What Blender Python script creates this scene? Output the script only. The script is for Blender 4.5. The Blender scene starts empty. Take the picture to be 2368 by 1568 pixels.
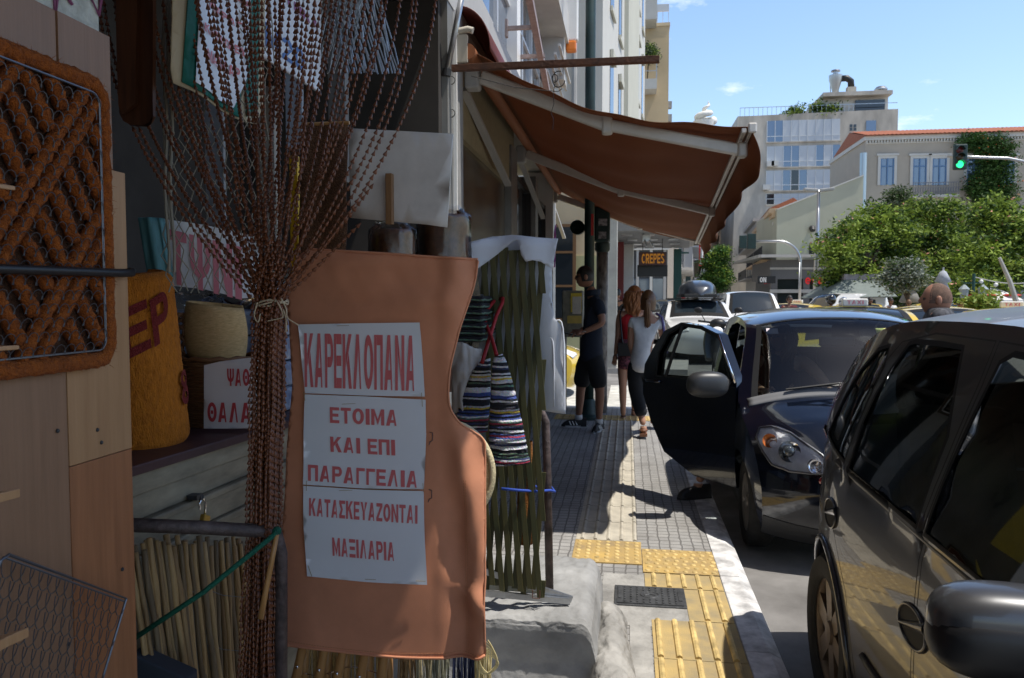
import bpy, bmesh, math, random
from mathutils import Vector, Matrix, noise as mnoise
from mathutils.geometry import delaunay_2d_cdt
S = bpy.context.scene; COL = S.collection
rad = math.radians
# ------------------------------------------------------------------ camera
F = 1806.0                                   # focal length in px of a 2368 px wide picture
YAW, PITCH, EYE = rad(8.43), rad(2.98), 1.5
cam = bpy.data.objects.new('camera', bpy.data.cameras.new('camera')); COL.objects.link(cam)
cam.data.sensor_width = 23.6; cam.data.lens = 18.0
cam.location = (0, 0, EYE); cam.rotation_euler = (rad(90) - PITCH, 0, YAW)
cam.data.clip_start = 0.05; cam.data.clip_end = 3000
cam.data.dof.use_dof = True; cam.data.dof.focus_distance = 2.3; cam.data.dof.aperture_fstop = 8.0
S.camera = cam
# ------------------------------------------------------------------ sky and sun
SUN = Vector((0.37, -0.07, 0.925)).normalized()
w = bpy.data.worlds.new('World'); S.world = w; w.use_nodes = True
nt = w.node_tree; nt.nodes.clear()
sky = nt.nodes.new('ShaderNodeTexSky'); sky.sky_type = 'NISHITA'; sky.sun_disc = False
sky.sun_elevation = math.asin(SUN.z); sky.sun_rotation = math.atan2(SUN.x, SUN.y)
sky.air_density = 1.0; sky.dust_density = 1.4; sky.ozone_density = 1.6
tc = nt.nodes.new('ShaderNodeTexCoord'); mp = nt.nodes.new('ShaderNodeMapping'); mp.inputs['Scale'].default_value = (3.2, 3.2, 9)
nt.links.new(tc.outputs['Generated'], mp.inputs['Vector'])
nz = nt.nodes.new('ShaderNodeTexNoise'); nz.inputs['Scale'].default_value = 1.5; nz.inputs['Detail'].default_value = 7; nz.inputs['Roughness'].default_value = .62
nt.links.new(mp.outputs[0], nz.inputs['Vector'])
rp = nt.nodes.new('ShaderNodeValToRGB'); rp.color_ramp.elements[0].position = .62; rp.color_ramp.elements[1].position = .78
nt.links.new(nz.outputs['Fac'], rp.inputs['Fac'])
sx_ = nt.nodes.new('ShaderNodeSeparateXYZ'); nt.links.new(tc.outputs['Generated'], sx_.inputs[0])       # hazy summer sky: brighter low down, deeper overhead
hz = nt.nodes.new('ShaderNodeValToRGB'); hz.color_ramp.elements[0].position = .0; hz.color_ramp.elements[1].position = .85; hz.color_ramp.elements[0].color = (1, 1, 1, 1); hz.color_ramp.elements[1].color = (.20, .22, .26, 1); e2_ = hz.color_ramp.elements.new(.62); e2_.color = (.34, .37, .42, 1); e_ = hz.color_ramp.elements.new(.42); e_.color = (.84, .92, 1.0, 1); nt.links.new(sx_.outputs[2], hz.inputs['Fac'])
hm = nt.nodes.new('ShaderNodeVectorMath'); hm.operation = 'MULTIPLY'; nt.links.new(sky.outputs['Color'], hm.inputs[0]); nt.links.new(hz.outputs['Color'], hm.inputs[1])
hs = nt.nodes.new('ShaderNodeVectorMath'); hs.operation = 'SCALE'; hs.inputs['Scale'].default_value = 1.62; nt.links.new(hm.outputs[0], hs.inputs[0])
mx = nt.nodes.new('ShaderNodeMixRGB'); mx.inputs['Color2'].default_value = (9, 9.2, 9.6, 1)
nt.links.new(rp.outputs['Color'], mx.inputs['Fac']); nt.links.new(hs.outputs[0], mx.inputs['Color1'])
bg = nt.nodes.new('ShaderNodeBackground'); bg.inputs['Strength'].default_value = 0.12
out = nt.nodes.new('ShaderNodeOutputWorld')
nt.links.new(mx.outputs[0], bg.inputs['Color']); nt.links.new(bg.outputs[0], out.inputs['Surface'])
sl = bpy.data.lights.new('sun', 'SUN'); sl.energy = 3.8; sl.angle = rad(0.53); sl.color = (1.0, .95, .87)
so = bpy.data.objects.new('sun', sl); COL.objects.link(so); so.rotation_euler = SUN.to_track_quat('Z', 'Y').to_euler(); so.location = (20, -5, 50)
S.view_settings.view_transform = 'Standard'; S.view_settings.look = 'None'; S.view_settings.exposure = 0.4; S.view_settings.gamma = 1.0
S.cycles.max_bounces = 8; S.cycles.transparent_max_bounces = 16; S.cycles.use_denoising = True
# ------------------------------------------------------------------ helpers: rays of the picture (2368 x 1568 px)
_R = Matrix.Rotation(YAW, 3, 'Z') @ Matrix.Rotation(rad(90) - PITCH, 3, 'X')
def ray(px, py): return _R @ Vector(((px - 1184) / F, -(py - 784) / F, -1))
def atY(px, py, Y): d = ray(px, py); t = Y / d.y; return Vector((d.x * t, Y, EYE + d.z * t))
def atX(px, py, X): d = ray(px, py); t = X / d.x; return Vector((X, d.y * t, EYE + d.z * t))
def atZ(px, py, Z=0.): d = ray(px, py); t = (Z - EYE) / d.z; return Vector((d.x * t, d.y * t, Z))
class Plane:                                  # vertical plane through (x,y); u runs along heading a; normal faces the viewer for a = 0
    def __init__(s, x, y, a=0.): s.o = Vector((x, y, 0)); s.u = Vector((math.cos(a), math.sin(a), 0)); s.n = Vector((math.sin(a), -math.cos(a), 0))
    def uv(s, px, py):
        d = ray(px, py); o = Vector((0, 0, EYE)); t = (s.o - o).dot(s.n) / d.dot(s.n); p = o + d * t
        return ((p - s.o).dot(s.u), p.z)
    def p(s, u, z, off=0.): q = s.o + s.u * u + s.n * off; return Vector((q.x, q.y, z))
# ------------------------------------------------------------------ materials
MATS = {}
def mat(name, col, rough=.6, metal=0., var=.0, scale=20., bump=0., bscale=None, spec=.5, coat=0., trans=0., stretch=(1, 1, 1), col2=None, sheen=0., detail=5., alpha=1.):
    if name in MATS: return MATS[name]
    m = bpy.data.materials.new(name); m.use_nodes = True; nt = m.node_tree; b = nt.nodes['Principled BSDF']
    c = (*col, 1); b.inputs['Base Color'].default_value = c; b.inputs['Roughness'].default_value = rough; b.inputs['Metallic'].default_value = metal
    b.inputs['Specular IOR Level'].default_value = spec; b.inputs['Coat Weight'].default_value = coat; b.inputs['Coat Roughness'].default_value = .03
    b.inputs['Transmission Weight'].default_value = trans; b.inputs['Sheen Weight'].default_value = sheen; b.inputs['Alpha'].default_value = alpha
    m['bsdf'] = 1
    if var or bump or col2:
        tc = nt.nodes.new('ShaderNodeTexCoord'); mp = nt.nodes.new('ShaderNodeMapping'); mp.inputs['Scale'].default_value = stretch
        nt.links.new(tc.outputs['Object'], mp.inputs['Vector'])
        n = nt.nodes.new('ShaderNodeTexNoise'); n.inputs['Scale'].default_value = scale; n.inputs['Detail'].default_value = detail; n.inputs['Roughness'].default_value = .6
        nt.links.new(mp.outputs[0], n.inputs['Vector'])
        if var or col2:
            r = nt.nodes.new('ShaderNodeValToRGB'); e = r.color_ramp.elements; e[0].position = .3; e[1].position = .7
            e[0].color = (*[max(0, x * (1 - var)) for x in col], 1); e[1].color = (*(col2 if col2 else [min(1, x * (1 + var)) for x in col]), 1)
            nt.links.new(n.outputs['Fac'], r.inputs['Fac']); nt.links.new(r.outputs['Color'], b.inputs['Base Color'])
        if bump:
            n2 = nt.nodes.new('ShaderNodeTexNoise'); n2.inputs['Scale'].default_value = bscale or scale * 3; n2.inputs['Detail'].default_value = 4
            nt.links.new(mp.outputs[0], n2.inputs['Vector'])
            bp = nt.nodes.new('ShaderNodeBump'); bp.inputs['Strength'].default_value = bump; bp.inputs['Distance'].default_value = .01
            nt.links.new(n2.outputs['Fac'], bp.inputs['Height']); nt.links.new(bp.outputs['Normal'], b.inputs['Normal'])
    MATS[name] = m; return m
def glass(name, tint=(.5, .6, .6), refl=1.0, rough=.02, ior=1.55):         # thin window pane: tinted see-through plus mirror reflection by Fresnel
    if name in MATS: return MATS[name]
    m = bpy.data.materials.new(name); m.use_nodes = True; nt = m.node_tree; nt.nodes.clear()
    o = nt.nodes.new('ShaderNodeOutputMaterial'); t = nt.nodes.new('ShaderNodeBsdfTransparent'); t.inputs['Color'].default_value = (*tint, 1)
    g = nt.nodes.new('ShaderNodeBsdfGlossy'); g.inputs['Roughness'].default_value = rough; g.inputs['Color'].default_value = (refl, refl, refl, 1)
    f = nt.nodes.new('ShaderNodeFresnel'); f.inputs['IOR'].default_value = ior; x = nt.nodes.new('ShaderNodeMixShader')
    nt.links.new(f.outputs[0], x.inputs[0]); nt.links.new(t.outputs[0], x.inputs[1]); nt.links.new(g.outputs[0], x.inputs[2]); nt.links.new(x.outputs[0], o.inputs['Surface'])
    MATS[name] = m; return m
def emit(name, col, s=1.):
    if name in MATS: return MATS[name]
    m = bpy.data.materials.new(name); m.use_nodes = True; b = m.node_tree.nodes['Principled BSDF']
    b.inputs['Base Color'].default_value = (*col, 1); b.inputs['Emission Color'].default_value = (*col, 1); b.inputs['Emission Strength'].default_value = s
    MATS[name] = m; return m
# ------------------------------------------------------------------ objects
def tag(o, label=None, cat=None, group=None, kind=None):
    if label: o['label'] = label
    if cat: o['category'] = cat
    if group: o['group'] = group
    if kind: o['kind'] = kind
    return o
def empty(name, loc=(0, 0, 0), label=None, cat=None, group=None, rz=0.):
    o = bpy.data.objects.new(name, None); COL.objects.link(o); o.location = loc; o.rotation_euler = (0, 0, rz); o.empty_display_size = .1
    return tag(o, label, cat, group)
def world_off(p):
    v = Vector((0, 0, 0))
    while p is not None: v += p.location; p = p.parent
    return v
class MB:
    def __init__(s): s.v = []; s.f = []; s.m = []
    def add(s, vs, fs, m=0):
        k = len(s.v); s.v += [Vector(v) for v in vs]; s.f += [tuple(i + k for i in f) for f in fs]; s.m += [m] * len(fs); return s
    def box(s, c, d, rot=None, m=0, taper=1.):
        c = Vector(c); R = rot if rot is not None else Matrix.Identity(3); vs = []
        for z in (-1, 1):
            k = taper if z > 0 else 1
            for x, y in ((-1, -1), (1, -1), (1, 1), (-1, 1)): vs.append(c + R @ Vector((x * d[0] / 2 * k, y * d[1] / 2 * k, z * d[2] / 2)))
        return s.add(vs, [(3, 2, 1, 0), (4, 5, 6, 7), (0, 1, 5, 4), (1, 2, 6, 5), (2, 3, 7, 6), (3, 0, 4, 7)], m)
    def bb(s, x0, x1, y0, y1, z0, z1, m=0): return s.box(((x0 + x1) / 2, (y0 + y1) / 2, (z0 + z1) / 2), (x1 - x0, y1 - y0, z1 - z0), m=m)
    def bar(s, a, b, w, h=None, m=0, up=(0, 0, 1)):                 # square bar from a to b
        a, b = Vector(a), Vector(b); d = b - a; L = d.length; d.normalize(); u = Vector(up)
        if abs(d.dot(u)) > .98: u = Vector((0, 1, 0))
        x = d.cross(u).normalized(); z = x.cross(d); R = Matrix((x, d, z)).transposed()
        return s.box((a + b) / 2, (w, L, h or w), R, m)
    def tube(s, pts, r, n=8, m=0, caps=True, close=False):
        pts = [Vector(p) for p in pts]; rs = r if isinstance(r, (list, tuple)) else [r] * len(pts); N = len(pts); vs = []; ref = None
        for i, p in enumerate(pts):
            a = pts[i - 1] if (i or close) else p; b = pts[(i + 1) % N] if (i < N - 1 or close) else p; d = (b - a).normalized()
            if ref is None: ref = d.orthogonal().normalized()
            ref = (ref - d * ref.dot(d)); ref = ref.normalized() if ref.length > 1e-5 else d.orthogonal().normalized()
            q = d.cross(ref)
            for k in range(n): t = 2 * math.pi * k / n; vs.append(p + (ref * math.cos(t) + q * math.sin(t)) * rs[i])
        fs = [(i * n + k, i * n + (k + 1) % n, ((i + 1) % N) * n + (k + 1) % n, ((i + 1) % N) * n + k) for i in range(N if close else N - 1) for k in range(n)]
        if caps and not close: fs += [tuple(range(n - 1, -1, -1)), tuple((N - 1) * n + k for k in range(n))]
        return s.add(vs, fs, m)
    def lathe(s, prof, c=(0, 0, 0), axis=(0, 0, 1), n=24, m=0, sx=1., cap=False):     # prof: (radius, height)
        ax = Vector(axis).normalized(); u = ax.orthogonal().normalized(); q = ax.cross(u); c = Vector(c); vs = []
        for r, h in prof:
            for k in range(n): t = 2 * math.pi * k / n; vs.append(c + ax * h + (u * math.cos(t) * sx + q * math.sin(t)) * r)
        fs = [(i * n + k, i * n + (k + 1) % n, (i + 1) * n + (k + 1) % n, (i + 1) * n + k) for i in range(len(prof) - 1) for k in range(n)]
        if cap: fs += [tuple(range(n - 1, -1, -1)), tuple((len(prof) - 1) * n + k for k in range(n))]
        return s.add(vs, fs, m)
    def ball(s, c, r, n=10, k=8, m=0, R=None):
        r = (r, r, r) if not isinstance(r, (list, tuple)) else r; c = Vector(c); R = R if R is not None else Matrix.Identity(3); vs = [c + R @ Vector((0, 0, -r[2]))]
        for i in range(1, k):
            ph = -math.pi / 2 + math.pi * i / k
            for j in range(n): t = 2 * math.pi * j / n; vs.append(c + R @ Vector((r[0] * math.cos(ph) * math.cos(t), r[1] * math.cos(ph) * math.sin(t), r[2] * math.sin(ph))))
        vs.append(c + R @ Vector((0, 0, r[2]))); fs = [(0, 1 + (j + 1) % n, 1 + j) for j in range(n)]
        for i in range(k - 2): fs += [(1 + i * n + j, 1 + i * n + (j + 1) % n, 1 + (i + 1) * n + (j + 1) % n, 1 + (i + 1) * n + j) for j in range(n)]
        L = len(vs) - 1; fs += [(1 + (k - 2) * n + j, 1 + (k - 2) * n + (j + 1) % n, L) for j in range(n)]
        return s.add(vs, fs, m)
    def sball(s, c, r, R=None, e=.6, n=28, k=16, m=0):                # rounded box like ellipsoid
        R = R if R is not None else Matrix.Identity(3); c = Vector(c); q = lambda v: math.copysign(abs(v) ** e, v)
        return s.grid(lambda u, v: c + R @ Vector((r[0] * q(math.cos(math.pi * (v - .5))) * q(math.cos(6.28319 * u)), r[1] * q(math.cos(math.pi * (v - .5))) * q(math.sin(6.28319 * u)), r[2] * q(math.sin(math.pi * (v - .5))))), n, k, m)
    def prism(s, poly, a, b, m=0):                                  # poly of Vectors offset by a and by b
        n = len(poly); a, b = Vector(a), Vector(b); vs = [Vector(p) + a for p in poly] + [Vector(p) + b for p in poly]
        return s.add(vs, [tuple(range(n - 1, -1, -1)), tuple(range(n, 2 * n))] + [(i, (i + 1) % n, n + (i + 1) % n, n + i) for i in range(n)], m)
    def grid(s, fn, nu, nv, m=0):
        vs = [fn(i / nu, j / nv) for j in range(nv + 1) for i in range(nu + 1)]
        return s.add(vs, [(j * (nu + 1) + i, j * (nu + 1) + i + 1, (j + 1) * (nu + 1) + i + 1, (j + 1) * (nu + 1) + i) for j in range(nv) for i in range(nu)], m)
    def build(s, name, mats, parent=None, smooth=False, local=False, bevel=0., solid=0., sub=0, angle=None, fix=True):
        me = bpy.data.meshes.new(name); mats = mats if isinstance(mats, (list, tuple)) else [mats]
        for m in mats: me.materials.append(m)
        if local: off = Vector((0, 0, 0))
        elif parent is not None: off = world_off(parent)
        else:
            xs = [v.x for v in s.v]; ys = [v.y for v in s.v]; zs = [v.z for v in s.v]
            off = Vector(((min(xs) + max(xs)) / 2, (min(ys) + max(ys)) / 2, min(zs)))
        me.from_pydata([v - off for v in s.v], [], s.f); me.polygons.foreach_set('material_index', s.m)
        if fix:
            bm = bmesh.new(); bm.from_mesh(me); bmesh.ops.recalc_face_normals(bm, faces=bm.faces); bm.to_mesh(me); bm.free()
        me.update()
        o = bpy.data.objects.new(name, me); COL.objects.link(o)
        if parent is not None: o.parent = parent
        elif not local: o.location = off
        if smooth:
            me.polygons.foreach_set('use_smooth', [True] * len(me.polygons))
            if angle: me.set_sharp_from_angle(angle=rad(angle))
        if bevel: b = o.modifiers.new('bevel', 'BEVEL'); b.width = bevel; b.segments = 2; b.limit_method = 'ANGLE'; b.harden_normals = False
        if solid: q = o.modifiers.new('solid', 'SOLIDIFY'); q.thickness = solid; q.offset = 0
        if sub: q = o.modifiers.new('sub', 'SUBSURF'); q.levels = sub; q.render_levels = sub
        return o
def inpoly(x, y, P):
    c = False; j = len(P) - 1
    for i in range(len(P)):
        if (P[i][1] > y) != (P[j][1] > y) and x < (P[j][0] - P[i][0]) * (y - P[i][1]) / (P[j][1] - P[i][1]) + P[i][0]: c = not c
        j = i
    return c
def crom(pts, n=6, closed=False):                                     # Catmull-Rom through points of any dimension
    N = len(pts); out = []
    for i in range(N if closed else N - 1):
        p = [pts[(i + k) % N] if closed else pts[min(max(i + k, 0), N - 1)] for k in (-1, 0, 1, 2)]
        for j in range(n):
            t = j / n
            out.append(tuple(.5 * (2 * b + (c - a) * t + (2 * a - 5 * b + 4 * c - d) * t * t + (3 * b - a - 3 * c + d) * t ** 3) for a, b, c, d in zip(*p)))
    if not closed: out.append(tuple(pts[-1]))
    return out
def dens(P, sp, closed=True):
    out = []; n = len(P)
    for i in range(n if closed else n - 1):
        a = Vector(P[i]); b = Vector(P[(i + 1) % n]); k = max(1, int((b - a).length / sp))
        out += [tuple(a.lerp(b, j / k)) for j in range(k)]
    if not closed: out.append(tuple(P[-1]))
    return out
def inset(P, d):                                                      # polygon moved inwards by d
    n = len(P); A = sum(P[i][0] * P[(i + 1) % n][1] - P[(i + 1) % n][0] * P[i][1] for i in range(n)); sg = 1 if A > 0 else -1; out = []
    for i in range(n):
        a, b, c = Vector(P[i - 1]), Vector(P[i]), Vector(P[(i + 1) % n]); e = (b - a).normalized() + (c - b).normalized()
        if e.length < 1e-6: e = Vector((1, 0))
        e.normalize(); out.append((b.x - e.y * d * sg, b.y + e.x * d * sg))
    return out
def cdt(outer, polys=(), sp=.05):
    """triangulate a polygon, keeping the outlines of polys as edges; returns verts2d, tris"""
    vs = []; es = []
    def ring(P):
        k = len(vs); n = len(P); vs.extend(Vector(p) for p in P); es.extend((k + i, k + (i + 1) % n) for i in range(n))
    ring(dens(outer, sp))
    for q in polys: ring(dens(q, sp))
    xs = [p[0] for p in outer]; ys = [p[1] for p in outer]; nx = int((max(xs) - min(xs)) / sp) + 1; ny = int((max(ys) - min(ys)) / sp) + 1
    for i in range(nx):
        for j in range(ny):
            x = min(xs) + (i + .5 + (.25 if j % 2 else -.25)) * sp; y = min(ys) + (j + .5) * sp
            if inpoly(x, y, outer): vs.append(Vector((x, y)))
    r = delaunay_2d_cdt(vs, es, [], 0, 1e-5); V = r[0]; T = []
    for f in r[2]:
        cx = sum(V[i].x for i in f) / 3; cy = sum(V[i].y for i in f) / 3
        if inpoly(cx, cy, outer): T.append(tuple(f))
    return V, T
def sheet(name, P, plane, mats, parent=None, sp=.03, disp=None, solid=.004, holes=(), smooth=True, px=True, region=None, regions=()):
    """polygon (picture px, or u,z metres) on a plane, pushed in and out by disp(u,z)"""
    Q = [plane.uv(*p) for p in P] if px else list(P); H = [[plane.uv(*p) for p in h] if px else h for h in holes]; G = [[plane.uv(*p) for p in h] if px else h for h in regions]
    V, T = cdt(Q, list(H) + list(G), sp); b = MB(); T2 = []; mi = []
    for t in T:
        c = (sum(V[i].x for i in t) / 3, sum(V[i].y for i in t) / 3)
        if any(inpoly(*c, h) for h in H): continue
        T2.append(t); mi.append(next((k + 1 for k, g in enumerate(G) if inpoly(*c, g)), 0))
    b.add([plane.p(v.x, v.y, disp(v.x, v.y) if disp else 0) for v in V], T2); b.m = mi
    return b.build(name, mats, parent, smooth=smooth, solid=solid)
# lettering is drawn from strokes (heavy upright capitals); bar lists are polygons in a 1 x 1 box
_GL = {}
def _bar(x0, y0, x1, y1, w):                                              # slanted stroke, horizontal width w
    return [(x0, y0), (x0 + w, y0), (x1 + w, y1), (x1, y1)]
def _rect(x0, y0, x1, y1): return [(x0, y0), (x1, y0), (x1, y1), (x0, y1)]
def _ring(cx, cy, rx, ry, w, h, a0=0., a1=360., n=20):
    out = []
    for i in range(n):
        p, q = rad(a0 + (a1 - a0) * i / n), rad(a0 + (a1 - a0) * (i + 1) / n)
        out.append([(cx + rx * math.cos(p), cy + ry * math.sin(p)), (cx + rx * math.cos(q), cy + ry * math.sin(q)), (cx + (rx - w) * math.cos(q), cy + (ry - h) * math.sin(q)), (cx + (rx - w) * math.cos(p), cy + (ry - h) * math.sin(p))])
    return out
W_, H_ = .29, .19
def glyph(ch):
    w, h = W_, H_; L = _rect(0, 0, w, 1); R = _rect(1 - w, 0, 1, 1)
    T = lambda a=w, c=1.: _rect(a, 1 - h, c, 1); B = lambda a=w, c=1.: _rect(a, 0, c, h); M = lambda a=w, c=.92: _rect(a, .41, c, .41 + h)
    g = {'Ι': (.32, [_rect(0, 0, 1, 1)]), 'Ε': (.78, [L, T(), M(), B()]), 'Γ': (.72, [L, T()]), 'Π': (.88, [L, T(w, 1 - w), R]), 'Τ': (.84, [_rect(.5 - w / 2, 0, .5 + w / 2, 1 - h), _rect(0, 1 - h, 1, 1)]),
         'Λ': (.98, [_bar(0, 0, .5 - w / 2, 1, w), _bar(1 - w, 0, .5 + .001, 1, w / 2 - .001)]), 'Α': (.98, [_bar(0, 0, .5 - w / 2, 1, w), _bar(1 - w, 0, .5 + .001, 1, w / 2 - .001), _rect(.30, .19, .70, .36)]),
         'Κ': (.95, [L, [(w, .38), (w, .62), (.66, 1), (1, 1)], [(.42, .46), (.62, .66), (1, 0), (.68, 0)]]), 'Μ': (1.05, [_rect(0, 0, w * .85, 1), _rect(1 - w * .85, 0, 1, 1), [(w * .85, 1), (w * .85, .62), (.5, .0), (.5, .38)], [(1 - w * .85, 1), (1 - w * .85, .62), (.5, 0), (.5, .38)]]),
         'Ν': (.92, [L, R, [(w, 1), (w, .66), (1 - w, 0), (1 - w, .34)]]), 'Ζ': (.82, [_rect(0, 1 - h, 1, 1), _rect(0, 0, 1, h), [(.0, h), (.36, h), (1, 1 - h), (.64, 1 - h)]]), 'Υ': (.94, [_rect(.5 - w / 2, 0, .5 + w / 2, .45), [(0, 1), (w + .04, 1), (.5 + .06, .45), (.5 - w / 2, .45)], [(1, 1), (1 - w - .04, 1), (.5 + .061, .45), (.5 + w / 2, .45)]]),
         'Ξ': (.82, [_rect(0, 1 - h, 1, 1), _rect(.08, .41, .92, .41 + h), _rect(0, 0, 1, h)]), 'Σ': (.82, [_rect(0, 1 - h, 1, 1), _rect(0, 0, 1, h), [(0, 1 - h), (.38, 1 - h), (.64, .5), (.30, .5)], [(0, h), (.38, h), (.64, .499), (.30, .499)]]),
         'Ο': (.95, _ring(.5, .5, .5, .5, w, h)), 'Θ': (.95, _ring(.5, .5, .5, .5, w, h) + [_rect(.36, .41, .64, .59)]), 'Φ': (1., _ring(.5, .5, .5, .34, w, h * .85) + [_rect(.5 - w / 2.4, 0, .5 + w / 2.4, .16), _rect(.5 - w / 2.4, .84, .5 + w / 2.4, 1), _rect(.40, .33, .60, .67)]),
         'Ψ': (1., [_rect(.5 - w / 2.4, 0, .5 + w / 2.4, 1), _rect(0, .6, w * .8, 1), _rect(1 - w * .8, .6, 1, 1)] + _ring(.5, .6, .5, .38, w * .8, h, 180, 360, 10)),
         'Ρ': (.84, [L, _rect(w, 1 - h, .62, 1), _rect(w, .38, .62, .38 + h)] + _ring(.62, .69, .38, .31, w, h, -90, 90, 10)), '8': (.8, _ring(.5, .74, .44, .26, w * .9, h * .85) + _ring(.5, .25, .5, .28, w, h)),
         '2': (.8, [_rect(0, 0, 1, h), [(0, h), (.42, h), (.98, .60), (.66, .56)]] + _ring(.5, .68, .5, .32, w, h, -15, 170, 10)), '0': (.85, _ring(.5, .5, .5, .5, w, h)), ' ': (.5, [])}
    for a, b_ in zip('IETKMNZYOPA', 'ΙΕΤΚΜΝΖΥΟΡΑ'): g[a] = g[b_]
    g['C'] = (.9, _ring(.5, .5, .5, .5, w, h, 45, 315)); g['R'] = (.9, g['Ρ'][1] + [[(.42, .38), (.72, .38), (1, 0), (.66, 0)]]); g['S'] = (.85, _ring(.5, .735, .5, .265, w, h * .9, 20, 270, 10) + _ring(.5, .265, .5, .265, w, h * .9, -160, 90, 10)); g['L'] = (.74, [L, B()]); g['X'] = (.95, [_bar(0, 0, 1 - w, 1, w), _bar(1 - w, 0, 0, 1, w)])
    g['v'] = (.8, [[(0, .7), (w, .7), (.60, 0), (.40, 0)], [(1, .7), (1 - w, .7), (.42, 0), (.58, 0)]]); g['e'] = (.8, _ring(.5, .35, .5, .35, w, h * .8, 0, 315) + [_rect(.2, .29, .98, .42)]); g['r'] = (.55, [_rect(0, 0, .45, .7), _rect(.45, .52, 1, .7)]); g['s'] = (.7, [[(x, y * .7) for x, y in q] for q in g['S'][1]]); g['t'] = (.5, [_rect(.28, 0, .72, .95), _rect(0, .54, .27, .7), _rect(.73, .54, 1, .7)])
    return g.get(ch, (.8, [_rect(0, 0, 1, 1)]))
def text_geo(s, bold=0.):
    if s in _GL: return _GL[s]
    V, Fs, x = [], [], 0.
    for ch in s:
        wd, polys = glyph(ch); wd *= .78
        for p in polys: k = len(V); V += [Vector((x + px * wd, py, 0)) for px, py in p]; Fs.append(tuple(range(k, k + len(p))))
        x += wd + (.10 if ch != ' ' else 0)
    _GL[s] = (V, Fs); return V, Fs
def text_mb(b, s, fn, bold=.0, m=0):
    """lettering whose box 0..1 x 0..1 is laid out by fn(s,t) -> point"""
    V, Fs = text_geo(s, bold)
    if not V: return b
    x0 = min(v.x for v in V); x1 = max(v.x for v in V); y0 = min(v.y for v in V); y1 = max(v.y for v in V)
    if len(s) and all(c.islower() for c in s): y1 = max(y1, .95)
    vs = [fn((v.x - x0) / (x1 - x0), (v.y - y0) / (y1 - y0)) for v in V]; return b.add(vs, Fs, m)
def text_on(s, plane, x0, y0, x1, y1, m, parent, off=.004, bold=.02, name='lettering', disp=None, px=True, slant=0.):
    """lettering filling the picture box x0,y0 (top left) .. x1,y1 (bottom right) on a plane"""
    if px: (u0, z1), (u1, z0) = plane.uv(x0, y0), plane.uv(x1, y1)
    else: u0, z1, u1, z0 = x0, y0, x1, y1
    b = MB()
    def fn(a, t): u = u0 + (u1 - u0) * a; z = z0 + (z1 - z0) * t + slant * (u - u0); return plane.p(u, z, off + (disp(u, z) if disp else 0))
    text_mb(b, s, fn, bold)
    return b.build(name, m, parent, fix=False)
def rnd(a, b): return random.uniform(a, b)
def copy_tree(o, parent=None):
    c = o.copy(); COL.objects.link(c)
    if parent is not None: c.parent = parent
    for ch in list(o.children): copy_tree(ch, c)
    return c
random.seed(7)
WHITE = mat('white paint', (.78, .77, .74), .5, var=.05, scale=6)
TRIM = mat('black window trim', (.010, .010, .011), .6, spec=.2)
BLACK = mat('black plastic', (.012, .012, .013), .45)
DARK = mat('dark shade metal', (.03, .03, .032), .5)
STEEL = mat('galvanised steel', (.45, .46, .47), .35, .9, var=.15, scale=30)
CHROME = mat('chrome', (.8, .8, .82), .08, 1.)
RUBBER = mat('rubber', (.015, .015, .016), .8)
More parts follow.
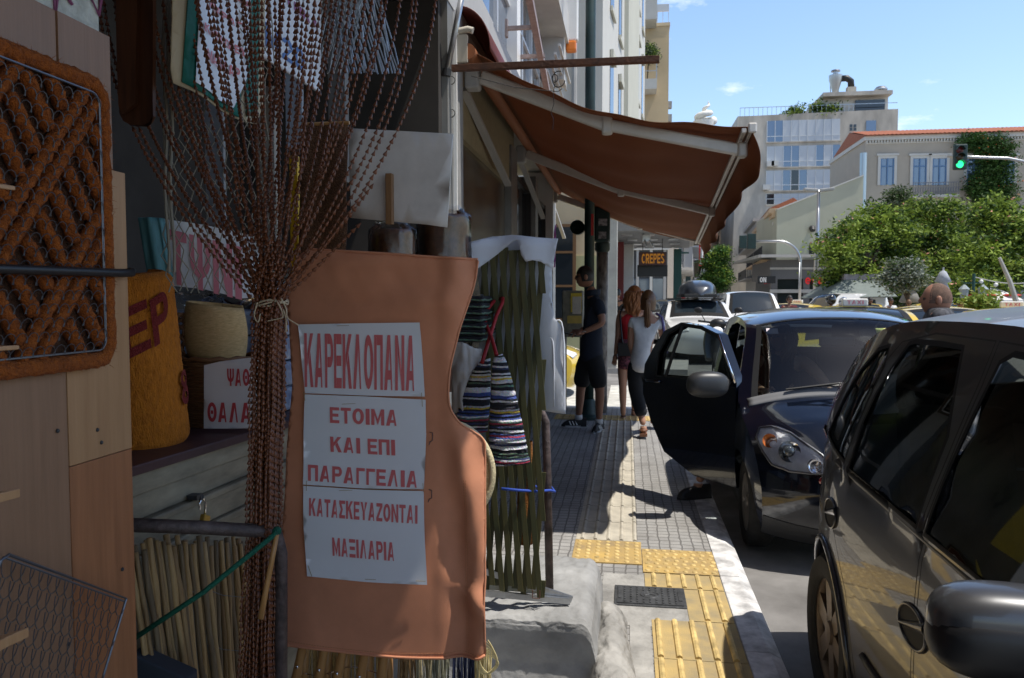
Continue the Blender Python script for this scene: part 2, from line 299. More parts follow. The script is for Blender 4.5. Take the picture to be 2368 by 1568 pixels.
# ================================================================== SETTING
def tile_mat(name, c1, c2, mortar, bw, rh, ms, bump=.5, dirt=(.12, .11, .1), rot=0.):
    m = bpy.data.materials.new(name); m.use_nodes = True; nt = m.node_tree; b = nt.nodes['Principled BSDF']; b.inputs['Roughness'].default_value = .75
    tc = nt.nodes.new('ShaderNodeTexCoord'); mp = nt.nodes.new('ShaderNodeMapping'); mp.inputs['Rotation'].default_value = (0, 0, rot)
    wn = nt.nodes.new('ShaderNodeTexNoise'); wn.inputs['Scale'].default_value = 9; wn.inputs['Detail'].default_value = 2
    nt.links.new(tc.outputs['Object'], wn.inputs['Vector'])
    ma = nt.nodes.new('ShaderNodeMixRGB'); ma.blend_type = 'LINEAR_LIGHT'; ma.inputs['Fac'].default_value = .012
    nt.links.new(tc.outputs['Object'], ma.inputs['Color1']); nt.links.new(wn.outputs['Color'], ma.inputs['Color2']); nt.links.new(ma.outputs[0], mp.inputs['Vector'])
    br = nt.nodes.new('ShaderNodeTexBrick'); br.offset = 0; br.inputs['Scale'].default_value = 1; br.inputs['Mortar Size'].default_value = ms; br.inputs['Mortar Smooth'].default_value = .3
    br.inputs['Brick Width'].default_value = bw; br.inputs['Row Height'].default_value = rh; br.inputs['Color1'].default_value = (*c1, 1); br.inputs['Color2'].default_value = (*c2, 1); br.inputs['Mortar'].default_value = (*mortar, 1)
    nt.links.new(mp.outputs[0], br.inputs['Vector'])
    n = nt.nodes.new('ShaderNodeTexNoise'); n.inputs['Scale'].default_value = 2.2; n.inputs['Detail'].default_value = 9; n.inputs['Roughness'].default_value = .7; nt.links.new(tc.outputs['Object'], n.inputs['Vector'])
    r = nt.nodes.new('ShaderNodeValToRGB'); r.color_ramp.elements[0].position = .42; r.color_ramp.elements[1].position = .72; nt.links.new(n.outputs['Fac'], r.inputs['Fac'])
    mx = nt.nodes.new('ShaderNodeMixRGB'); mx.inputs['Color2'].default_value = (*dirt, 1); ml = nt.nodes.new('ShaderNodeMath'); ml.operation = 'MULTIPLY'; ml.inputs[1].default_value = .62
    nt.links.new(r.outputs['Color'], ml.inputs[0]); nt.links.new(ml.outputs[0], mx.inputs['Fac']); nt.links.new(br.outputs['Color'], mx.inputs['Color1'])
    n3 = nt.nodes.new('ShaderNodeTexNoise'); n3.inputs['Scale'].default_value = 160; nt.links.new(tc.outputs['Object'], n3.inputs['Vector'])
    m3 = nt.nodes.new('ShaderNodeMixRGB'); m3.blend_type = 'OVERLAY'; m3.inputs['Fac'].default_value = .35; nt.links.new(mx.outputs[0], m3.inputs['Color1']); nt.links.new(n3.outputs['Fac'], m3.inputs['Color2'])
    nt.links.new(m3.outputs[0], b.inputs['Base Color'])
    bp = nt.nodes.new('ShaderNodeBump'); bp.invert = True; bp.inputs['Strength'].default_value = bump; bp.inputs['Distance'].default_value = .008; nt.links.new(br.outputs['Fac'], bp.inputs['Height']); nt.links.new(bp.outputs['Normal'], b.inputs['Normal'])
    MATS[name] = m; return m
ASPH = mat('asphalt', (.19, .18, .17), .85, var=.34, scale=2.2, bump=.35, bscale=260, col2=(.27, .26, .25), detail=9)
PAVE = tile_mat('grooved paving', (.37, .36, .345), (.33, .325, .315), (.15, .145, .14), .0665, .0665, .0055)
CONC = mat('rough concrete', (.33, .32, .30), .85, var=.4, scale=5, bump=.9, bscale=28, detail=10)
MARB = mat('marble kerb', (.62, .61, .6), .55, var=.5, scale=9, bump=.25, bscale=40, detail=10)
RIBP = mat('pale tactile tile', (.48, .44, .36), .75, var=.25, scale=7, bump=.3, bscale=150, detail=9)
RIBY = mat('yellow tactile tile', (.28, .235, .15), .8, col2=(.58, .41, .15), scale=4.5, bump=.3, bscale=150, detail=9)
RIBT = mat('worn yellow rib', (.60, .44, .18), .75, var=.42, scale=12, bump=.2, bscale=150)
BLIS = mat('ochre blister tile', (.30, .22, .12), .75, col2=(.60, .40, .12), scale=5, bump=.3, bscale=150, detail=9)
def struct(b, name, m, **k): o = b.build(name, m, local=True, **k); o['kind'] = 'structure'; return o
b = MB(); b.add([(-250, -60, -.12), (250, -60, -.12), (250, 500, -.12), (-250, 500, -.12)], [(0, 1, 2, 3)]); struct(b, 'road', ASPH)
# pavement with the dropped corner at the side street
b = MB(); b.bb(-2.6, .5, -4, 10.7, -.3, 0); struct(b, 'pavement', PAVE)
b = MB()
for i in range(16):
    y0 = -4 + i * .92; y1 = y0 + .914; k = rnd(-.003, .003)
    pr = [(.503, -.3), (.503, .004 + k), (.605 + k, .004 + k), (.655, -.02), (.672, -.07), (.676, -.3)]
    b.prism([Vector((p[0], 0, p[1])) for p in pr], (0, y0, 0), (0, y1, 0))
struct(b, 'kerb', MARB, bevel=.006)
b = MB(); b.bb(-2.6, .67, 10.704, 10.85, -.3, .004); struct(b, 'end_kerb', MARB, bevel=.01)
# tactile guide path: pale ribbed tiles
b = MB()
y = 4.79
while y < 9.3:
    b.bb(-.309, .062, y + .003, y + .397, -.05, .006)
    for k in range(5): x = -.309 + .402 * (k + .5) / 5; b.tube([(x, y + .01, .003), (x, y + .39, .003)], .0135, 8)
    y += .4
struct(b, 'guide_path', RIBP)
def blister(x0, x1, y0, y1, nx, ny, skew=0., name='warning_paving', m=BLIS):
    b = MB(); b.bb(x0, x1, y0, y1, -.05, .007)
    for i in range(nx):
        for j in range(ny):
            x = x0 + (x1 - x0) * (i + .5 + (.25 if (j % 2 and skew) else 0)) / nx; y = y0 + (y1 - y0) * (j + .5) / ny
            b.lathe([(.0001, .0135), (.009, .0128), (.0135, .010), (.016, .006)], (x, y, 0), n=9, m=1)
    struct(b, name, [m, RIBT])
blister(-.309, .090, 4.38, 4.785, 7, 7)
blister(.094, .50, 4.26, 4.66, 8, 7, 1.)
blister(-.9, .3, 9.62, 10.0, 16, 6, 0., 'corner_warning_paving')
b = MB(); y = 4.24
for n in (.21, .4, .4, .4, .4, .4, .4):
    y0 = y - n; c0, c1 = .115 + rnd(-.006, .006), .497 + .004 * (4.3 - y)
    if y0 > 3.55: c0 = .295 if y < 4.04 else .10
    b.bb(c0, c1, y0 + .003, y - .003, -.05, .006 + rnd(-.001, .002))
    for k in range(5):
        x = .115 + .385 * (k + .42) / 5
        if x - .02 > c0: b.tube([(x, y0 + .012, .004), (x, y - .012, .004)], .0145, 8, m=1)
    y = y0
struct(b, 'yellow_guide_path', [RIBY, RIBT])
b = MB(); b.bb(-.12, .50, 3.55, 4.22, -.05, .003); struct(b, 'mortar_bed', CONC)
# the cast iron cover
t = empty('manhole_cover', (.12, 3.905, 0), 'dark grey cast iron manhole cover set in the pavement among yellow tiles', 'manhole cover')
IRON = mat('cast iron', (.085, .088, .092), .5, .35, var=.3, scale=30, bump=.3, bscale=120)
b = MB(); b.bb(-.056, .296, 3.775, 4.036, -.02, .010); b.build('frame', IRON, t, bevel=.003)
b = MB(); b.bb(-.041, .281, 3.79, 4.021, .0, .0145)
for i in range(9):
    for j in range(7):
        x = -.005 + .25 * i / 8; yy = 3.812 + .187 * j / 6
        if abs(x - .12) < .055 and abs(yy - 3.905) < .04: continue
        b.bb(x - .004, x + .004, yy - .011, yy + .011, .012, .0185)
for s in (-.030, .265): b.bb(s - .006, s + .010, 3.84, 3.97, .012, .018)
b.tube([(.12 + .045 * math.cos(a * .314), 3.905 + .038 * math.sin(a * .314), .0145) for a in range(20)], .004, 6, close=True)
b.tube([(.093, 3.895, .0145), (.12, 3.915, .0145), (.148, 3.895, .0145)], .004, 6); b.build('lid', IRON, t)
# concrete planter block with a rough rounded top and the worn lump beside it
def rough(v, s, a): return mnoise.noise(Vector(v) * s) * a + mnoise.noise(Vector(v) * s * 3.1) * a * .4
def blockf(u, t):
    x = -1.6 + 1.475 * u; y = 2.86; prof = [(0, 0), (.02, .12), (.0, .25), (.004, .285), (.022, .298), (.25, .30), (.55, .295), (.75, .285), (.78, 0)]
    i = t * (len(prof) - 1); k = min(int(i), len(prof) - 2); q = i - k
    dy = prof[k][0] * (1 - q) + prof[k + 1][0] * q; z = prof[k][1] * (1 - q) + prof[k + 1][1] * q
    e = max(0, (u - .965) / .035); z *= 1 - .08 * e * e; x -= .0; p = (x, y + dy, z)
    top = 1 if z > .27 else .12
    return (p[0], p[1] + rough(p, 6, .007) * top + rough(p, 34, .005) * (.12 + top), max(0, p[2] + rough(p, 7, .009) * top + rough(p, 34, .006) * top - .02 * e ** 3))
b = MB(); b.grid(blockf, 200, 110); K = len(b.v); 
b.grid(lambda a, t: (lambda q: Vector((q[0] + .02 * math.sin(math.pi * a), q[1], q[2] * (1 - a))))(blockf(1, t)), 6, 64)
tag(b.build('concrete_planter', mat('painted concrete', (.31, .31, .305), .85, var=.4, scale=3.5, bump=.7, bscale=24, detail=12), smooth=True), 'rough grey concrete planter block with a crumbling top beside the pavement', 'planter')
def lump(a, t):
    y = 1.6 + 2.02 * a; hw = .075 + .012 * math.sin(y * 7); c = -.055 + .015 * math.sin(y * 3); h = .17 * min(1, (3.62 - y) / .22) ** .5 if y < 3.62 else 0
    g = math.pi * t; p = (c - hw * math.cos(g), y, max(0, h) * math.sin(g) ** .7); return (p[0] + rough(p, 11, .02), p[1] + rough(p, 5, .02), max(-.01, p[2] + rough(p, 8, .02) * math.sin(g) + rough(p, 40, .006)))
b = MB(); b.grid(lump, 150, 40); tag(b.build('concrete_ridge', CONC, smooth=True), 'low rounded ridge of worn concrete running along the planter', 'concrete ridge')
b = MB(); b.bb(.02, .113, 1.5, 3.55, -.05, .004); struct(b, 'concrete_patch', CONC)
# far pavement across the side street and the square
A2 = math.atan(.082); D2 = Vector((math.sin(A2), math.cos(A2), 0)); N2 = Vector((D2.y, -D2.x, 0))     # the street bends to the right
def st2(t, side, z=0., o=(-.59, 17.5)): return Vector((o[0], o[1], 0)) + D2 * t + N2 * side + Vector((0, 0, z))
b = MB(); b.prism([st2(-.6, -20), st2(-.6, 1.9), st2(90, 1.9), st2(90, -20)], (0, 0, -.3), (0, 0, 0)); struct(b, 'far_pavement', mat('far paving', (.40, .385, .36), .8, var=.2, scale=4))
b = MB(); b.bb(6.5, 60, 34, 120, -.3, 0.0); struct(b, 'square', mat('square paving', (.46, .43, .39), .8, var=.2, scale=2))
b = MB()
for i in range(7): b.bb(-2.1 + i * .9, -1.6 + i * .9, 11.6, 14.6, -.13, -.116)
struct(b, 'zebra_crossing', mat('worn road paint', (.55, .54, .5), .7, var=.3, scale=5))
# ================================================================== BUILDINGS
PANE = mat('blue window glass', (.16, .20, .26), .06, spec=1., metal=.55)
PANED = mat('dark window glass', (.02, .025, .03), .06, spec=.8)
ALU = mat('aluminium frame', (.62, .62, .61), .4, .3)
STONE = mat('dark veined marble', (.10, .085, .06), .22, var=.7, scale=2.2, stretch=(1, 1, .6), detail=9)
GREYW = mat('weathered grey wall', (.40, .395, .38), .8, var=.12, scale=2)
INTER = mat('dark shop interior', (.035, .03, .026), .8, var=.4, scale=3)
ROOFT = mat('red roof tiles', (.36, .12, .06), .8, var=.3, scale=8)
# --- the shop building on the left: ground floor of goods, marble bay, doors, glazed floors above
sb = empty('shop_building', (-2, 5, 0), 'glazed street corner building whose shops open onto the pavement', 'building')
XF = -1.06
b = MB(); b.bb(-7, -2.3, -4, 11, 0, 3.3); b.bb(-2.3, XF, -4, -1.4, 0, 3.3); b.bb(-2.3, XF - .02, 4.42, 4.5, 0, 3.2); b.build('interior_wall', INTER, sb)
b = MB(); b.bb(-7, XF + .02, -4, 10.96, 3.22, 3.62); b.bb(-7, XF - .14, -4, 10.9, 3.62, 16); b.build('wall', GREYW, sb)
b = MB(); b.bb(XF - .35, XF + .015, 4.5, 4.68, .12, 3.22); b.build('pilaster', mat('dark stone pilaster', (.20, .20, .19), .55, var=.25, scale=4), sb)
b = MB(); b.bb(XF - .02, XF + .03, 4.68, 4.86, .0, 3.22); b.build('pale_pilaster', mat('grey stone pilaster', (.30, .30, .295), .6, var=.2, scale=5), sb); b = MB(); b.bb(XF + .005, XF + .034, 4.655, 4.678, .0, 3.22); b.build('painted_sun_edge', WHITE, sb)  # white strip painted in for the sunlit sliver on the pilaster edge
b = MB(); b.bb(-2.28, XF - .06, 4.86, 7.1, 0, 2.55); b.build('marble_wall', STONE, sb)
b = MB(); b.bb(-2.28, XF - .02, 4.9, 7.4, 2.55, 3.2); b.build('soffit', mat('yellowish soffit', (.30, .25, .15), .7, var=.1), sb)
b = MB(); b.bb(-2.2, XF - .05, 4.87, 5.4, .9, 1.62); b.build('yellow_panel', mat('yellow panel', (.55, .36, .02), .5, var=.1), sb)
b = MB(); b.bb(XF - .3, XF + .0, 7.12, 7.5, 0, 2.9); b.bb(XF - .3, XF, 9.0, 9.25, 0, 2.9); b.build('pier', mat('grey metal pier', (.22, .22, .215), .4, .3, var=.2, scale=6), sb)
b = MB(); b.bb(XF - .12, XF - .10, 7.5, 9.0, .1, 2.7); b.bb(XF - .12, XF - .1, 9.25, 10.6, .1, 2.7); b.build('shop_window', PANED, sb)
for y0, y1 in ((7.5, 9.0), (9.25, 10.6)):
    b = MB(); 
    for yy in (y0, y1 - .05): b.bb(XF - .14, XF - .05, yy, yy + .05, .1, 2.75)
    for zz in (.05, .9, 2.1, 2.7): b.bb(XF - .138, XF - .06, y0 + .05, y1 - .05, zz, zz + .05)
    b.build('window_frame', DARK, sb)
b = MB(); b.bb(XF - .3, XF + .05, 10.6, 10.98, 0, 3.2); b.build('corner_pilaster', WHITE, sb)
gb = MB()
for k in range(7):
    p0 = Vector((XF + .056, 10.64 + rnd(0, .2), 1.9 + rnd(0, .5))); gb.tube([p0, p0 + Vector((0, .06, .1)), p0 + Vector((0, .02, .2)), p0 + Vector((0, .12, .26))], .012, 5)
gb.build('graffiti', mat('purple spray paint', (.30, .05, .30), .6), sb)
# glazing of the upper floors
yy = 4.2
for i in range(9):
    y0 = 3.6 + i * .82; b = MB(); b.bb(XF - .13, XF - .12, y0 + .03, y0 + .79, 3.66, 6.9); b.build('window', PANE, sb)
    f = MB(); f.bb(XF - .12, XF - .085, y0 - .03, y0 + .03, 3.64, 6.92)
    for z in (3.64, 4.32, 5.0, 5.68, 6.36, 6.9): f.bb(XF - .118, XF - .09, y0 + .03, y0 + .79, z, z + .035)
    f.build('window_frame', ALU, sb)
b = MB(); b.bb(XF - .12, XF - .02, 7.62, 7.86, 3.62, 8); b.bb(XF - .12, XF + .02, 10.7, 10.94, 3.62, 8); b.build('white_post', WHITE, sb)
b = MB(); b.bb(XF - .1, XF + .24, 8.2, 10.9, 4.95, 5.35); b.bb(XF - .1, XF + .2, 10.5, 10.93, 4.4, 4.95)
for k in range(4): b.bb(XF + .05 + .05 * k, XF + .08 + .05 * k, 9.6, 11.3, 4.25 + .1 * k, 4.28 + .1 * k)
b.build('ledge', mat('grey ledge paint', (.50, .49, .47), .7, var=.12, scale=3), sb)
# bare frame of a folded upper awning on the glazing
RUSTW = mat('dull pink metal', (.34, .26, .23), .55, .2, var=.2, scale=20)
t = empty('bare_awning', (XF, 7, 3.7), 'bare folded metal awning frame fixed to the blue glazing above the awning', 'awning frame')
b = MB(); b.bar((XF + .22, 6.0, 4.2), (XF + .15, 9.2, 3.72), .06); b.build('front_rail', RUSTW, t)
for y, z in ((6.02, 4.2), (7.3, 4.0), (7.9, 3.92)):
    b = MB(); b.bar((XF - .06, y, z), (XF + .22, y, z), .035); b.bb(XF - .085, XF - .06, y - .03, y + .03, z - .08, z + .08); b.build('arm', RUSTW, t)
# wall lamp box with an orange cap high on the corner
t = empty('alarm_box', (XF + .12, 10.2, 5.0), 'white alarm box with an orange lamp cap on the corner above the awning', 'alarm box')
b = MB(); b.bb(-.88, -.70, 10.8, 10.95, 5.0, 5.62); b.build('box', WHITE, t, bevel=.02)
b = MB(); b.bb(-.86, -.72, 10.78, 10.93, 4.86, 4.995); b.build('lamp_cap', mat('orange plastic', (.75, .2, .02), .3), t, bevel=.02)
b = MB(); b.bb(XF + .0, -.885, 10.84, 10.9, 5.2, 5.26); b.build('bracket', DARK, t)
# --- second block: cream corner house and white facade along the bending street
wb = empty('white_building', (-6, 22, 0), 'tall white and cream corner building across the side street with narrow windows', 'building')
def blk(b, t0, t1, s0, s1, z0, z1): b.prism([st2(t0, s0), st2(t0, s1), st2(t1, s1), st2(t1, s0)], (0, 0, z0), (0, 0, z1)); return b
CREAM = mat('cream plaster', (.62, .50, .33), .85, var=.06, scale=2); GREENP = mat('pale olive plaster', (.44, .43, .24), .85, var=.08, scale=2)
OFFW = mat('white plaster', (.58, .57, .53), .85, var=.05, scale=1.2)
BEIGE = mat('beige plaster', (.53, .52, .44), .85, var=.05, scale=1.2)
TAN = mat('tan plaster', (.60, .46, .28), .85, var=.1, scale=.6)
b = MB(); blk(b, 0, 1.2, -14, 0, 2.45, 4.0); b.build('cream_wall', CREAM, wb)
b = MB(); blk(b, -.03, 1.2, -14, .03, 0, 2.45); b.build('olive_dado', GREENP, wb)
b = MB(); blk(b, -.05, 1.2, -14, .05, 4.0, 4.12); b.build('band', mat('brown band', (.36, .22, .13), .8), wb)
b = MB(); blk(b, 0, 5.3, -14, 0, 4.12, 26); blk(b, 1.2, 5.3, -14, -.5, 0, 4.12); b.build('wall', OFFW, wb)
b = MB(); blk(b, 5.3, 9.6, -14, .12, 3.5, 26); b.build('bay', BEIGE, wb)
b = MB(); blk(b, 9.6, 14.5, -14, .0, 3.5, 26); b.build('wall', OFFW, wb)
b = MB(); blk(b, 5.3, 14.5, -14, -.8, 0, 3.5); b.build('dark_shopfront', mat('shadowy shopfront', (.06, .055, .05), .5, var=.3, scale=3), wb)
for t0 in (1.5, 3.6, 10.4, 12.6):
    for z in (5.2, 8.4, 11.6, 14.8, 18):
        b = MB(); blk(b, t0, t0 + .8, -.1, .015, z, z + 2.2); w_ = b.build('window', PANED, wb)
        b = MB(); blk(b, t0 - .06, t0 + .86, .016, .07, z - .12, z - .002); blk(b, t0 - .02, t0 + .82, .016, .09, z + 2.0, z + 2.2); b.build('window_trim', BEIGE, wb)
b = MB(); b.bb(-2.45, -1.15, 17.44, 17.5, 1.0, 3.15); f = b.build('window_frame', mat('brown wood frame', (.16, .08, .03), .6), wb)
b = MB(); b.bb(-2.38, -1.22, 17.425, 17.437, 1.06, 3.08); b.build('window', PANED, wb)
for z in (1.75, 2.5): b = MB(); b.bb(-2.38, -1.22, 17.40, 17.424, z, z + .05); b.build('window_bar', mat('brown wood frame', (0, 0, 0)), wb)
b = MB(); b.tube([(-1.2, 17.42, 4.4), (-1.2, 17.42, 9)], .06, 8); b.build('downpipe', GREYW, wb)
# crepe kiosk: soffit, posts and hanging sign
t = empty('shop_canopy', (.4, 21, 3), 'grey flat shop canopy with recessed lights reaching over the far pavement', 'canopy')
b = MB(); b.prism([st2(1.6, -.1), st2(1.6, 1.9), st2(8.5, 1.85), st2(8.5, -.1)], (0, 0, 3.12), (0, 0, 3.42)); b.build('slab', mat('grey soffit paint', (.20, .205, .21), .6, var=.1), t)
for i in range(3):
    for j in range(4): 
        p = st2(2.6 + 1.7 * j, .35 + .55 * i, 3.1); b = MB(); b.box(p, (.26, .5, .03)); b.build('light_fitting', STEEL, t)
b = MB(); b.box(st2(2.6, .82, 3.0), (.2, .4, .2)); b.bar(st2(2.4, .8, 2.95), st2(2.2, .86, 2.78), .05); b.bar(st2(2.4, .92, 2.95), st2(2.3, 1.02, 2.76), .05); b.build('spotlight', STEEL, t, bevel=.02)
SIGNW = mat('maroon sign board', (.05, .012, .008), .4)
P22 = Plane(.3, 21.6)
t = empty('crepe_sign', (.68, 21.6, 2.2), 'dark maroon hanging board with CREPES in orange letters under the canopy', 'sign')
b = MB(); (u0, z1), (u1, z0) = P22.uv(1477, 583), P22.uv(1541, 613); b.bb(.3 + u0, .3 + u1, 21.6, 21.68, z0, z1)
b.build('board', SIGNW, t, bevel=.01); text_on('CREPES', P22, 1484, 587, 1536, 609, emit('orange led', (.42, .16, .01), .25), t, off=.012, bold=0., name='lettering')
b = MB(); b.bb(.3 + u0 + .1, .3 + u0 + .12, 21.62, 21.64, z1, 3.11); b.bb(.3 + u1 - .12, .3 + u1 - .1, 21.62, 21.64, z1, 3.11); b.build('hanger', DARK, t)
b = MB(); b.bb(.3 + u0 - .03, .3 + u1 + .05, 21.9, 22.05, z0 - .30, z0 + .02); tag(b.build('display_board', BLACK, bevel=.01), 'blank dark display board hanging just behind the crepes sign', 'display board')
# storefront bits under the canopy
t = empty('storefront', (0, 24, 0), 'shadowy storefront with white post and red door frame under the grey canopy', 'storefront')
b = MB(); blk(b, 4.2, 4.5, -.75, -.35, 0, 3.1); b.build('dark_post', DARK, t)
b = MB(); blk(b, 5.0, 5.15, -.6, .05, 0, 3.1); b.build('red_frame', mat('dark red frame', (.16, .015, .015), .5), t)
b = MB(); blk(b, 6.0, 6.15, -.3, .25, 0, 3.1); b.build('white_post', WHITE, t)
b = MB(); blk(b, 8.6, 8.8, 1.35, 1.6, 0, 3.1); b.build('green_post', mat('dark green paint', (.01, .06, .05), .5), t)
# --- tan building further on with balconies and a ball shaped olive tree
tb = empty('tan_building', (2, 48, 0), 'tan building with blank end wall and a white balcony further along the street', 'building')
b = MB(); x0 = atY(1470, 300, 45).x; x1 = atY(1545, 300, 45).x; zt = atY(1500, 62, 45).z; b.bb(x0 - 8, x1, 45, 62, 0, zt); b.build('wall', TAN, tb)
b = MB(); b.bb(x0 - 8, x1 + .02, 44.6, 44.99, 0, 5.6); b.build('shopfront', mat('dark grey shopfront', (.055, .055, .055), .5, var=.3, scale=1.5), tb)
for k in range(5): b = MB(); b.bb(x1 - .2 - .75 * k, x1 - .05 - .75 * k, 44.5, 44.6, 0, 4.2); b.build('shop_post', OFFW if k % 2 else GREYW, tb); b = MB(); b.bb(x1 - .78 - .75 * k, x1 - .22 - .75 * k, 44.52, 44.59, 1.0, 2.6); b.build('shop_window', PANE, tb)
b = MB(); b.bb(x0 - 8, x1 + .1, 44.4, 44.59, 4.2, 4.7); b.build('shop_fascia', OFFW, tb)
b = MB(); b.bb(x0 - 8, x1 + .05, 44.95, 62, zt, zt + .18); b.build('parapet', CREAM, tb)
b = MB()
for k in range(8): b.bb(x1 - .05 - .3 * k, x1 - .02 - .3 * k, 45.3, 45.33, zt + .18, zt + .9)
b.bb(x0 - 1, x1, 45.28, 45.35, zt + .9, zt + 1.3); b.build('railing', ALU, tb)
for (ya, yb) in ((0, 48), (158, 205)):
    p0 = atY(1477, ya, 43.8); p1 = atY(1519, yb, 43.8)
    if ya: b = MB(); b.bb(p0.x, p1.x, 43.8, 44.99, p1.z, atY(1500, 182, 43.8).z); b.build('balcony', OFFW, tb); b = MB(); zz = atY(1500, 182, 43.8).z; b.bb(p0.x, p1.x, 43.78, 43.82, zz + .9, zz + .95); b.bb(p1.x - .05, p1.x, 43.83, 43.88, zz, zz + .9); b.bb(p0.x, p1.x, 43.78, 43.82, zz + .4, zz + .43); b.build('railing', STEEL, tb)
    else: b = MB(); b.bb(p0.x, p1.x, 43.5, 44.99, p1.z, p1.z + 1.4); b.build('balcony', OFFW, tb)
for (ya, yb) in ((232, 246), (262, 278)): p0 = atY(1543, ya, 44.9); p1 = atY(1550, yb, 44.9); b = MB(); b.bb(p0.x, p1.x + .1, 45.1, 45.6, p1.z, p0.z); b.build('air_conditioner', GREYW, tb)
# --- far street canyon, both sides (the pale houses at the end of the street)
def facade_house(name, label, t0, t1, s0, s1, h, m, storeys, ncol, ball=False, side=1, o=(-.59, 17.5), win=PANED, wh=1.5, base=3.6, extra=None):
    """house along the bent street: front at side s0 facing the street"""
    r = empty(name, st2((t0 + t1) / 2, (s0 + s1) / 2, 0, o), label, 'building')
    def bk(b, a0, a1, c0, c1, z0, z1): b.prism([st2(a0, c0, 0, o), st2(a0, c1, 0, o), st2(a1, c1, 0, o), st2(a1, c0, 0, o)], (0, 0, z0), (0, 0, z1))
    b = MB(); bk(b, t0, t1, s0, s1, 0, h); b.build('wall', m, r); sg = -1 if s1 > s0 else 1
    b = MB(); bk(b, t0 - .1, t1 + .1, s0 + sg * .35, s1, h, h + .3); b.build('cornice', m, r)
    for i in range(storeys):
        z = base + i * 3.1
        for k in range(ncol):
            a = t0 + (t1 - t0) * (k + .5) / ncol; b = MB(); bk(b, a - .5, a + .5, s0 - sg * .1, s0 + sg * .02, z + .3, z + .3 + wh); b.build('window', win, r)
        if ball and i < storeys:
            b = MB(); bk(b, t0 + .5, t1 - .5, s0 - sg * .05, s0 + sg * .9, z - .25, z - .1)
            b.build('balcony', m, r); b = MB(); bk(b, t0 + .5, t1 - .5, s0 + sg * .86, s0 + sg * .9, z - .1, z + .8); b.build('railing', DARK if ball == 2 else ALU, r)
    return r
PALE = mat('pale far plaster', (.55, .54, .52), .85, var=.08); PINK = mat('pinkish plaster', (.50, .40, .33), .85, var=.1); SAND = mat('sand plaster', (.52, .43, .30), .85, var=.1); BLUEW = mat('bluish white plaster', (.50, .53, .57), .85, var=.05)
facade_house('street_house', 'pale balconied house on the left far down the street', 34, 60, 1.0, -8, 11.5, PALE, 2, 6, 1)
facade_house('street_house', 'bluish white block at the far left end of the street', 60, 95, 1.8, -8, 13, BLUEW, 3, 6, 1)
facade_house('street_house', 'sand coloured block closing the left side of the street', 95, 150, 2.6, -8, 16, SAND, 4, 6, 1)
facade_house('street_house', 'tall pale house on the right far down the street', 98, 125, 6.8, 15, 16, PALE, 4, 6, 1)
facade_house('street_house', 'pinkish block at the far right end of the street', 126, 170, 6.2, 15, 18, PINK, 6, 6, 1)
b = MB(); b.bb(3, 25, 215, 225, 0, 14); tag(b.build('end_house', PALE), 'pale distant house closing off the end of the street', 'building')
# --- right side row, seen along the street: neoclassical houses with balconies
o3 = (10.75, 60)
def bk3(b, a0, a1, c0, c1, z0, z1): b.prism([st2(a0, c0, 0, o3), st2(a0, c1, 0, o3), st2(a1, c1, 0, o3), st2(a1, c0, 0, o3)], (0, 0, z0), (0, 0, z1))
PEACH = mat('peach neoclassical plaster', (.60, .44, .28), .85, var=.12, scale=1.5)
def neo(name, label, a0, a1, h, m, roof, dp=2.2):
    r = empty(name, st2((a0 + a1) / 2, 3, 0, o3), label, 'building')
    b = MB(); bk3(b, a0, a1, 0, dp, 4.4, h); b.build('wall', m, r)
    b = MB(); bk3(b, a0, a1, .3, dp, 0, 4.4); b.build('ground_floor', mat('brown shopfront', (.26, .18, .10), .7, var=.3, scale=1.), r)
    b = MB(); bk3(b, a0, a1, -.45, dp, h, h + .35); bk3(b, a0, a1, -.25, dp, h - .3, h); b.build('cornice', m, r)
    if roof: b = MB(); b.prism([st2(a0, -.5, h + .35, o3), st2(a0, 1.2, h + 1.1, o3), st2(a0, dp, h + .35, o3)], (0, 0, 0), D2 * (a1 - a0)); b.build('roof', ROOFT, r)
    n = 3
    for k in range(n):
        a = a0 + (a1 - a0) * (k + .5) / n
        b = MB(); bk3(b, a - .55, a + .55, -.02, .2, 4.9, h - 1.0); b.build('window', PANED, r)
        b = MB(); bk3(b, a - .8, a - .56, -.08, .0, 4.6, h - .8); bk3(b, a + .56, a + .8, -.08, 0, 4.6, h - .8); bk3(b, a - .9, a + .9, -.14, 0, h - .8, h - .6); b.build('window_frame', OFFW, r)
    b = MB(); bk3(b, a0 + .6, a1 - .6, -.95, -.001, 4.25, 4.42); b.build('balcony', m, r)
    b = MB()
    k = a0 + .6
    while k < a1 - .6: bk3(b, k, k + .05, -.93, -.88, 4.42, 5.35); k += .22
    bk3(b, a0 + .6, a1 - .6, -.94, -.87, 5.35, 5.42); b.build('railing', DARK, r)
neo('neoclassical_house', 'peach neoclassical house with red tile edge beside the blank cream wall', .4, 10, 7.8, PEACH, True)
neo('neoclassical_house', 'second peach neoclassical house with dark railing further along the street', 10.1, 19, 7.6, mat('dull sand plaster', (.52, .38, .24), .85, var=.12), False)
facade_house('modern_house', 'grey modern house with awning strips past the peach houses', 19.2, 34, 0, 3, 9.0, GREYW, 2, 4, 2, o=o3)
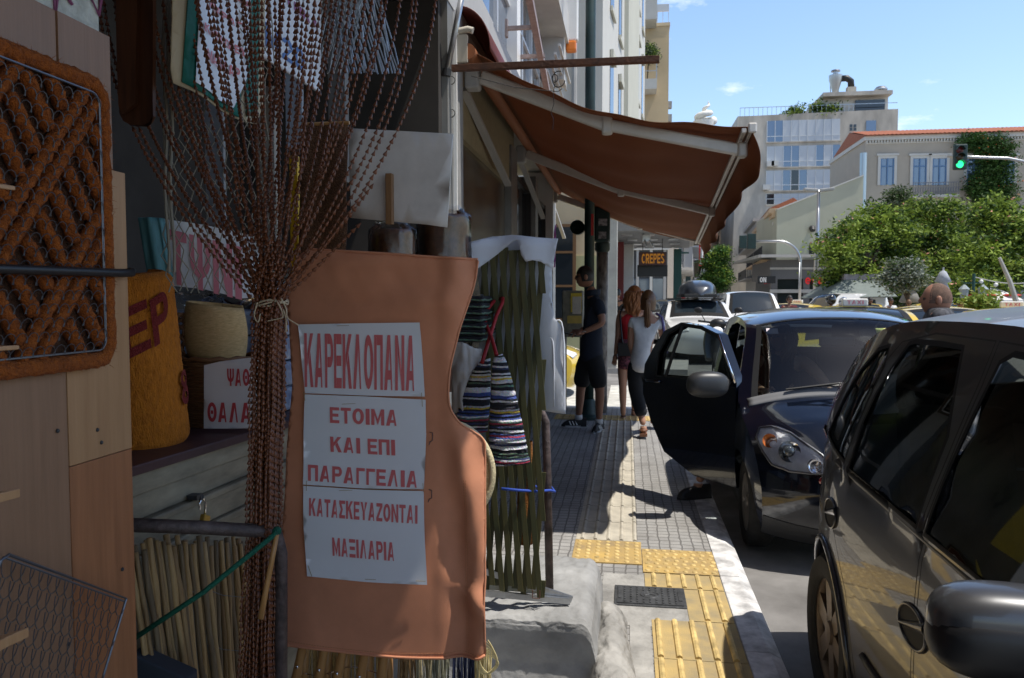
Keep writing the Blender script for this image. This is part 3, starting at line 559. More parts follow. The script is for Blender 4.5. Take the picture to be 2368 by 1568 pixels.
# --- corner restaurant under the blank cream wall
t = empty('corner_restaurant', (15.5, 60, 0), 'grey corner fast food restaurant with red letters under a glass canopy', 'restaurant')
GRYR = mat('grey cladding', (.11, .11, .115), .5, var=.1); BLANK = mat('pale cream render', (.46, .46, .36), .85, var=.05, scale=.7)
P60 = Plane(10.75, 60)
b = MB(); (ua, za), (ub, zb) = P60.uv(1776, 487), P60.uv(1995, 408); b.prism([P60.p(0, 4.3), P60.p(ub, 4.3), P60.p(ub, zb), P60.p(0, za)], (0, -.2, 0), (0, 9, 0)); b.build('blank_wall', BLANK, t)
b = MB(); b.prism([P60.p(0, za), P60.p(ub, zb), P60.p(ub, zb + .1), P60.p(0, za + .1)], (0, -.3, 0), (0, 9.02, 0)); b.build('coping', OFFW, t)
b = MB(); b.bb(10.3, 22, 59.4, 68, 2.9, 4.3); b.build('fascia', GRYR, t)
b = MB(); b.bb(10.25, 22, 59.33, 59.4, 3.6, 3.75); b.bb(10.25, 22, 59.3, 59.4, 1.9, 2.15); b.build('band', GREYW, t)
b = MB(); b.bb(10.6, 22, 59.7, 68, 0, 2.9); b.build('shop_glass', PANED, t)
for x in (10.35, 12.6, 16.4): b = MB(); b.bb(x, x + .45, 59.4, 59.85, 0, 2.9); b.build('pillar', GRYR, t)
b = MB(); b.prism([Vector((9.3, 57.6, 4.45)), Vector((22, 58.0, 4.45)), Vector((22, 59.4, 4.5)), Vector((10.6, 59.4, 4.5)), Vector((10.6, 68, 4.5)), Vector((8.9, 70, 4.45))], (0, 0, 0), (0, 0, .1)); b.build('canopy', mat('canopy glass', (.22, .26, .25), .3), t)
b = MB(); b.bar((9.3, 57.6, 4.5), (22, 58, 4.5), .2); b.bar((9.3, 57.6, 4.5), (8.9, 70, 4.5), .2); b.build('canopy_edge', GREYW, t)
RED = emit('red sign letter', (.5, .01, .01), .35)
P59 = Plane(10.75, 59.32)
text_on('everest', P59, 1862, 636, 1951, 657, RED, t, off=.05, bold=.03)
text_on('everest', Plane(10.25, 59.6, math.atan2(D2.y, D2.x)), 0.5, 3.5, 5, 2.6, RED, t, off=-.0, bold=.03, px=False)
b = MB(); b.bb(16.1, 16.9, 59.4, 59.79, 5.9, 7.4); b.bb(17.2, 17.9, 59.4, 59.79, 6.1, 7.0); b.build('air_conditioner', GREYW, t, bevel=.02)
b = MB(); b.bb(13.05, 13.75, 59.73, 59.79, 4.6, 5.5); b.build('vent_grille', PANED, t); b = MB(); b.tube([(13.2, 59.9, 6.6), (13.2, 59.5, 6.6), (13.2, 59.4, 6.4)], .2, 10); b.build('vent_pipe', DARK, t)
# --- tall apartment block behind
ab = empty('apartment_block', (24, 100, 0), 'tall off white apartment block with wide glazed window bands and roof plants', 'building')
P97 = Plane(14, 97); CONCW = mat('stained white concrete', (.46, .42, .355), .85, var=.32, scale=.6, detail=10, stretch=(1, 1, .35))
(ul, zt), (ur, zb) = P97.uv(1738, 268), P97.uv(2066, 690)
b = MB(); b.prism([P97.p(P97.uv(1690, 690)[0], 0), P97.p(ur, 0), P97.p(ur, P97.uv(2066, 252)[1]), P97.p(P97.uv(1738, 268)[0], zt), P97.p(P97.uv(1706, 268)[0], zt)], (0, 0, 0), (0, 14, 0)); b.build('wall', CONCW, ab)
pu, pz = P97.uv(1908, 222); pr, _ = P97.uv(2064, 215); b = MB(); b.prism([P97.p(P97.uv(1905, 258)[0], zt), P97.p(pr, zt), P97.p(pr, P97.uv(2064, 212)[1]), P97.p(pu, pz)], (0, 1.5, 0), (0, 12, 0)); b.build('penthouse', OFFW, ab)
b = MB(); u0, z0 = P97.uv(1985, 250); u1, z1 = P97.uv(2055, 223); b.bb(14 + u0, 14 + u1, 98.3, 98.49, z0, z1); b.build('penthouse_window', PANED, ab)
b = MB(); u0, z0 = P97.uv(1905, 222); u1, z1 = P97.uv(2066, 214); b.bb(14 + u0, 14 + u1, 97.2, 110, z1 - .1, z1 + .35); b.build('penthouse_roof', CONCW, ab)
for k in range(4):
    y0, y1 = (280, 339, 395, 449)[k], (324, 383, 438, 470)[k]; (ua, z1), (ub, z0) = P97.uv(1774 + (-2 if k > 1 else 0), y0), P97.uv(1943, y1)
    b = MB(); b.bb(14 + ua - .1, 14 + ub + .1, 96.85, 97.01, z0 - .15, z0 - .001); b.build('sill', CONCW, ab)
    n = 9
    for i in range(n):
        a0 = 14 + ua + (ub - ua) * i / n; a1 = 14 + ua + (ub - ua) * (i + 1) / n
        m = (PANE, mat('white blind', (.52, .55, .58), .3), mat('white blind', (0, 0, 0)), PANED)[random.choice((0, 0, 1, 1, 1, 3)) if k else random.choice((0, 1, 1))]
        b = MB(); b.bb(a0 + .05, a1 - .05, 96.98, 96.998, z0, z1); b.build('window', m, ab)
        b = MB(); b.bb(a0 - .04, a0 + .04, 96.93, 96.997, z0, z1); b.bb(a0 + .04, a1 - .04, 96.94, 96.979, z0 + .6, z0 + .68); b.build('window_frame', ALU, ab)
for (xx, yy) in ((1968, 291), (1977, 291), (1968, 299), (1977, 299), (1968, 346), (1977, 346), (1968, 355), (1977, 355), (1967, 402), (1976, 402), (1967, 410), (1976, 410)):
    u, z = P97.uv(xx, yy); b = MB(); b.bb(14 + u - .15, 14 + u + .15, 96.97, 97.1, z - .17, z + .17); b.build('vent', PANED, ab)
u, z = P97.uv(2014, 291); b = MB(); b.bb(14 + u - .55, 14 + u + .55, 96.95, 97.1, z - .6, z + .6); b.build('window', PANE, ab)
b = MB()
for k in range(26): u = P97.uv(1712 + k * 10.5, 260)[0]; b.bb(14 + u, 14 + u + .05, 97.3, 97.35, zt, zt + 1.0)
b.bb(14 + P97.uv(1712, 260)[0], 14 + ur, 97.29, 97.36, zt + 1, zt + 1.07); b.build('roof_railing', STEEL, ab)
for (xx, yy) in ((1851, 270), (1780, 386), (1771, 440)): u, z = P97.uv(xx if yy != 270 else 1790, yy if yy != 270 else 385); b = MB(); b.bb(14 + u - .4, 14 + u + .4, 96.4, 96.85, z, z + .6); b.build('air_conditioner', OFFW, ab)
t = empty('roof_extractor', (atY(1932, 222, 100).x, 100, 28), 'shiny steel cone extractor with black elbow duct on the apartment roof', 'extractor')
c = atY(1932, 190, 100); b = MB(); b.lathe([(.12, -1.9), (.75, .2), (.78, .8), (.3, .95), (.3, 1.25), (.55, 1.25), (.5, 1.4), (.05, 1.45)], c, n=14); b.build('cone', STEEL, t, smooth=True, angle=40)
b = MB(); b.tube([c + Vector((.6, 0, .4)), c + Vector((1.3, 0, .4)), c + Vector((1.75, 0, .05)), c + Vector((1.8, 0, -.7))], .38, 10); b.build('duct', BLACK, t, smooth=True)
b = MB(); b.bb(c.x + 1.3, c.x + 2.3, 99.6, 100.4, c.z - 2.3, c.z - .7); b.bar(c + Vector((-.4, .4, -2.3)), c + Vector((-.5, .4, 0)), .08); b.bar(c + Vector((.4, .4, -2.3)), c + Vector((.5, .4, 0)), .08); b.build('base', CONCW, t)
c = atY(2037, 206, 100); t = empty('roof_siren', (c.x, 100, c.z - .9), 'small mushroom shaped siren on legs on the apartment roof', 'siren')
b = MB(); b.lathe([(.05, .35), (.5, .25), (.75, .0), (.75, -.12), (.3, -.15), (.25, -.5)], c, n=12, cap=True); b.build('siren_head', STEEL, t, smooth=True, angle=40)
b = MB(); [b.bar(c + Vector((sx * .2, sy * .2, -.3)), c + Vector((sx * .45, sy * .45, -1.1)), .08) for sx in (-1, 1) for sy in (-1, 1)]; b.build('stand', STEEL, t)
# --- mansion with red tiles
ms = empty('mansion', (30, 74, 0), 'grey beige mansion with red tiled roof, white framed windows and iron balcony', 'building')
P72 = Plane(21.8, 72); MAN = mat('grey beige plaster', (.43, .38, .31), .85, var=.05, scale=1.); BLUEF = mat('blue painted frame', (.10, .20, .36), .5)
ul, ze = P72.uv(2002, 326); b = MB(); b.bb(21.8 + ul, 44, 72, 84, 0, ze); b.build('wall', MAN, ms)
b = MB(); b.bb(21.8 + ul - .15, 44.2, 71.7, 84, ze, ze + .35)
for k in range(90): b.bb(21.8 + ul + k * .24, 21.8 + ul + k * .24 + .12, 71.78, 71.999, ze - .2, ze - .001)
b.build('cornice', OFFW, ms)
b = MB(); zr = P72.uv(2005, 306)[1]
def tilef(u, v): x = 21.8 + ul - .2 + 22.5 * u; return (x, 71.4 + 5 * v, ze + .36 + (1.3) * v + .06 * abs(math.sin(x * 9)))
b.grid(tilef, 500, 3); b.prism([Vector((21.8 + ul - .2, 71.4, ze + .351)), Vector((21.8 + ul - .2, 76.4, ze + 1.6)), Vector((21.8 + ul - .2, 82, ze + .351))], (0, 0, 0), (22.5, 0, 0)); b.build('roof', ROOFT, ms)
b = MB(); b.bb(21.8 + ul, 44.1, 71.9, 71.999, P72.uv(2000, 487)[1], P72.uv(2000, 483)[1]); b.bb(21.8 + ul, 44.1, 71.93, 71.999, P72.uv(2000, 334)[1], P72.uv(2000, 331)[1]); b.build('string_course', OFFW, ms)
for (xa, xb, ya, yb) in ((2036, 2066, 367, 428), (2111, 2141, 367, 428), (2156, 2187, 367, 428), (2236, 2266, 367, 428), (2313, 2343, 367, 428)):
    (a, z1), (c, z0) = P72.uv(xa, ya), P72.uv(xb, yb); a += 21.8; c += 21.8
    b = MB(); b.bb(a - .22, a, 71.88, 72.0, z0, z1 + .22); b.bb(c, c + .22, 71.88, 72.0, z0, z1 + .22); b.bb(a, c, 71.88, 72, z1, z1 + .22); b.bb(a - .35, c + .35, 71.8, 72, z1 + .221, z1 + .4); wf = b.build('window_surround', OFFW, ms)
    b = MB(); b.bb(a, c, 71.97, 71.99, z0, z1); b.build('window', PANE, ms)
    b = MB(); mid = (a + c) / 2; b.bb(mid - .05, mid + .05, 71.9, 71.968, z0, z1); b.bb(a, a + .09, 71.9, 71.968, z0, z1); b.bb(c - .09, c, 71.9, 71.968, z0, z1); b.bb(a + .09, mid - .05, 71.91, 71.968, z0 + 1.55, z0 + 1.65); b.bb(mid + .05, c - .09, 71.91, 71.968, z0 + 1.55, z0 + 1.65); b.build('window_frame', BLUEF, ms)
(a, z1), (c, z0) = P72.uv(2102, 426), P72.uv(2207, 455); a += 21.8; c += 21.8
b = MB(); b.bb(a, c, 71.0, 71.99, z0 - .1, z0 + .1)
for x in (a + .4, c - .6): b.prism([Vector((x, 71.99, z0 - .1)), Vector((x, 71.99, z0 - .9)), Vector((x, 71.3, z0 - .1))], (0, 0, 0), (.25, 0, 0))
b.build('balcony', GREYW, ms)
b = MB(); b.bb(a, c, 71.0, 71.06, z1 - .06, z1)
k = a
while k < c: b.bb(k, k + .03, 71.02, 71.05, z0 + .1, z1 - .06); b.tube([(k + .1 + .07 * math.cos(q * .8), 71.03, z0 + .5 + .25 * math.sin(q * .8)) for q in range(8)], .018, 4, close=True); k += .2
b.build('railing', mat('grey iron railing', (.14, .15, .17), .5), ms)
b = MB(); p = P72.uv(1991, 356); b.tube([(21.8 + p[0] + .1, 71.6, 5), (21.8 + p[0] + .1, 71.6, p[1])], .28, 12); b.build('duct', mat('pale blue steel', (.42, .52, .58), .35, .5), ms)
# ================================================================== GOODS OF THE LEFT SHOP
def thing1(o, label, cat, group=None): return tag(o, label, cat, group)
def nz3(x, y, z): return mnoise.noise(Vector((x, y, z)))
COIR = mat('coir fibre', (.42, .105, .006), .95, col2=(.20, .045, .003), scale=90, bump=1., bscale=260)
COIRL = mat('golden coir fibre', (.66, .21, .010), .95, col2=(.44, .125, .005), scale=120, bump=1., bscale=300, stretch=(1, 1, .35))
WIRE = mat('galvanised wire', (.16, .17, .19), .4, .85)
def wood_mat(name, c1, c2, sc=6.):
    return mat(name, c1, .45, col2=c2, scale=sc, stretch=(9, 9, .55), detail=8, bump=.08, bscale=40)
LAM = wood_mat('cherry laminate', (.36, .15, .062), (.25, .10, .04)); LAM2 = wood_mat('pale laminate edge', (.42, .235, .11), (.34, .18, .08)); LAMG = wood_mat('greyish laminate', (.29, .16, .09), (.22, .12, .065))
BAMB = mat('bamboo cane', (.46, .25, .09), .4, col2=(.36, .17, .05), scale=14, stretch=(3, 3, .4)); BAMBD = mat('dry split cane', (.38, .25, .11), .6, col2=(.22, .13, .055), scale=12, stretch=(6, 6, .4))
BAMBL = mat('bright split cane', (.50, .33, .14), .55, col2=(.36, .22, .09), scale=12, stretch=(6, 6, .4)); BAMBK = mat('grey split cane', (.24, .17, .09), .65, col2=(.12, .08, .04), scale=12, stretch=(6, 6, .4))
PAPER = mat('laminated paper', (.74, .755, .79), .16, spec=.5, var=.03, scale=6); PINKL = mat('faded pink letters', (.62, .15, .155), .35); REDL = mat('red letters', (.50, .06, .075), .4)
CORD = mat('pale cord', (.52, .42, .28), .8); GREENC = mat('green cord', (.0, .10, .055), .7, bump=.6, bscale=200)
# --- laminate boards carrying the mats
PB = Plane(-.955, 0, rad(90))
t = empty('laminate_board', (-.965, 1.1, 0), 'tall cherry coloured laminate board made of planks behind the coir mat', 'board')
cols = ((.43, .63), (.632, .832), (.834, 1.026), (1.028, 1.216), (1.218, 1.39))
for i, (y0, y1) in enumerate(cols):
    zs = ((.02, 1.2065), (1.208, 1.74)) if i == 4 else ((.02, .62 + .37 * (i % 3)), (.622 + .37 * (i % 3), 1.985))
    for k, (z0, z1) in enumerate(zs):
        b = MB(); b.bb(-.975, -.958 + rnd(-.001, .001), y0, y1, z0, z1); b.build('plank', (LAM2 if (i == 4 and k == 1) else LAMG if (k == 1 and i < 4) else LAM), t, bevel=.001)
b = MB(); b.bb(-.974, -.956, 1.218, 1.352, 1.742, 1.985); b.build('plank', LAMG, t)
b = MB(); [b.lathe([(.0001, .003), (.003, .002), (.004, 0)], (-.957, y, z), (1, 0, 0), 8) for y, z in ((1.19, 1.275), (1.29, 1.26), (1.30, 1.235), (1.2, .9), (1.35, .98))]; b.build('nail', DARK, t)
t = empty('foam_sign', (-.975, 1.1, 1.99), 'whitish rough sign with purple strokes above the laminate board', 'sign')
b = MB(); b.bb(-.99, -.965, .6, 1.335, 1.988, 2.5); b.build('panel', mat('rough white foam', (.50, .53, .50), .9, var=.25, scale=30, bump=.8, bscale=60), t)
b = MB(); PF = Plane(-.962, 0, rad(90))
for pts in (((330, -30), (290, -5), (318, 66), (330, -30)), ((212, -10), (232, 26)), ((175, -14), (178, 64), (184, -5))):
    b.tube([PF.p(*PF.uv(x * .72, y * .6 - 5)) for x, y in pts], .003, 5)
b.build('lettering', mat('purple marker', (.22, .06, .15), .6), t)
# --- coir door mat with wire loops
t = empty('coir_mat', (-.93, 1.2, 1.38), 'rust brown coir and wire door mat with diagonal bars strapped to the board', 'door mat')
MY0, MY1, MZ0, MZ1 = .885, 1.310, 1.378, 1.890
def rrect(y0, y1, z0, z1, r, n=6):
    out = []
    for cy, cz, a in ((y1 - r, z1 - r, 0), (y0 + r, z1 - r, 90), (y0 + r, z0 + r, 180), (y1 - r, z0 + r, 270)):
        out += [(cy + r * math.cos(rad(a + 90 * k / n)), cz + r * math.sin(rad(a + 90 * k / n))) for k in range(n + 1)]
    return out
def fuzz(b, sc=.004):
    for i, v in enumerate(b.v): d = Vector((nz3(v.x * 90, v.y * 90, v.z * 90), nz3(v.y * 90, v.z * 90 + 5, v.x * 90), nz3(v.z * 90, v.x * 90, v.y * 90 + 9))); b.v[i] = v + d * sc
def hairs(b, n, L, pick):
    for _ in range(n):
        p, d = pick(); d = (d + Vector((rnd(-.7, .7), rnd(-.7, .7), rnd(-.7, .7)))).normalized() * L * rnd(.5, 1.2); s = d.orthogonal().normalized() * .00045; b.add([p - s, p + s, p + d], [(0, 1, 2)])
b = MB(); P = dens(rrect(MY0 + .012, MY1 - .012, MZ0 + .012, MZ1 - .012, .03), .008); b.tube([(-.938, y, z) for y, z in P], .0145, 10, close=True); fuzz(b)
hairs(b, 2600, .012, lambda: (lambda q: (Vector((-.938 + rnd(0, .012), q[0] + rnd(-.012, .012), q[1] + rnd(-.012, .012))), Vector((.6, rnd(-1, 1), rnd(-1, 1)))))(random.choice(P))); b.build('border', COIR, t, smooth=True, fix=False)
def clipseg(a, d, L=2.):
    lo, hi = None, None; k = -L
    while k < L:
        y, z = a[0] + d[0] * k, a[1] + d[1] * k
        if MY0 + .02 < y < MY1 - .02 and MZ0 + .02 < z < MZ1 - .02: lo = k if lo is None else lo; hi = k
        k += .004
    return lo, hi
ang = rad(52); d1 = (math.cos(ang), math.sin(ang)); nrm = (-d1[1], d1[0]); ang2 = rad(-58); d2 = (math.cos(ang2), math.sin(ang2))
b = MB(); b.bb(-.9555, -.950, MY0 + .02, MY1 - .02, MZ0 + .02, MZ1 - .02); b.build('gap_shade', mat('dark coir backing', (.055, .020, .007), .95, var=.4, scale=60, bump=.8, bscale=200), t)  # dark sheet stands in for the shade on the board between the bars
def coirbar(p, q):
    L = math.dist(p, q)
    if L < .03: return
    n = max(3, int(L / .008)); b = MB(); pts = [(-.939, p[0] + (q[0] - p[0]) * i / n, p[1] + (q[1] - p[1]) * i / n) for i in range(n + 1)]; b.tube(pts, [.0118 * (.75 if i in (0, n) else 1) for i in range(n + 1)], 9); fuzz(b)
    hairs(b, int(L * 3000), .010, lambda: (Vector(random.choice(pts)) + Vector((.006, rnd(-.009, .009), rnd(-.009, .009))), Vector((.8, rnd(-1, 1), rnd(-1, 1))))); b.build('coir_bar', COIR, t, smooth=True, fix=False)
cc = ((MY0 + MY1) / 2 + .02, (MZ0 + MZ1) / 2)
for k in range(-3, 4):
    base = k * .152
    for off in (0, .031):
        a = (cc[0] + nrm[0] * (base + off), cc[1] + nrm[1] * (base + off)); lo, hi = clipseg(a, d1)
        if lo is not None: coirbar((a[0] + d1[0] * lo, a[1] + d1[1] * lo), (a[0] + d1[0] * hi, a[1] + d1[1] * hi))
    j = -14
    while j < 14:                                                    # short bars between two long ones
        s = j * .053; a = (cc[0] + nrm[0] * (base + .091) + d1[0] * s, cc[1] + nrm[1] * (base + .091) + d1[1] * s); h = .046; lo, hi = clipseg(a, d2, h / max(.2, abs(d2[0] * nrm[0] + d2[1] * nrm[1])))
        if lo is not None and not (k == 1 and j in (2, 3)): coirbar((a[0] + d2[0] * lo, a[1] + d2[1] * lo), (a[0] + d2[0] * hi, a[1] + d2[1] * hi))
        j += 1
b = MB(); st = .0235; ny = int((MY1 - MY0 - .05) / st); nzz = int((MZ1 - MZ0 - .05) / .0225)
for i in range(ny):
    for j in range(nzz):
        y = MY0 + .03 + st * (i + .5 + (.5 if j % 2 else 0)); z = MZ0 + .03 + .0225 * j
        if y < MY1 - .03: b.tube([(-.9265 + .004 * math.sin(math.pi * k / 6), y + .013 * math.cos(math.pi * k / 6), z + .016 * math.sin(math.pi * k / 6)) for k in range(7)], .0008, 4, caps=False)
b.build('wire_mesh', WIRE, t, fix=False)
b = MB(); b.tube([(-.928, y, z) for y, z in rrect(MY0 + .03, MY1 - .03, MZ0 + .03, MZ1 - .03, .02)], .0021, 6, close=True); b.build('wire_frame', WIRE, t)
b = MB(); b.tube([(-.915, .6, 1.542), (-.912, 1.0, 1.543), (-.914, 1.30, 1.546), (-.925, 1.355, 1.548), (-.95, 1.393, 1.552), (-.985, 1.398, 1.553)], .0075, 8); tag(b.build('strap', BLACK, smooth=True), 'black rubber strap holding the coir mat to the board', 'strap')
# --- bare wire mat below
t = empty('wire_mat', (-.94, 1.25, .75), 'bare wire loop door mat without coir hanging low on the laminate board', 'wire mat')
PW = Plane(-.935, 0, rad(90)); A, B_, C_ = (Vector(PW.uv(*q)) for q in ((292, 1384), (8, 1278), (228, 1600)))
ex = (B_ - A); LX = ex.length; ex.normalize(); ey = (C_ - A).normalized(); LY = .42
def wq(s, q, x=0.): p = A + ex * s + ey * q; return (-.935 + x, p.x, p.y)
b = MB(); b.tube([wq(.0, .0), wq(LX - .012, 0), wq(LX, .012), wq(LX, LY), wq(0, LY)], .0026, 7, close=True); b.tube([wq(.004, .006), wq(LX * .99, .006)], .0018, 6); b.build('wire_frame', WIRE, t)
b = MB()
for j in range(15):
    for i in range(15):
        s = LX * (i + .6 + (.5 if j % 2 else 0)) / 15.4; q = .006 + LY * j / 15.
        b.tube([wq(s + .0155 * math.cos(math.pi * k / 7), q + .0225 * math.sin(math.pi * k / 7) * 1.25, .003 * math.sin(math.pi * k / 7)) for k in range(8)], .0009, 4, caps=False)
b.build('wire_mesh', WIRE, t, fix=False)
# --- pointed wooden slats sticking in from beyond the picture
for z, y1, th, lab in ((1.642, .932, .006, 'topmost pointed wooden slat sticking out in front of the coir mat'), (1.432, .930, .006, 'pointed wooden slat sticking out at the bottom edge of the coir mat'), (1.235, .923, .012, 'pointed wooden slat sticking out between the coir mat and the wire mat'), (1.041, .930, .014, 'lowest pointed wooden slat sticking out over the wire mat')):
    b = MB(); b.prism([Vector((-.80, y1, z)), Vector((-.87, y1 - .12, z)), Vector((-.87, .5, z)), Vector((-.81, .5, z)), Vector((-.805, y1 - .03, z))], (0, 0, 0), (0, 0, th)); tag(b.build('wooden_slat', LAM2, bevel=.001), lab, 'slat', 'pointed slats at the picture edge')
# --- shop counter: maroon shelf over cream panelled shutters, padlock
t = empty('shop_counter', (-1.5, 2.6, 0), 'cream panelled counter front with a worn maroon shelf on top', 'counter')
MARO = mat('chipped maroon paint', (.055, .022, .025), .5, var=.3, scale=5, bump=.2)
SH = mat('dirty cream paint', (.25, .22, .155), .55, var=.38, scale=6, bump=.15, detail=9, stretch=(1, 1, 3))
b = MB(); b.prism([Vector((-1.18, 1.5, 0)), Vector((-1.09, 2.5, 0)), Vector((-1.06, 3.6, 0)), Vector((-2.2, 3.6, 0)), Vector((-2.2, 1.5, 0))], (0, 0, 1.075), (0, 0, 1.10)); b.build('shelf', MARO, t, bevel=.003)
b = MB(); 
for k in range(70): y = 1.52 + k * .028; x = -1.18 + .06 * (y - 1.5) if y < 2.5 else -1.12 + .036 * (y - 2.5); b.box((x + .001, y, 1.094 + rnd(-.008, .004)), (.006, rnd(.01, .045), rnd(.003, .009)))
b.build('chipped_edge', mat('bare wood', (.45, .32, .18), .8), t)
PC = Plane(-1.205, 1.5, math.atan2(1, .06))
for k, (z0, z1, o) in enumerate(((1.02, 1.074, .012), (.955, 1.018, .0), (.935, .953, .016), (.87, .933, .004), (.845, .868, .014), (.55, .843, 0.), (.53, .548, .012), (.1, .528, 0))):
    b = MB(); b.prism([PC.p(0, z0), PC.p(2.05, z0), PC.p(2.05, z1), PC.p(0, z1)], PC.n * -.03, PC.n * (.004 + o)); b.build('moulding' if o else 'panel', SH, t, bevel=.004)
t = empty('padlock', (-1.17, 1.98, .85), 'open brass padlock hanging from the cream counter front', 'padlock')
q = PC.uv(438, 1150); P0 = PC.p(q[0], q[1], .035)
b = MB(); b.tube([P0 + Vector((0, 0, .0)), P0 + Vector((.0, .012, -.004)), P0 + Vector((.0, .022, -.02)), P0 + Vector((0, .018, -.05))], .0035, 8); b.tube([P0, P0 + Vector((0, -.006, -.012)), P0 + Vector((0, -.009, -.03))], .0035, 8); b.build('shackle', CHROME, t, smooth=True)
b = MB(); b.box(P0 + Vector((0, .016, -.068)), (.014, .034, .034), Matrix.Rotation(rad(-25), 3, 'X')); b.build('body', mat('brass', (.45, .30, .07), .35, .8), t, bevel=.003)
b = MB(); b.box(P0 + Vector((-.012, -.01, .006)), (.03, .03, .012)); b.tube([P0 + Vector((-.015, 0, 0)), P0 + Vector((.004, 0, .004))], .008, 8); b.build('hasp', DARK, t)
# --- rolled golden coir mat with red letters
t = empty('coir_roll', (-1.35, 1.98, 1.10), 'rolled golden coir mat with red letters standing on the maroon shelf', 'rolled mat')
AX0, AX1, RR = Vector((-1.33, 1.98, 1.10)), Vector((-1.375, 1.98, 1.565)), .112
def rollp(a, z, o=0.): c = AX0.lerp(AX1, (z - AX0.z) / (AX1.z - AX0.z)); return Vector((c.x + (RR + o) * math.cos(a), c.y + (RR + o) * math.sin(a), z + .01 * math.sin(a)))
b = MB(); 
def rollf(u, v):
    a = -2.9 + 4.4 * u; z = 1.10 + .465 * v; ed = min(v, 1 - v) * .465; o = -.02 * max(0, 1 - ed / .02) ** 2; return rollp(a, z, o + .004 * nz3(a * 14, z * 90, 1) + .0)
b.grid(rollf, 90, 90); b.build('coir', COIRL, t, smooth=True, solid=.02)
def onroll(a0, a1, z0, z1, sl=0.): return lambda s, q: rollp(a0 + (a1 - a0) * s, z0 + (z1 - z0) * q + sl * s, .0185)
for s_, a0, a1, z0, z1, sl in (('Ε', -1.14, -.60, 1.345, 1.475, .03), ('Ρ', -.54, -.10, 1.375, 1.50, .03), ('8', .02, .42, 1.20, 1.295, .01)):
    b = MB(); text_mb(b, s_, onroll(a0, a1, z0, z1, sl), .05); b.build('lettering', mat('red coir dye', (.20, .012, .010), .9, bump=1., bscale=260), t, fix=False)
# --- basket, straw roll and sea mat sign
WICK = mat('brown wicker', (.20, .095, .035), .55, col2=(.10, .04, .015), scale=40, stretch=(1, 1, 5)); STRAW = mat('pale straw weave', (.80, .56, .27), .6, col2=(.52, .32, .12), scale=60, stretch=(1, 1, 6), bump=.5, bscale=200)
t = empty('wicker_basket', (-1.245, 2.36, 1.10), 'dark brown round wicker basket on the shelf beside the coir roll', 'basket')
b = MB()
for k in range(26):
    z = 1.105 + k * .0078; r = .118 + .012 * k / 26
    b.tube([(-1.295 + r * math.cos(a * .2244) * (1 + .018 * (1 if (a + k) % 2 else -1)), 2.34 + r * math.sin(a * .2244) * (1 + .018 * (1 if (a + k) % 2 else -1)), z) for a in range(28)], .0046, 6, close=True)
b.build('weave', WICK, t, smooth=True)
b = MB(); b.tube([(-1.295 + .13 * math.cos(a * .2), 2.34 + .13 * math.sin(a * .2), 1.312 + .004 * math.sin(a * 2.5)) for a in range(32)], .008, 8, close=True); b.build('rim', WICK, t, smooth=True)
b = MB()
for k in range(3): b.tube([(-1.415 + .018 * math.sin(s * .26 + k * 2.1 + s) + .0, 2.30 + .01 * math.cos(s + k * 2.1), 1.30 + .15 * math.sin(s * .15)) for s in range(12)], .006, 6)
b.build('handle', WICK, t, smooth=True)
def strawf(u, v): a = 6.9 * u + 1.2; r = .112 - .042 * u + .012 * math.sin(v * 3.1); return (-1.31 + r * math.cos(a) * 1.0, 2.36 + r * math.sin(a) * .8, 1.305 + .175 * v - .012 * math.cos(a))
b = MB(); b.grid(strawf, 60, 10); tag(b.build('straw_roll', STRAW, smooth=True, solid=.004), 'rolled pale straw mat standing in the wicker basket', 'straw mat')
t = empty('beach_mat_sign', (-1.15, 2.2, 1.10), 'white curled paper with red letters leaning on the wicker basket', 'paper sign')
PS = Plane(-1.16, 2.2, rad(4)); ds = lambda u, z: .02 * math.cos((u + .0) * 9) + .012
sheet('paper', [(481, 843), (520, 834), (583, 826), (612, 824), (613, 986), (480, 988)], PS, PAPER, t, sp=.02, disp=ds, solid=0)
text_on('ΨΑΘ', PS, 537, 850, 588, 890, REDL, t, disp=ds, bold=.03); text_on('ΘΑΛΑ', PS, 490, 927, 588, 973, REDL, t, disp=ds, bold=.03)
BLUEP = mat('blue white packaging', (.50, .56, .66), .25, col2=(.10, .17, .36), scale=16, bump=.3, bscale=30)
for k, (yy, z0, lab) in enumerate(((2.75, 1.10, 'bottom'), (2.75, 1.19, 'second'), (2.75, 1.28, 'third'), (2.75, 1.37, 'top'))):
    b = MB(); b.bb(-1.75, -1.19 + .01 * (k % 2), 2.58, 3.0, z0, z0 + .086); tag(b.build('packed_tablecloth', BLUEP, bevel=.015), lab + ' blue and white packet of the plastic wrapped stack behind the bead bundle', 'packet', 'packed tablecloths on the shelf')
b = MB(); b.grid(lambda u, v: (-1.75 + .75 * u, 2.66 + .1 * math.sin(u * 9) + .05 * nz3(u * 7, v * 6, 2), 1.47 + .16 * v + .04 * nz3(u * 8, v * 5, 0)), 30, 12); tag(b.build('plastic_sheet', glass('crumpled plastic', (.75, .78, .82), .9, .12), smooth=True), 'crumpled clear plastic sheet lying on the stacked packets', 'plastic sheet')
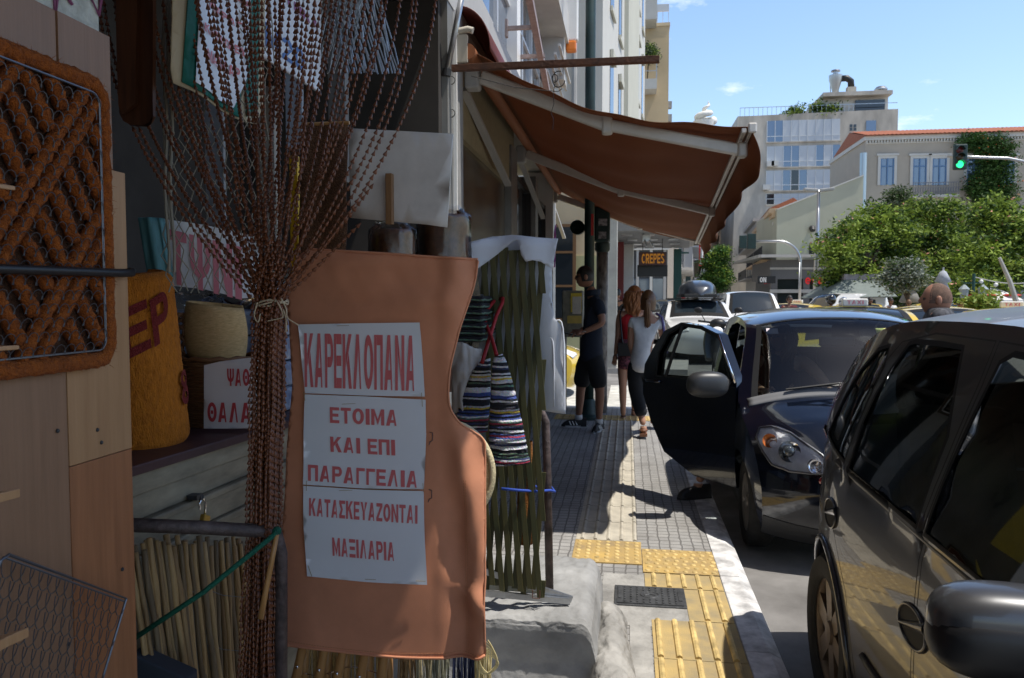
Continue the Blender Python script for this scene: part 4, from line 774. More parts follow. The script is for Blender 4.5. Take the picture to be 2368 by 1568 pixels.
# --- tilted sign with teal roll behind the net
t = empty('tilted_sign', (-1.2, 2.35, 1.5), 'white sign with blurred pink letters tilted behind the cord net', 'sign')
PT = Plane(-1.3, 2.3, rad(20)); dt = lambda u, z: .01 * math.sin(u * 14 + z * 5)
sheet('paper', [(374, 506), (470, 520), (600, 548), (612, 688), (560, 690), (470, 668), (386, 660)], PT, PAPER, t, disp=dt, solid=0)
text_on('ΤΨΝΙ', PT, 392, 530, 560, 655, mat('soft pink letters', (.66, .22, .27), .5), t, disp=dt, bold=.02, slant=-.25)
b = MB(); p0, p1 = atY(350, 505, 2.2), atY(372, 640, 2.2); b.grid(lambda u, v: (p0.lerp(p1, v) + Vector((.035 * math.sin(3.5 * u - 1.6) , -.03 * math.cos(3.5 * u - 1.6) + .006 * math.sin(u * 20), 0))), 20, 12); tag(b.build('teal_cloth_roll', mat('teal cloth', (.07, .20, .21), .6, var=.3, scale=30, stretch=(3, 3, .3)), smooth=True, solid=.003), 'narrow teal cloth roll hanging beside the tilted pink lettered sign', 'cloth roll')
# --- signs hanging above, seen along the shop front
TEAL = mat('green cloth border', (.0, .13, .10), .7); CREAMC = mat('cream cloth border', (.50, .42, .28), .8)
t = empty('cloth_sign', (-1.05, 2., 2.1), 'hanging cloth sign with pink letters and green and cream borders behind the bead strands', 'sign')
PA = Plane(-1.05, 0, rad(90)); da = lambda u, z: .006 * math.sin(u * 25)
sheet('cream_border', [(408, -200), (400, 160), (405, 192), (440, 210), (560, 282), (590, 288), (612, 240), (620, -200)], PA, CREAMC, t, disp=da, solid=.003)
sheet('green_border', [(438, -200), (418, 190), (548, 272), (556, 120), (562, 270), (588, 262), (604, -200)], PA, TEAL, t, disp=lambda u, z: da(u, z) + .006, solid=.002)
sheet('paper', [(455, -200), (440, 190), (500, 232), (535, 250), (560, 180), (575, -200)], PA, PAPER, t, disp=lambda u, z: da(u, z) + .011, solid=0)
for s_, x0, y0, x1, y1 in (('ΕΤΟΙΜΑ', 475, -60, 565, 22), ('ΠΑΡΑΓΓ', 470, 0, 562, 80), ('ΚΑΤΑΣΚΕΥ', 456, 52, 556, 134), ('ΜΑΞΙΛΑΡ', 462, 112, 545, 185)):
    text_on(s_, PA, x0, y0, x1, y1, PINKL, t, off=.014, disp=da, slant=0.)
t = empty('painted_sign', (-1.1, 2.6, 2.1), 'white painted wooden sign with purple and blue letters behind the bead strands', 'sign')
PV = Plane(-1.10, 0, rad(90)); vv = lambda x, y: PV.uv(x, y)
sheet('board', [(596, -200), (598, 128), (738, 214), (740, -200)], PV, mat('sign white', (.64, .65, .68), .5, var=.05), t, solid=.012)
text_on('ΦΟΥΝΚΑ', PV, 604, -60, 730, 70, mat('purple sign letter', (.25, .06, .17), .5), t, off=.008, bold=.03); text_on('Μ20', PV, 608, 50, 700, 170, mat('blue sign letter', (.05, .13, .34), .5), t, off=.008, bold=.03, slant=0)
# --- clutter of the dark shop behind
t = empty('leather_strap_roll', (-1.16, 1.8, 1.95), 'folded dark brown leather hanging in a loop beside the boards', 'leather')
PL = [( -1.20, 1.62), (-1.10, 1.7)]
b = MB()
def leath(u, v):
    k = [(268, -60), (272, 150), (276, 262), (298, 288), (330, 292), (352, 280), (353, 200), (354, -60)]; c = crom(k, 5); i = min(int(u * (len(c) - 1)), len(c) - 1); p = atY(*c[i], 1.68 + .12 * v + .03 * math.sin(u * 5)); return p
q_ = [atY(x, y, 1.70) for x, y in ((268, -60), (272, 150), (276, 262), (285, 280), (300, 288), (330, 291), (345, 284), (353, 268), (353, 200), (354, -60))]; b.prism(q_, (0, .0, 0), (0, .012, 0)); b.prism([p + Vector((.012, -.02, .012)) for p in q_[:4]] + [atY(312, 240, 1.68), atY(318, -60, 1.68)], (0, 0, 0), (0, .012, 0)); b.grid(leath, 35, 6); b.build('leather', mat('dark leather', (.085, .030, .012), .45, var=.4, scale=10, stretch=(5, 5, .4)), t)
b = MB(); p = [atY(x, y, 1.72) for x, y in ((346, -60), (358, -60), (356, 160), (349, 175), (343, 60))]; b.prism(p, (0, 0, 0), (0, .004, 0)); b.build('pale_edge', CREAMC, t)
def post(x0, x1, y0, y1, Y, m, label, name='post', th=.05): b = MB(); p0, p1 = atY(x0, y0, Y), atY(x1, y1, Y); b.bb(p0.x, p1.x, Y, Y + th, p1.z, p0.z); return tag(b.build(name, m, bevel=.003), label, name.split('_')[-1])
post(590, 640, 200, 700, 2.75, mat('beige post', (.28, .25, .21), .6, var=.1), 'beige square post behind the bead strands', 'shop_post')
post(655, 700, -60, 345, 3.3, mat('bluish glass door', (.42, .47, .55), .3, var=.2, scale=8), 'pale bluish door strip glimpsed between the bead strands', 'door_strip', .02)
post(668, 692, 360, 700, 2.5, mat('yellow board', (.70, .42, .01), .5, var=.1), 'narrow yellow board standing behind the bead strands', 'yellow_board', .02)
post(755, 800, -40, 420, 3.4, mat('grey metal post', (.17, .165, .155), .5, var=.2), 'grey metal post inside the dark shop entrance', 'metal_post')
post(470, 520, 180, 520, 3.0, mat('grey board', (.26, .27, .28), .6, var=.2), 'grey upright board inside the shop behind the net', 'grey_board', .02)
t = empty('woven_mat', (-.92, 2.45, 1.6), 'brown woven hanging mat with ragged right edge behind the bead strands', 'mat')
PM = Plane(-.95, 2.4); sheet('weave', [(702, 286), (760, 284), (805, 287), (803, 360), (800, 440), (803, 520), (798, 600), (690, 610)], PM, mat('brown weave', (.155, .070, .028), .8, col2=(.07, .03, .012), scale=130, bump=.8, bscale=200), t, disp=lambda u, z: .004 * math.sin(u * 60), solid=.006)
b = MB(); p = PM.uv(745, 286); b.tube([PM.p(PM.uv(700, 285)[0], p[1]), PM.p(PM.uv(808, 286)[0], p[1])], .006, 8); b.build('hanging_rod', BAMB, t)
t = empty('wire_netting', (-1.0, 3.0, 2.2), 'silvery grey bundle of wire netting hung high in the shop entrance', 'netting')
b = MB(); PN = Plane(-1.0, 2.9)
for k in range(30):
    for sg in (1, -1):
        xa = 738 + k * 4.2; b.tube([PN.p(*PN.uv(xa + sg * q * 16 + 3 * math.sin(q * 3 + k), -80 + q * 62), .02 * math.sin(k * 2 + q)) for q in range(5)], .003, 4)
b.build('netting', STEEL, t, fix=False)
b = MB(); b.tube([PN.p(*PN.uv(735, -82)), PN.p(*PN.uv(880, -82))], .012, 8); b.build('rod', DARK, t)
# --- white board with a wooden grip
t = empty('sign_back', (-.7, 2.3, 1.7), 'blank white board seen from behind with a short wooden batten', 'board')
PQ = Plane(-.65, 2.3); sheet('board', [(807, 297), (1048, 310), (1034, 526), (985, 519), (813, 504)], PQ, mat('grubby white board', (.62, .60, .57), .55, var=.12, scale=10, bump=.05), t, solid=.008, sp=.05)
(u0, z1), (u1, z0) = PQ.uv(897, 404), PQ.uv(913, 520); b = MB(); b.bb(-.65 + u0, -.65 + u1, 2.272, 2.295, z0, z1); b.build('batten', wood_mat('batten wood', (.26, .14, .06), (.2, .1, .04)), t, bevel=.002)
# --- barrels in plastic wrap
for x0, x1, yt, Y, lab in ((838, 946, 508, 2.62, 'brown woven stool wrapped in clear plastic, the shorter of the two behind the chair cover'), (950, 1074, 474, 2.78, 'brown woven stool wrapped in clear plastic, the taller of the two behind the chair cover')):
    p0, p1 = atY(x0, yt, Y), atY(x1, yt, Y); r = (p1.x - p0.x) / 2; c = Vector((p0.x + r, Y + r, 0)); t = empty('wrapped_stool', (c.x, c.y, 0), lab, 'stool', 'wrapped stools')
    b = MB(); zt = p0.z - .03; prof = [(.001, zt), (r * .8, zt), (r * .9, zt - .02)] + [(r * (.92 + .02 * (k % 2)), zt - .03 - k * .016) for k in range(40)]
    b.lathe(prof, (c.x, c.y, 0), n=36); b.build('weave', mat('stool weave', (.22, .10, .05), .5, var=.3, scale=60), t, smooth=True)
    def wr(u, v): a = 6.2832 * u; z = zt + .03 - v * .6; rr = r * (1.04 + .05 * nz3(math.cos(a) * 3, math.sin(a) * 3, z * 9) + .03 * nz3(math.cos(a) * 9, math.sin(a) * 9, z * 16)) * (1 if v > .03 else .75); return (c.x + rr * math.cos(a), c.y + rr * math.sin(a), z + .012 * nz3(math.cos(a) * 4, math.sin(a) * 4, 7))
    b = MB(); b.grid(wr, 60, 40); b.build('plastic_wrap', glass('plastic wrap', (.80, .78, .76), .9, .16), t, smooth=True)
# --- cord net
NET = mat('net cord', (.30, .27, .21), .85)
t = empty('cord_net', (-1.0, 2.0, 1.5), 'pale knotted cord net hanging behind the bead strands', 'net')
PNt = Plane(-1.1, 1.98, rad(35)); b = MB()
for i in range(-3, 9):
    for sg in (1, -1):
        pts = []
        for k in range(18):
            x = 388 + i * 30 + (15 if ((k % 2) ^ (sg > 0)) else -15) * (1 - .02 * k) + 5 * math.sin(k * 2.1 + i) + k * 4; y = -90 + k * 45 + 7 * math.sin(i * 3 + k * .9)
            if 372 < x < 640 and y < 690: pts.append(PNt.p(*PNt.uv(x, y), .01 * math.sin(k + i)))
        if len(pts) > 2: b.tube(pts, .0017, 5)
b.build('mesh', NET, t, fix=False)
b = MB(); 
for dx in (0, 12): b.tube([PNt.p(*PNt.uv(376 + dx + 4 * math.sin(k) + k * .8, -90 + k * 48), 0.01) for k in range(16)], .004, 6)
b.build('edge_rope', NET, t)
# --- rusty tubular rails
RUST = mat('rusty dark tube', (.045, .035, .032), .6, .4, col2=(.16, .12, .11), scale=26, bump=.4, bscale=80, detail=8)
b = MB(); b.tube([atY(250, 1212, 1.52), atY(470, 1220, 1.63), atY(622, 1229, 1.72), atY(640, 1240, 1.73), atY(650, 1280, 1.74), atY(650, 1900, 1.74)], .0155, 12); tag(b.build('rusty_rail', RUST, smooth=True), 'rusty dark tube rail in front of the cane fence', 'rail')
pts = [atY(1080, 942, 3.1), atY(1200, 937, 3.1), atY(1230, 938, 3.1), atY(1250, 948, 3.1), atY(1262, 975, 3.1), atY(1266, 1100, 3.1), atY(1271, 1372, 3.1)]
b = MB(); b.tube(pts, .0165, 12); b.tube([pts[0], pts[0] + Vector((-.05, 0, -.03)), pts[0] + Vector((-.06, 0, -.76))], .0165, 12); tag(b.build('tube_stand', RUST, smooth=True), 'bent dark steel tube stand on the planter beside the folded trellis', 'stand')
# --- cane fence, green cord, cane stick
t = empty('cane_fence', (-1.0, 2.0, 0), 'screen of split canes bound with wire behind the rusty rail', 'cane fence')
random.seed(11)
for k in range(44):
    xt = 298 + k * 7.0 + rnd(-4, 4); xb = xt + 62 + rnd(-14, 14) - k * 1.2; yt = 1238 + rnd(-4, 26) if k > 9 else 1268 - k * 3 + rnd(-8, 20); xx = -1.135 + (.014 if k % 2 else 0) + rnd(-.005, .005); p = atX(xt, yt, xx); q = atY(xb, 1640, p.y); q = p + (q - p) * 1.9; b = MB(); r = rnd(.0045, .0085); n = 14; pts = [p.lerp(q, i / n) + Vector((rnd(-.002, .002), 0, 0)) for i in range(n + 1)]
    b.tube(pts, [r * (1.25 if i % 4 == 2 else 1) for i in range(n + 1)], 8); b.build('cane', (BAMBD, BAMBL, BAMBK)[k % 3 if k % 7 else 1], t, smooth=True)
b = MB()
for yy in (1385, 1510): b.tube([atY(300 + i * 24, yy - 18 * math.sin(i * .28) + 3 * math.sin(i * 2.2), 1.62 + .04 * i) for i in range(13)], .0012, 5)
b.build('binding_wire', WIRE, t)
b = MB(); b.tube([atY(305, 1480, 1.56), atY(470, 1370, 1.60), atY(640, 1232, 1.66)], .006, 8); b.ball(atY(640, 1228, 1.69), .011); tag(b.build('green_cord', GREENC, smooth=True), 'taut dark green cord running down across the cane fence', 'cord')
b = MB(); pts = [atY(640, 1236, 1.66), atY(628, 1300, 1.655), atY(614, 1370, 1.65), atY(603, 1430, 1.645)]; b.tube(pts, [.0055, .0062, .0066, .0072], 10); tag(b.build('cane_stick', BAMB, smooth=True), 'short smooth cane stick hanging from the end of the rusty rail', 'stick')
p0, p1 = atY(308, 1516, 1.9), atY(430, 1568, 1.9); b = MB(); b.prism([atY(300, 1512, 1.6), atY(430, 1570, 1.6), atY(430, 1700, 1.6), atY(300, 1700, 1.6)], (0, 0, 0), (0, .05, 0)); tag(b.build('plastic_crate', mat('slate plastic', (.035, .045, .06), .5), bevel=.004), 'dark slate plastic crate edge in front of the cane fence', 'crate')
# --- bead curtain: strands of cone beads gathered by a cord
BEAD = mat('brown wooden bead', (.155, .050, .018), .33, var=.25, scale=40)
t = empty('bead_curtain', (-.8, 1.75, .5), 'brown cone bead curtain gathered and tied in the middle with a pale cord', 'bead curtain')
TIE = atY(628, 700, 1.74); random.seed(5)
def strand(xt, px, phase, tail):
    """one strand: top at picture x xt, hangs to the tie and on down"""
    top = atY(xt, -70, 1.78 + .05 * math.sin(xt * .05)); tz = TIE + Vector((px * .035, phase * .03, rnd(-.01, .012))); L = []
    n = 30
    for i in range(n + 1):
        s = i / n; L.append(Vector((top.x + (tz.x - top.x) * s ** (1 + 1.0 * min(1, abs(xt - 628) / 380)) , top.y + (tz.y - top.y) * s, top.z + (tz.z - top.z) * s)))
    for i in range(1, 30):
        s = i / 29; z = tz.z - s * (tz.z - tail); w = 1 + .0 * s + (.55 * max(0, (s - .55) / .45)); L.append(Vector((TIE.x - .035 * s * 1.3 + px * .031 * w + .002 * math.sin(i * .9 + px * 9), tz.y + phase * .008, z)))
    b = MB(); acc = 0.; step = .0158; nxt = rnd(0, step); core = [L[0]]
    for a, c in zip(L, L[1:]):
        d = (c - a).length; u = (c - a) / max(d, 1e-6)
        while nxt <= acc + d:
            p = a + u * (nxt - acc); s = rnd(.9, 1.08); b.lathe([(.0008, -.0068 * s), (.0028 * s, -.001), (.0051 * s, .0050 * s), (.0043 * s, .0066 * s), (.0008, .0068 * s)], p, u, 7); nxt += step
        acc += d
    b.tube(L[::3] + [L[-1]], .0008, 4); b.build('strand', BEAD, t, smooth=True, angle=50, fix=False)
xs = [224, 236, 262, 272, 300, 312, 330, 346, 372, 398, 404, 420, 432, 446, 452, 470, 486, 492, 506, 520, 526, 540, 556, 560, 574, 586, 592, 604, 616, 622, 634, 648, 654, 662, 676, 690, 696, 704, 716, 730, 736, 748, 762, 774, 786, 800, 812, 826, 848, 866, 888, 900, 930, 958, 966, 1012]
for i, x in enumerate(xs): strand(x, -1 + 2 * ((i * 7 + 3) % len(xs)) / len(xs), ((i * 5) % 11) / 5.5 - 1, .45 + rnd(0, .1))
# a few loose strands over the chair cover and along its left edge
def loose(pts):
    L = [Vector(p) for p in crom([tuple(p) for p in pts], 8)]; b = MB(); acc = 0; nxt = 0
    for a, c in zip(L, L[1:]):
        d = (c - a).length; u = (c - a) / max(d, 1e-6)
        while nxt <= acc + d: b.lathe([(.0008, -.0068), (.0030, -.001), (.0052, .0052), (.0044, .0068), (.0008, .0070)], a + u * (nxt - acc), u, 7); nxt += .0165
        acc += d
    b.tube(L, .0008, 4); b.build('strand', BEAD, t, smooth=True, angle=50, fix=False)
loose([atY(830, 520, 1.76), atY(760, 590, 1.76), atY(710, 640, 1.755), atY(655, 690, 1.74)]); loose([atY(860, 430, 1.77), atY(800, 510, 1.76), atY(720, 600, 1.75), atY(645, 668, 1.74)]); loose([atY(648, 1100, 1.78), atY(650, 1240, 1.79), atY(648, 1360, 1.8)])
b = MB(); c = TIE
for k in range(3): b.tube([c + Vector((.039 * math.cos(a * .42), .034 * math.sin(a * .42), .003 * k - .004 + .005 * math.sin(a + k))) for a in range(15)], .0022, 6, close=True)
for pts in (((595, 700), (588, 730), (597, 745), (602, 725)), ((650, 690), (662, 715), (665, 735), (690, 752)), ((640, 695), (655, 730), (640, 738), (618, 742)), ((655, 715), (662, 740), (661, 768))): b.tube([atY(x, y, 1.695) for x, y in crom(pts, 4)], .0016, 5)
b.build('tie_cord', CORD, t, smooth=True)
# --- the terracotta chair cover with the three stapled sheets
t = empty('chair_cover', (-.6, 1.9, .62), 'terracotta canvas chair cover hung up with three lettered paper sheets on it', 'chair cover')
CLOTH = mat('terracotta canvas', (.60, .25, .135), .9, var=.2, scale=3.2, bump=.12, bscale=800, detail=9)
PK = Plane(-.6, 1.9)
def dcl(u, z):
    x = u + .6 - .6                                                       # u measured from x = -.6
    f = .012 * math.sin(u * 7 + 1) + .004 * nz3(u * 8, z * 5, 0) + (.006 * nz3(u * 5, z * 22, 4) + .004 * nz3(u * 20 + z * 9, z * 16, 7)) * max(0, min(1, (z - 1.46) / .03, 1) + max(0, min(1, (.80 - z) / .04)))
    r = max(0, min(1, (u - .122) / .10)); f += r * (.017 * math.sin(u * 52 + z * 3.5 + 1.2 * math.sin(z * 6)) + .016 * nz3(u * 14, z * 6, 3) + .010 * nz3(u * 30, z * 14, 8))
    f -= .05 * max(0, (z - 1.585) / .06) ** 2 if z > 1.585 else 0
    f += .010 * math.exp(-((z - 1.47 - .15 * u) / .03) ** 2) * math.sin(u * 6 + 1)
    f += r * .02 * math.exp(-((z - .80 + .6 * (u - .15)) / .035) ** 2)
    return f
OUT = [(682, 592), (707, 575), (799, 581), (910, 588), (1021, 596), (1100, 598), (1104, 606), (1094, 667), (1076, 726), (1057, 793), (1044, 852), (1040, 907), (1046, 944), (1065, 974), (1094, 999), (1118, 1021), (1121, 1060), (1125, 1242), (1127, 1505), (1083, 1517), (915, 1515), (746, 1503), (645, 1495), (621, 1486), (622, 1444), (645, 1276), (655, 1142), (659, 1036), (674, 889), (668, 800), (660, 720), (672, 640)]
sheet('canvas', OUT, PK, CLOTH, t, sp=.013, disp=dcl, solid=.003)
b = MB(); HEM = [(707, 575), (799, 581), (910, 588), (1021, 596), (1101, 599)]; b.tube([PK.p(*q, dcl(*q) + .002) for q in [PK.uv(*p) for p in crom(HEM, 8)]], .0035, 6); RE = [(1102, 602), (1094, 667), (1076, 726), (1057, 793), (1044, 852), (1040, 907), (1046, 944), (1065, 974), (1094, 999), (1117, 1022), (1120, 1060), (1124, 1242), (1126, 1500)]; b.tube([PK.p(*q, dcl(*q) + .001) for q in [PK.uv(*p) for p in crom(RE, 6)]], .003, 6); BE = [(1125, 1505), (1083, 1516), (915, 1514), (746, 1502), (645, 1494), (622, 1486)]; b.tube([PK.p(*q, dcl(*q) + .001) for q in [PK.uv(*p) for p in crom(BE, 8)]], .0042, 6); b.build('hem', CLOTH, t, smooth=True)
SEAM = mat('stitching', (.40, .17, .07), .9); b = MB()
for xs_ in (1077, 1082):
    for k in range(60): y = 1105 + k * 6.8; u, z = PK.uv(xs_ + .008 * (y - 1105), y); u2, z2 = PK.uv(xs_ + .008 * (y - 1105), y + 4.2); b.tube([PK.p(u, z, dcl(u, z) + .002), PK.p(u2, z2, dcl(u2, z2) + .002)], .0007, 4)
for k in range(72): x = 640 + k * 6.6; y = 1484 + 22 * math.sin(min(1, (x - 640) / 300) * 1.5); u, z = PK.uv(x, y); u2, z2 = PK.uv(x + 4, y); b.tube([PK.p(u, z, dcl(u, z) + .002), PK.p(u2, z2, dcl(u2, z2) + .002)], .0007, 4)
b.build('seam', SEAM, t, fix=False)
def dpa(u, z): return .012 * math.sin(u * 7 + 1) + .0145 + .003 * math.sin(z * 22)
t2 = empty('paper_sign', (-.6, 1.88, .78), 'three white laminated sheets with pink letters stapled on the terracotta chair cover', 'paper sign')
for P_, rows in (([(692, 750), (835, 747), (977, 745), (981, 800), (989, 914), (850, 912), (709, 908), (700, 840)], (('ΚΑΡΕΚΛΟΠΑΝΑ', 707, 770, 965, 898),)),
                 ([(709, 911), (850, 914), (991, 921), (992, 1000), (986, 1126), (845, 1125), (703, 1119), (705, 1010)], (('ΕΤΟΙΜΑ', 769, 939, 925, 979), ('ΚΑΙ ΕΠΙ', 769, 1007, 921, 1047), ('ΠΑΡΑΓΓΕΛΙΑ', 715, 1073, 970, 1119))),
                 ([(704, 1122), (845, 1128), (986, 1130), (989, 1240), (993, 1345), (850, 1340), (712, 1331), (706, 1220)], (('ΚΑΤΑΣΚΕΥΑΖΟΝΤΑΙ', 719, 1149, 973, 1200), ('ΜΑΞΙΛΑΡΙΑ', 774, 1238, 918, 1288)))):
    s = sheet('paper_sheet', P_, PK, PAPER, t2, sp=.02, disp=dpa, solid=0)
    for tx, x0, y0, x1, y1 in rows: text_on(tx, PK, x0, y0, x1, y1, PINKL, s, off=.0018, bold=.028, disp=dpa, slant=-.012)
b = MB()
for x0, y0, x1, y1 in ((785, 753, 880, 750), (798, 932, 875, 928), (790, 1131, 885, 1127), (707, 905, 710, 925), (982, 905, 984, 937), (712, 1110, 712, 1133), (984, 1112, 986, 1132), (715, 1305, 724, 1330), (850, 1333, 875, 1334), (968, 1335, 990, 1336)):
    u, z = PK.uv(x0, y0); u2, z2 = PK.uv(x1, y1); b.tube([PK.p(u + (u2 - u) * k / 6, z + (z2 - z) * k / 6, dpa(u, z) + .0022) for k in range(7)], .0007, 4)
b.build('stitch', mat('tan thread', (.33, .25, .12), .8), t2, fix=False)
for x, y in ((1001, 1008), (999, 1140)):
    u, z = PK.uv(x, y); p = PK.p(u, z, dcl(u, z) + .004); b = MB(); b.tube([p + Vector((-.004, 0, .012)), p + Vector((.004, -.002, .011)), p + Vector((.004, -.002, -.008)), p + Vector((-.003, 0, -.012)), p + Vector((-.006, 0, -.02))], .0011, 6); tag(b.build('staple_pin', WIRE), ('upper' if y < 1100 else 'lower') + ' bent steel pin stuck in the chair cover beside the sheets', 'pin', 'steel pins in the cloth')
# --- straw tray behind the cover
t = empty('straw_tray', (-.42, 2.12, .9), 'round pale straw tray with a thick rim peeping out behind the chair cover', 'tray')
c = atY(1036, 1092, 2.12); b = MB(); b.lathe([(.001, 0), (.12, .004), (.128, -.01)], c, (0, -1, .05), 40); b.build('weave', STRAW, t, smooth=True)
b = MB(); b.tube([c + Vector((.131 * math.cos(a * .1496) * .97, .0, .14 * math.sin(a * .1496))) for a in range(42)], .0095, 8, close=True); b.build('rim', mat('cream straw rim', (.66, .56, .33), .6, var=.15, scale=60, bump=.4), t, smooth=True)
# --- folded green trellis with a white chair cover over it
t = empty('folded_trellis', (-.42, 2.95, .36), 'folded dark green wooden slat trellis leaning upright on the planter', 'trellis')
OLIVE = mat('olive stained slat', (.040, .048, .016), .55, col2=(.09, .075, .02), scale=10, stretch=(5, 5, .5), detail=8)
ux0 = atY(1112, 900, 2.95).x; ux1 = atY(1262, 900, 2.95).x
def slat(x0, sl, Y, z0, z1, w=.0215):
    b = MB(); lo, hi = max(z0, z0), min(z1, z1); f = lambda z: x0 + sl * (z - .36)
    zs = [z for z in [z0 + (z1 - z0) * k / 60 for k in range(61)] if ux0 + .008 < f(z) < ux1 - .008]
    if len(zs) < 4: return
    b.prism([Vector((f(zs[0]) - w / 2, Y, zs[0])), Vector((f(zs[0]) + w / 2, Y, zs[0])), Vector((f(zs[-1]) + w / 2, Y, zs[-1])), Vector((f(zs[-1]) - w / 2, Y, zs[-1]))], (0, -.003, 0), (0, .003, 0)); b.build('slat', OLIVE, t, bevel=.001)
for k in range(-3, 11): slat(ux0 + .012 + k * .0365, -.085, 2.94, .36 + rnd(-.02, .03), 1.69 + rnd(-.01, .01))
for k in range(-6, 9): slat(ux0 + .02 + k * .0365, .085, 2.952, .36 + rnd(-.03, .03), 1.69 + rnd(-.01, .01))
t = empty('white_chair_cover', (-.4, 3.0, .9), 'white canvas chair cover draped behind and over the folded green trellis', 'chair cover')
WC = mat('white canvas', (.60, .62, .66), .85, bump=.2, bscale=400, sheen=.1); PWc = Plane(-.4, 3.0); dw = lambda u, z: .012 * math.sin(u * 24 + z * 4) + .01 * nz3(u * 9, z * 6, 4)
sheet('canvas', [(1082, 562), (1135, 548), (1182, 544), (1240, 550), (1288, 552), (1276, 620), (1278, 700), (1283, 735), (1303, 757), (1307, 800), (1309, 956), (1255, 950), (1180, 960), (1112, 940), (1108, 800), (1118, 720), (1112, 680), (1103, 620)], PWc, WC, t, sp=.02, disp=dw, solid=.003)
PWf = Plane(-.4, 2.925); df = lambda u, z: .014 * math.sin(u * 30 + 1) - .06 * max(0, (z - 1.70) / .06) ** 1.5 if z > 1.70 else .014 * math.sin(u * 30 + 1) + .02 * (1.7 - z)
sheet('turned_over_top', [(1080, 563), (1135, 546), (1182, 542), (1240, 549), (1289, 551), (1282, 590), (1277, 622), (1250, 605), (1232, 602), (1217, 606), (1206, 590), (1203, 570), (1195, 556), (1182, 560), (1140, 595), (1104, 623)], PWf, WC, t, sp=.015, disp=df, solid=.003)
b = MB(); 
for pts in (((1277, 700), (1281, 740), (1302, 760), (1305, 955)), ((1270, 780), (1280, 800), (1282, 940))): b.tube([PWc.p(*PWc.uv(x, y), .012) for x, y in crom(pts, 5)], .0035, 6)
b.build('piping', WC, t, smooth=True)
# --- striped rag rugs
def rag_mat(name, sc, seed, axis=2):
    m = bpy.data.materials.new(name); m.use_nodes = True; nt = m.node_tree; bs = nt.nodes['Principled BSDF']; bs.inputs['Roughness'].default_value = .9
    tc = nt.nodes.new('ShaderNodeTexCoord'); sp_ = nt.nodes.new('ShaderNodeSeparateXYZ'); nt.links.new(tc.outputs['Object'], sp_.inputs[0])
    n = nt.nodes.new('ShaderNodeTexNoise'); n.inputs['Scale'].default_value = 22; nt.links.new(tc.outputs['Object'], n.inputs['Vector'])
    a = nt.nodes.new('ShaderNodeMath'); a.operation = 'MULTIPLY_ADD'; a.inputs[1].default_value = .012; nt.links.new(n.outputs['Fac'], a.inputs[0]); nt.links.new(sp_.outputs[axis], a.inputs[2])
    k = nt.nodes.new('ShaderNodeMath'); k.operation = 'MULTIPLY'; k.inputs[1].default_value = sc; nt.links.new(a.outputs[0], k.inputs[0])
    f = nt.nodes.new('ShaderNodeMath'); f.operation = 'FLOOR'; nt.links.new(k.outputs[0], f.inputs[0]); s2 = nt.nodes.new('ShaderNodeMath'); s2.inputs[1].default_value = seed; nt.links.new(f.outputs[0], s2.inputs[0])
    wn = nt.nodes.new('ShaderNodeTexWhiteNoise'); wn.noise_dimensions = '1D'; nt.links.new(s2.outputs[0], wn.inputs['W'])
    r = nt.nodes.new('ShaderNodeValToRGB'); r.color_ramp.interpolation = 'CONSTANT'; cs = [(.01, .01, .014), (.62, .63, .66), (.015, .018, .03), (.05, .08, .26), (.45, .46, .5), (.012, .012, .016), (.60, .61, .64), (.03, .04, .10), (.30, .03, .06), (.02, .02, .025), (.56, .57, .60), (.08, .12, .30), (.62, .62, .62), (.02, .02, .03), (.10, .17, .12), (.55, .40, .05), (.40, .42, .48)]
    e = r.color_ramp.elements; e[0].color = (*cs[0], 1); e[1].position = 1 / len(cs); e[1].color = (*cs[1], 1)
    for q in range(2, len(cs)): x = e.new(q / len(cs)); x.color = (*cs[q], 1)
    nt.links.new(wn.outputs['Value'], r.inputs['Fac'])
    n2 = nt.nodes.new('ShaderNodeTexNoise'); n2.inputs['Scale'].default_value = 170; nt.links.new(tc.outputs['Object'], n2.inputs['Vector'])
    mx = nt.nodes.new('ShaderNodeMixRGB'); mx.blend_type = 'OVERLAY'; mx.inputs['Fac'].default_value = .7; nt.links.new(r.outputs['Color'], mx.inputs['Color1']); nt.links.new(n2.outputs['Color'], mx.inputs['Color2']); nt.links.new(mx.outputs[0], bs.inputs['Base Color'])
    bp = nt.nodes.new('ShaderNodeBump'); bp.inputs['Strength'].default_value = .9; bp.inputs['Distance'].default_value = .006; nt.links.new(n2.outputs['Fac'], bp.inputs['Height']); nt.links.new(bp.outputs['Normal'], bs.inputs['Normal'])
    return m
t = empty('rag_rug', (-.47, 2.6, .9), 'striped black, white and blue rag rug folded into two cones on a red cord', 'rag rug')
RAG = rag_mat('rag weave', 175, 3.)
def ragcone(pts, ws, Y, name):
    C_ = [atY(x, y, Y) for x, y in crom(pts, 8)]; W_ = [q[0] for q in crom([(w_,) for w_ in ws], 8)]; b = MB(); vs = []
    def f(u, v): i = min(int(v * (len(C_) - 1) + .5), len(C_) - 1); a = 6.2832 * u; r = W_[i] * (1 + .03 * nz3(math.cos(a) * 3, math.sin(a) * 3, v * 30)) * (1 + .025 * math.sin(v * 160)); return C_[i] + Vector((r * math.cos(a), r * .55 * math.sin(a), .006 * math.cos(a)))
    b.grid(f, 32, len(C_) * 3); b.build(name, RAG, t, smooth=True)
ragcone([(1122, 832), (1112, 862), (1098, 930), (1088, 1000)], [.018, .034, .053, .06], 2.62, 'rug_cone'); ragcone([(1152, 822), (1156, 850), (1165, 930), (1172, 1010), (1180, 1072)], [.014, .027, .045, .060, .066], 2.55, 'rug_cone')
REDC = mat('red cord', (.30, .008, .012), .6)
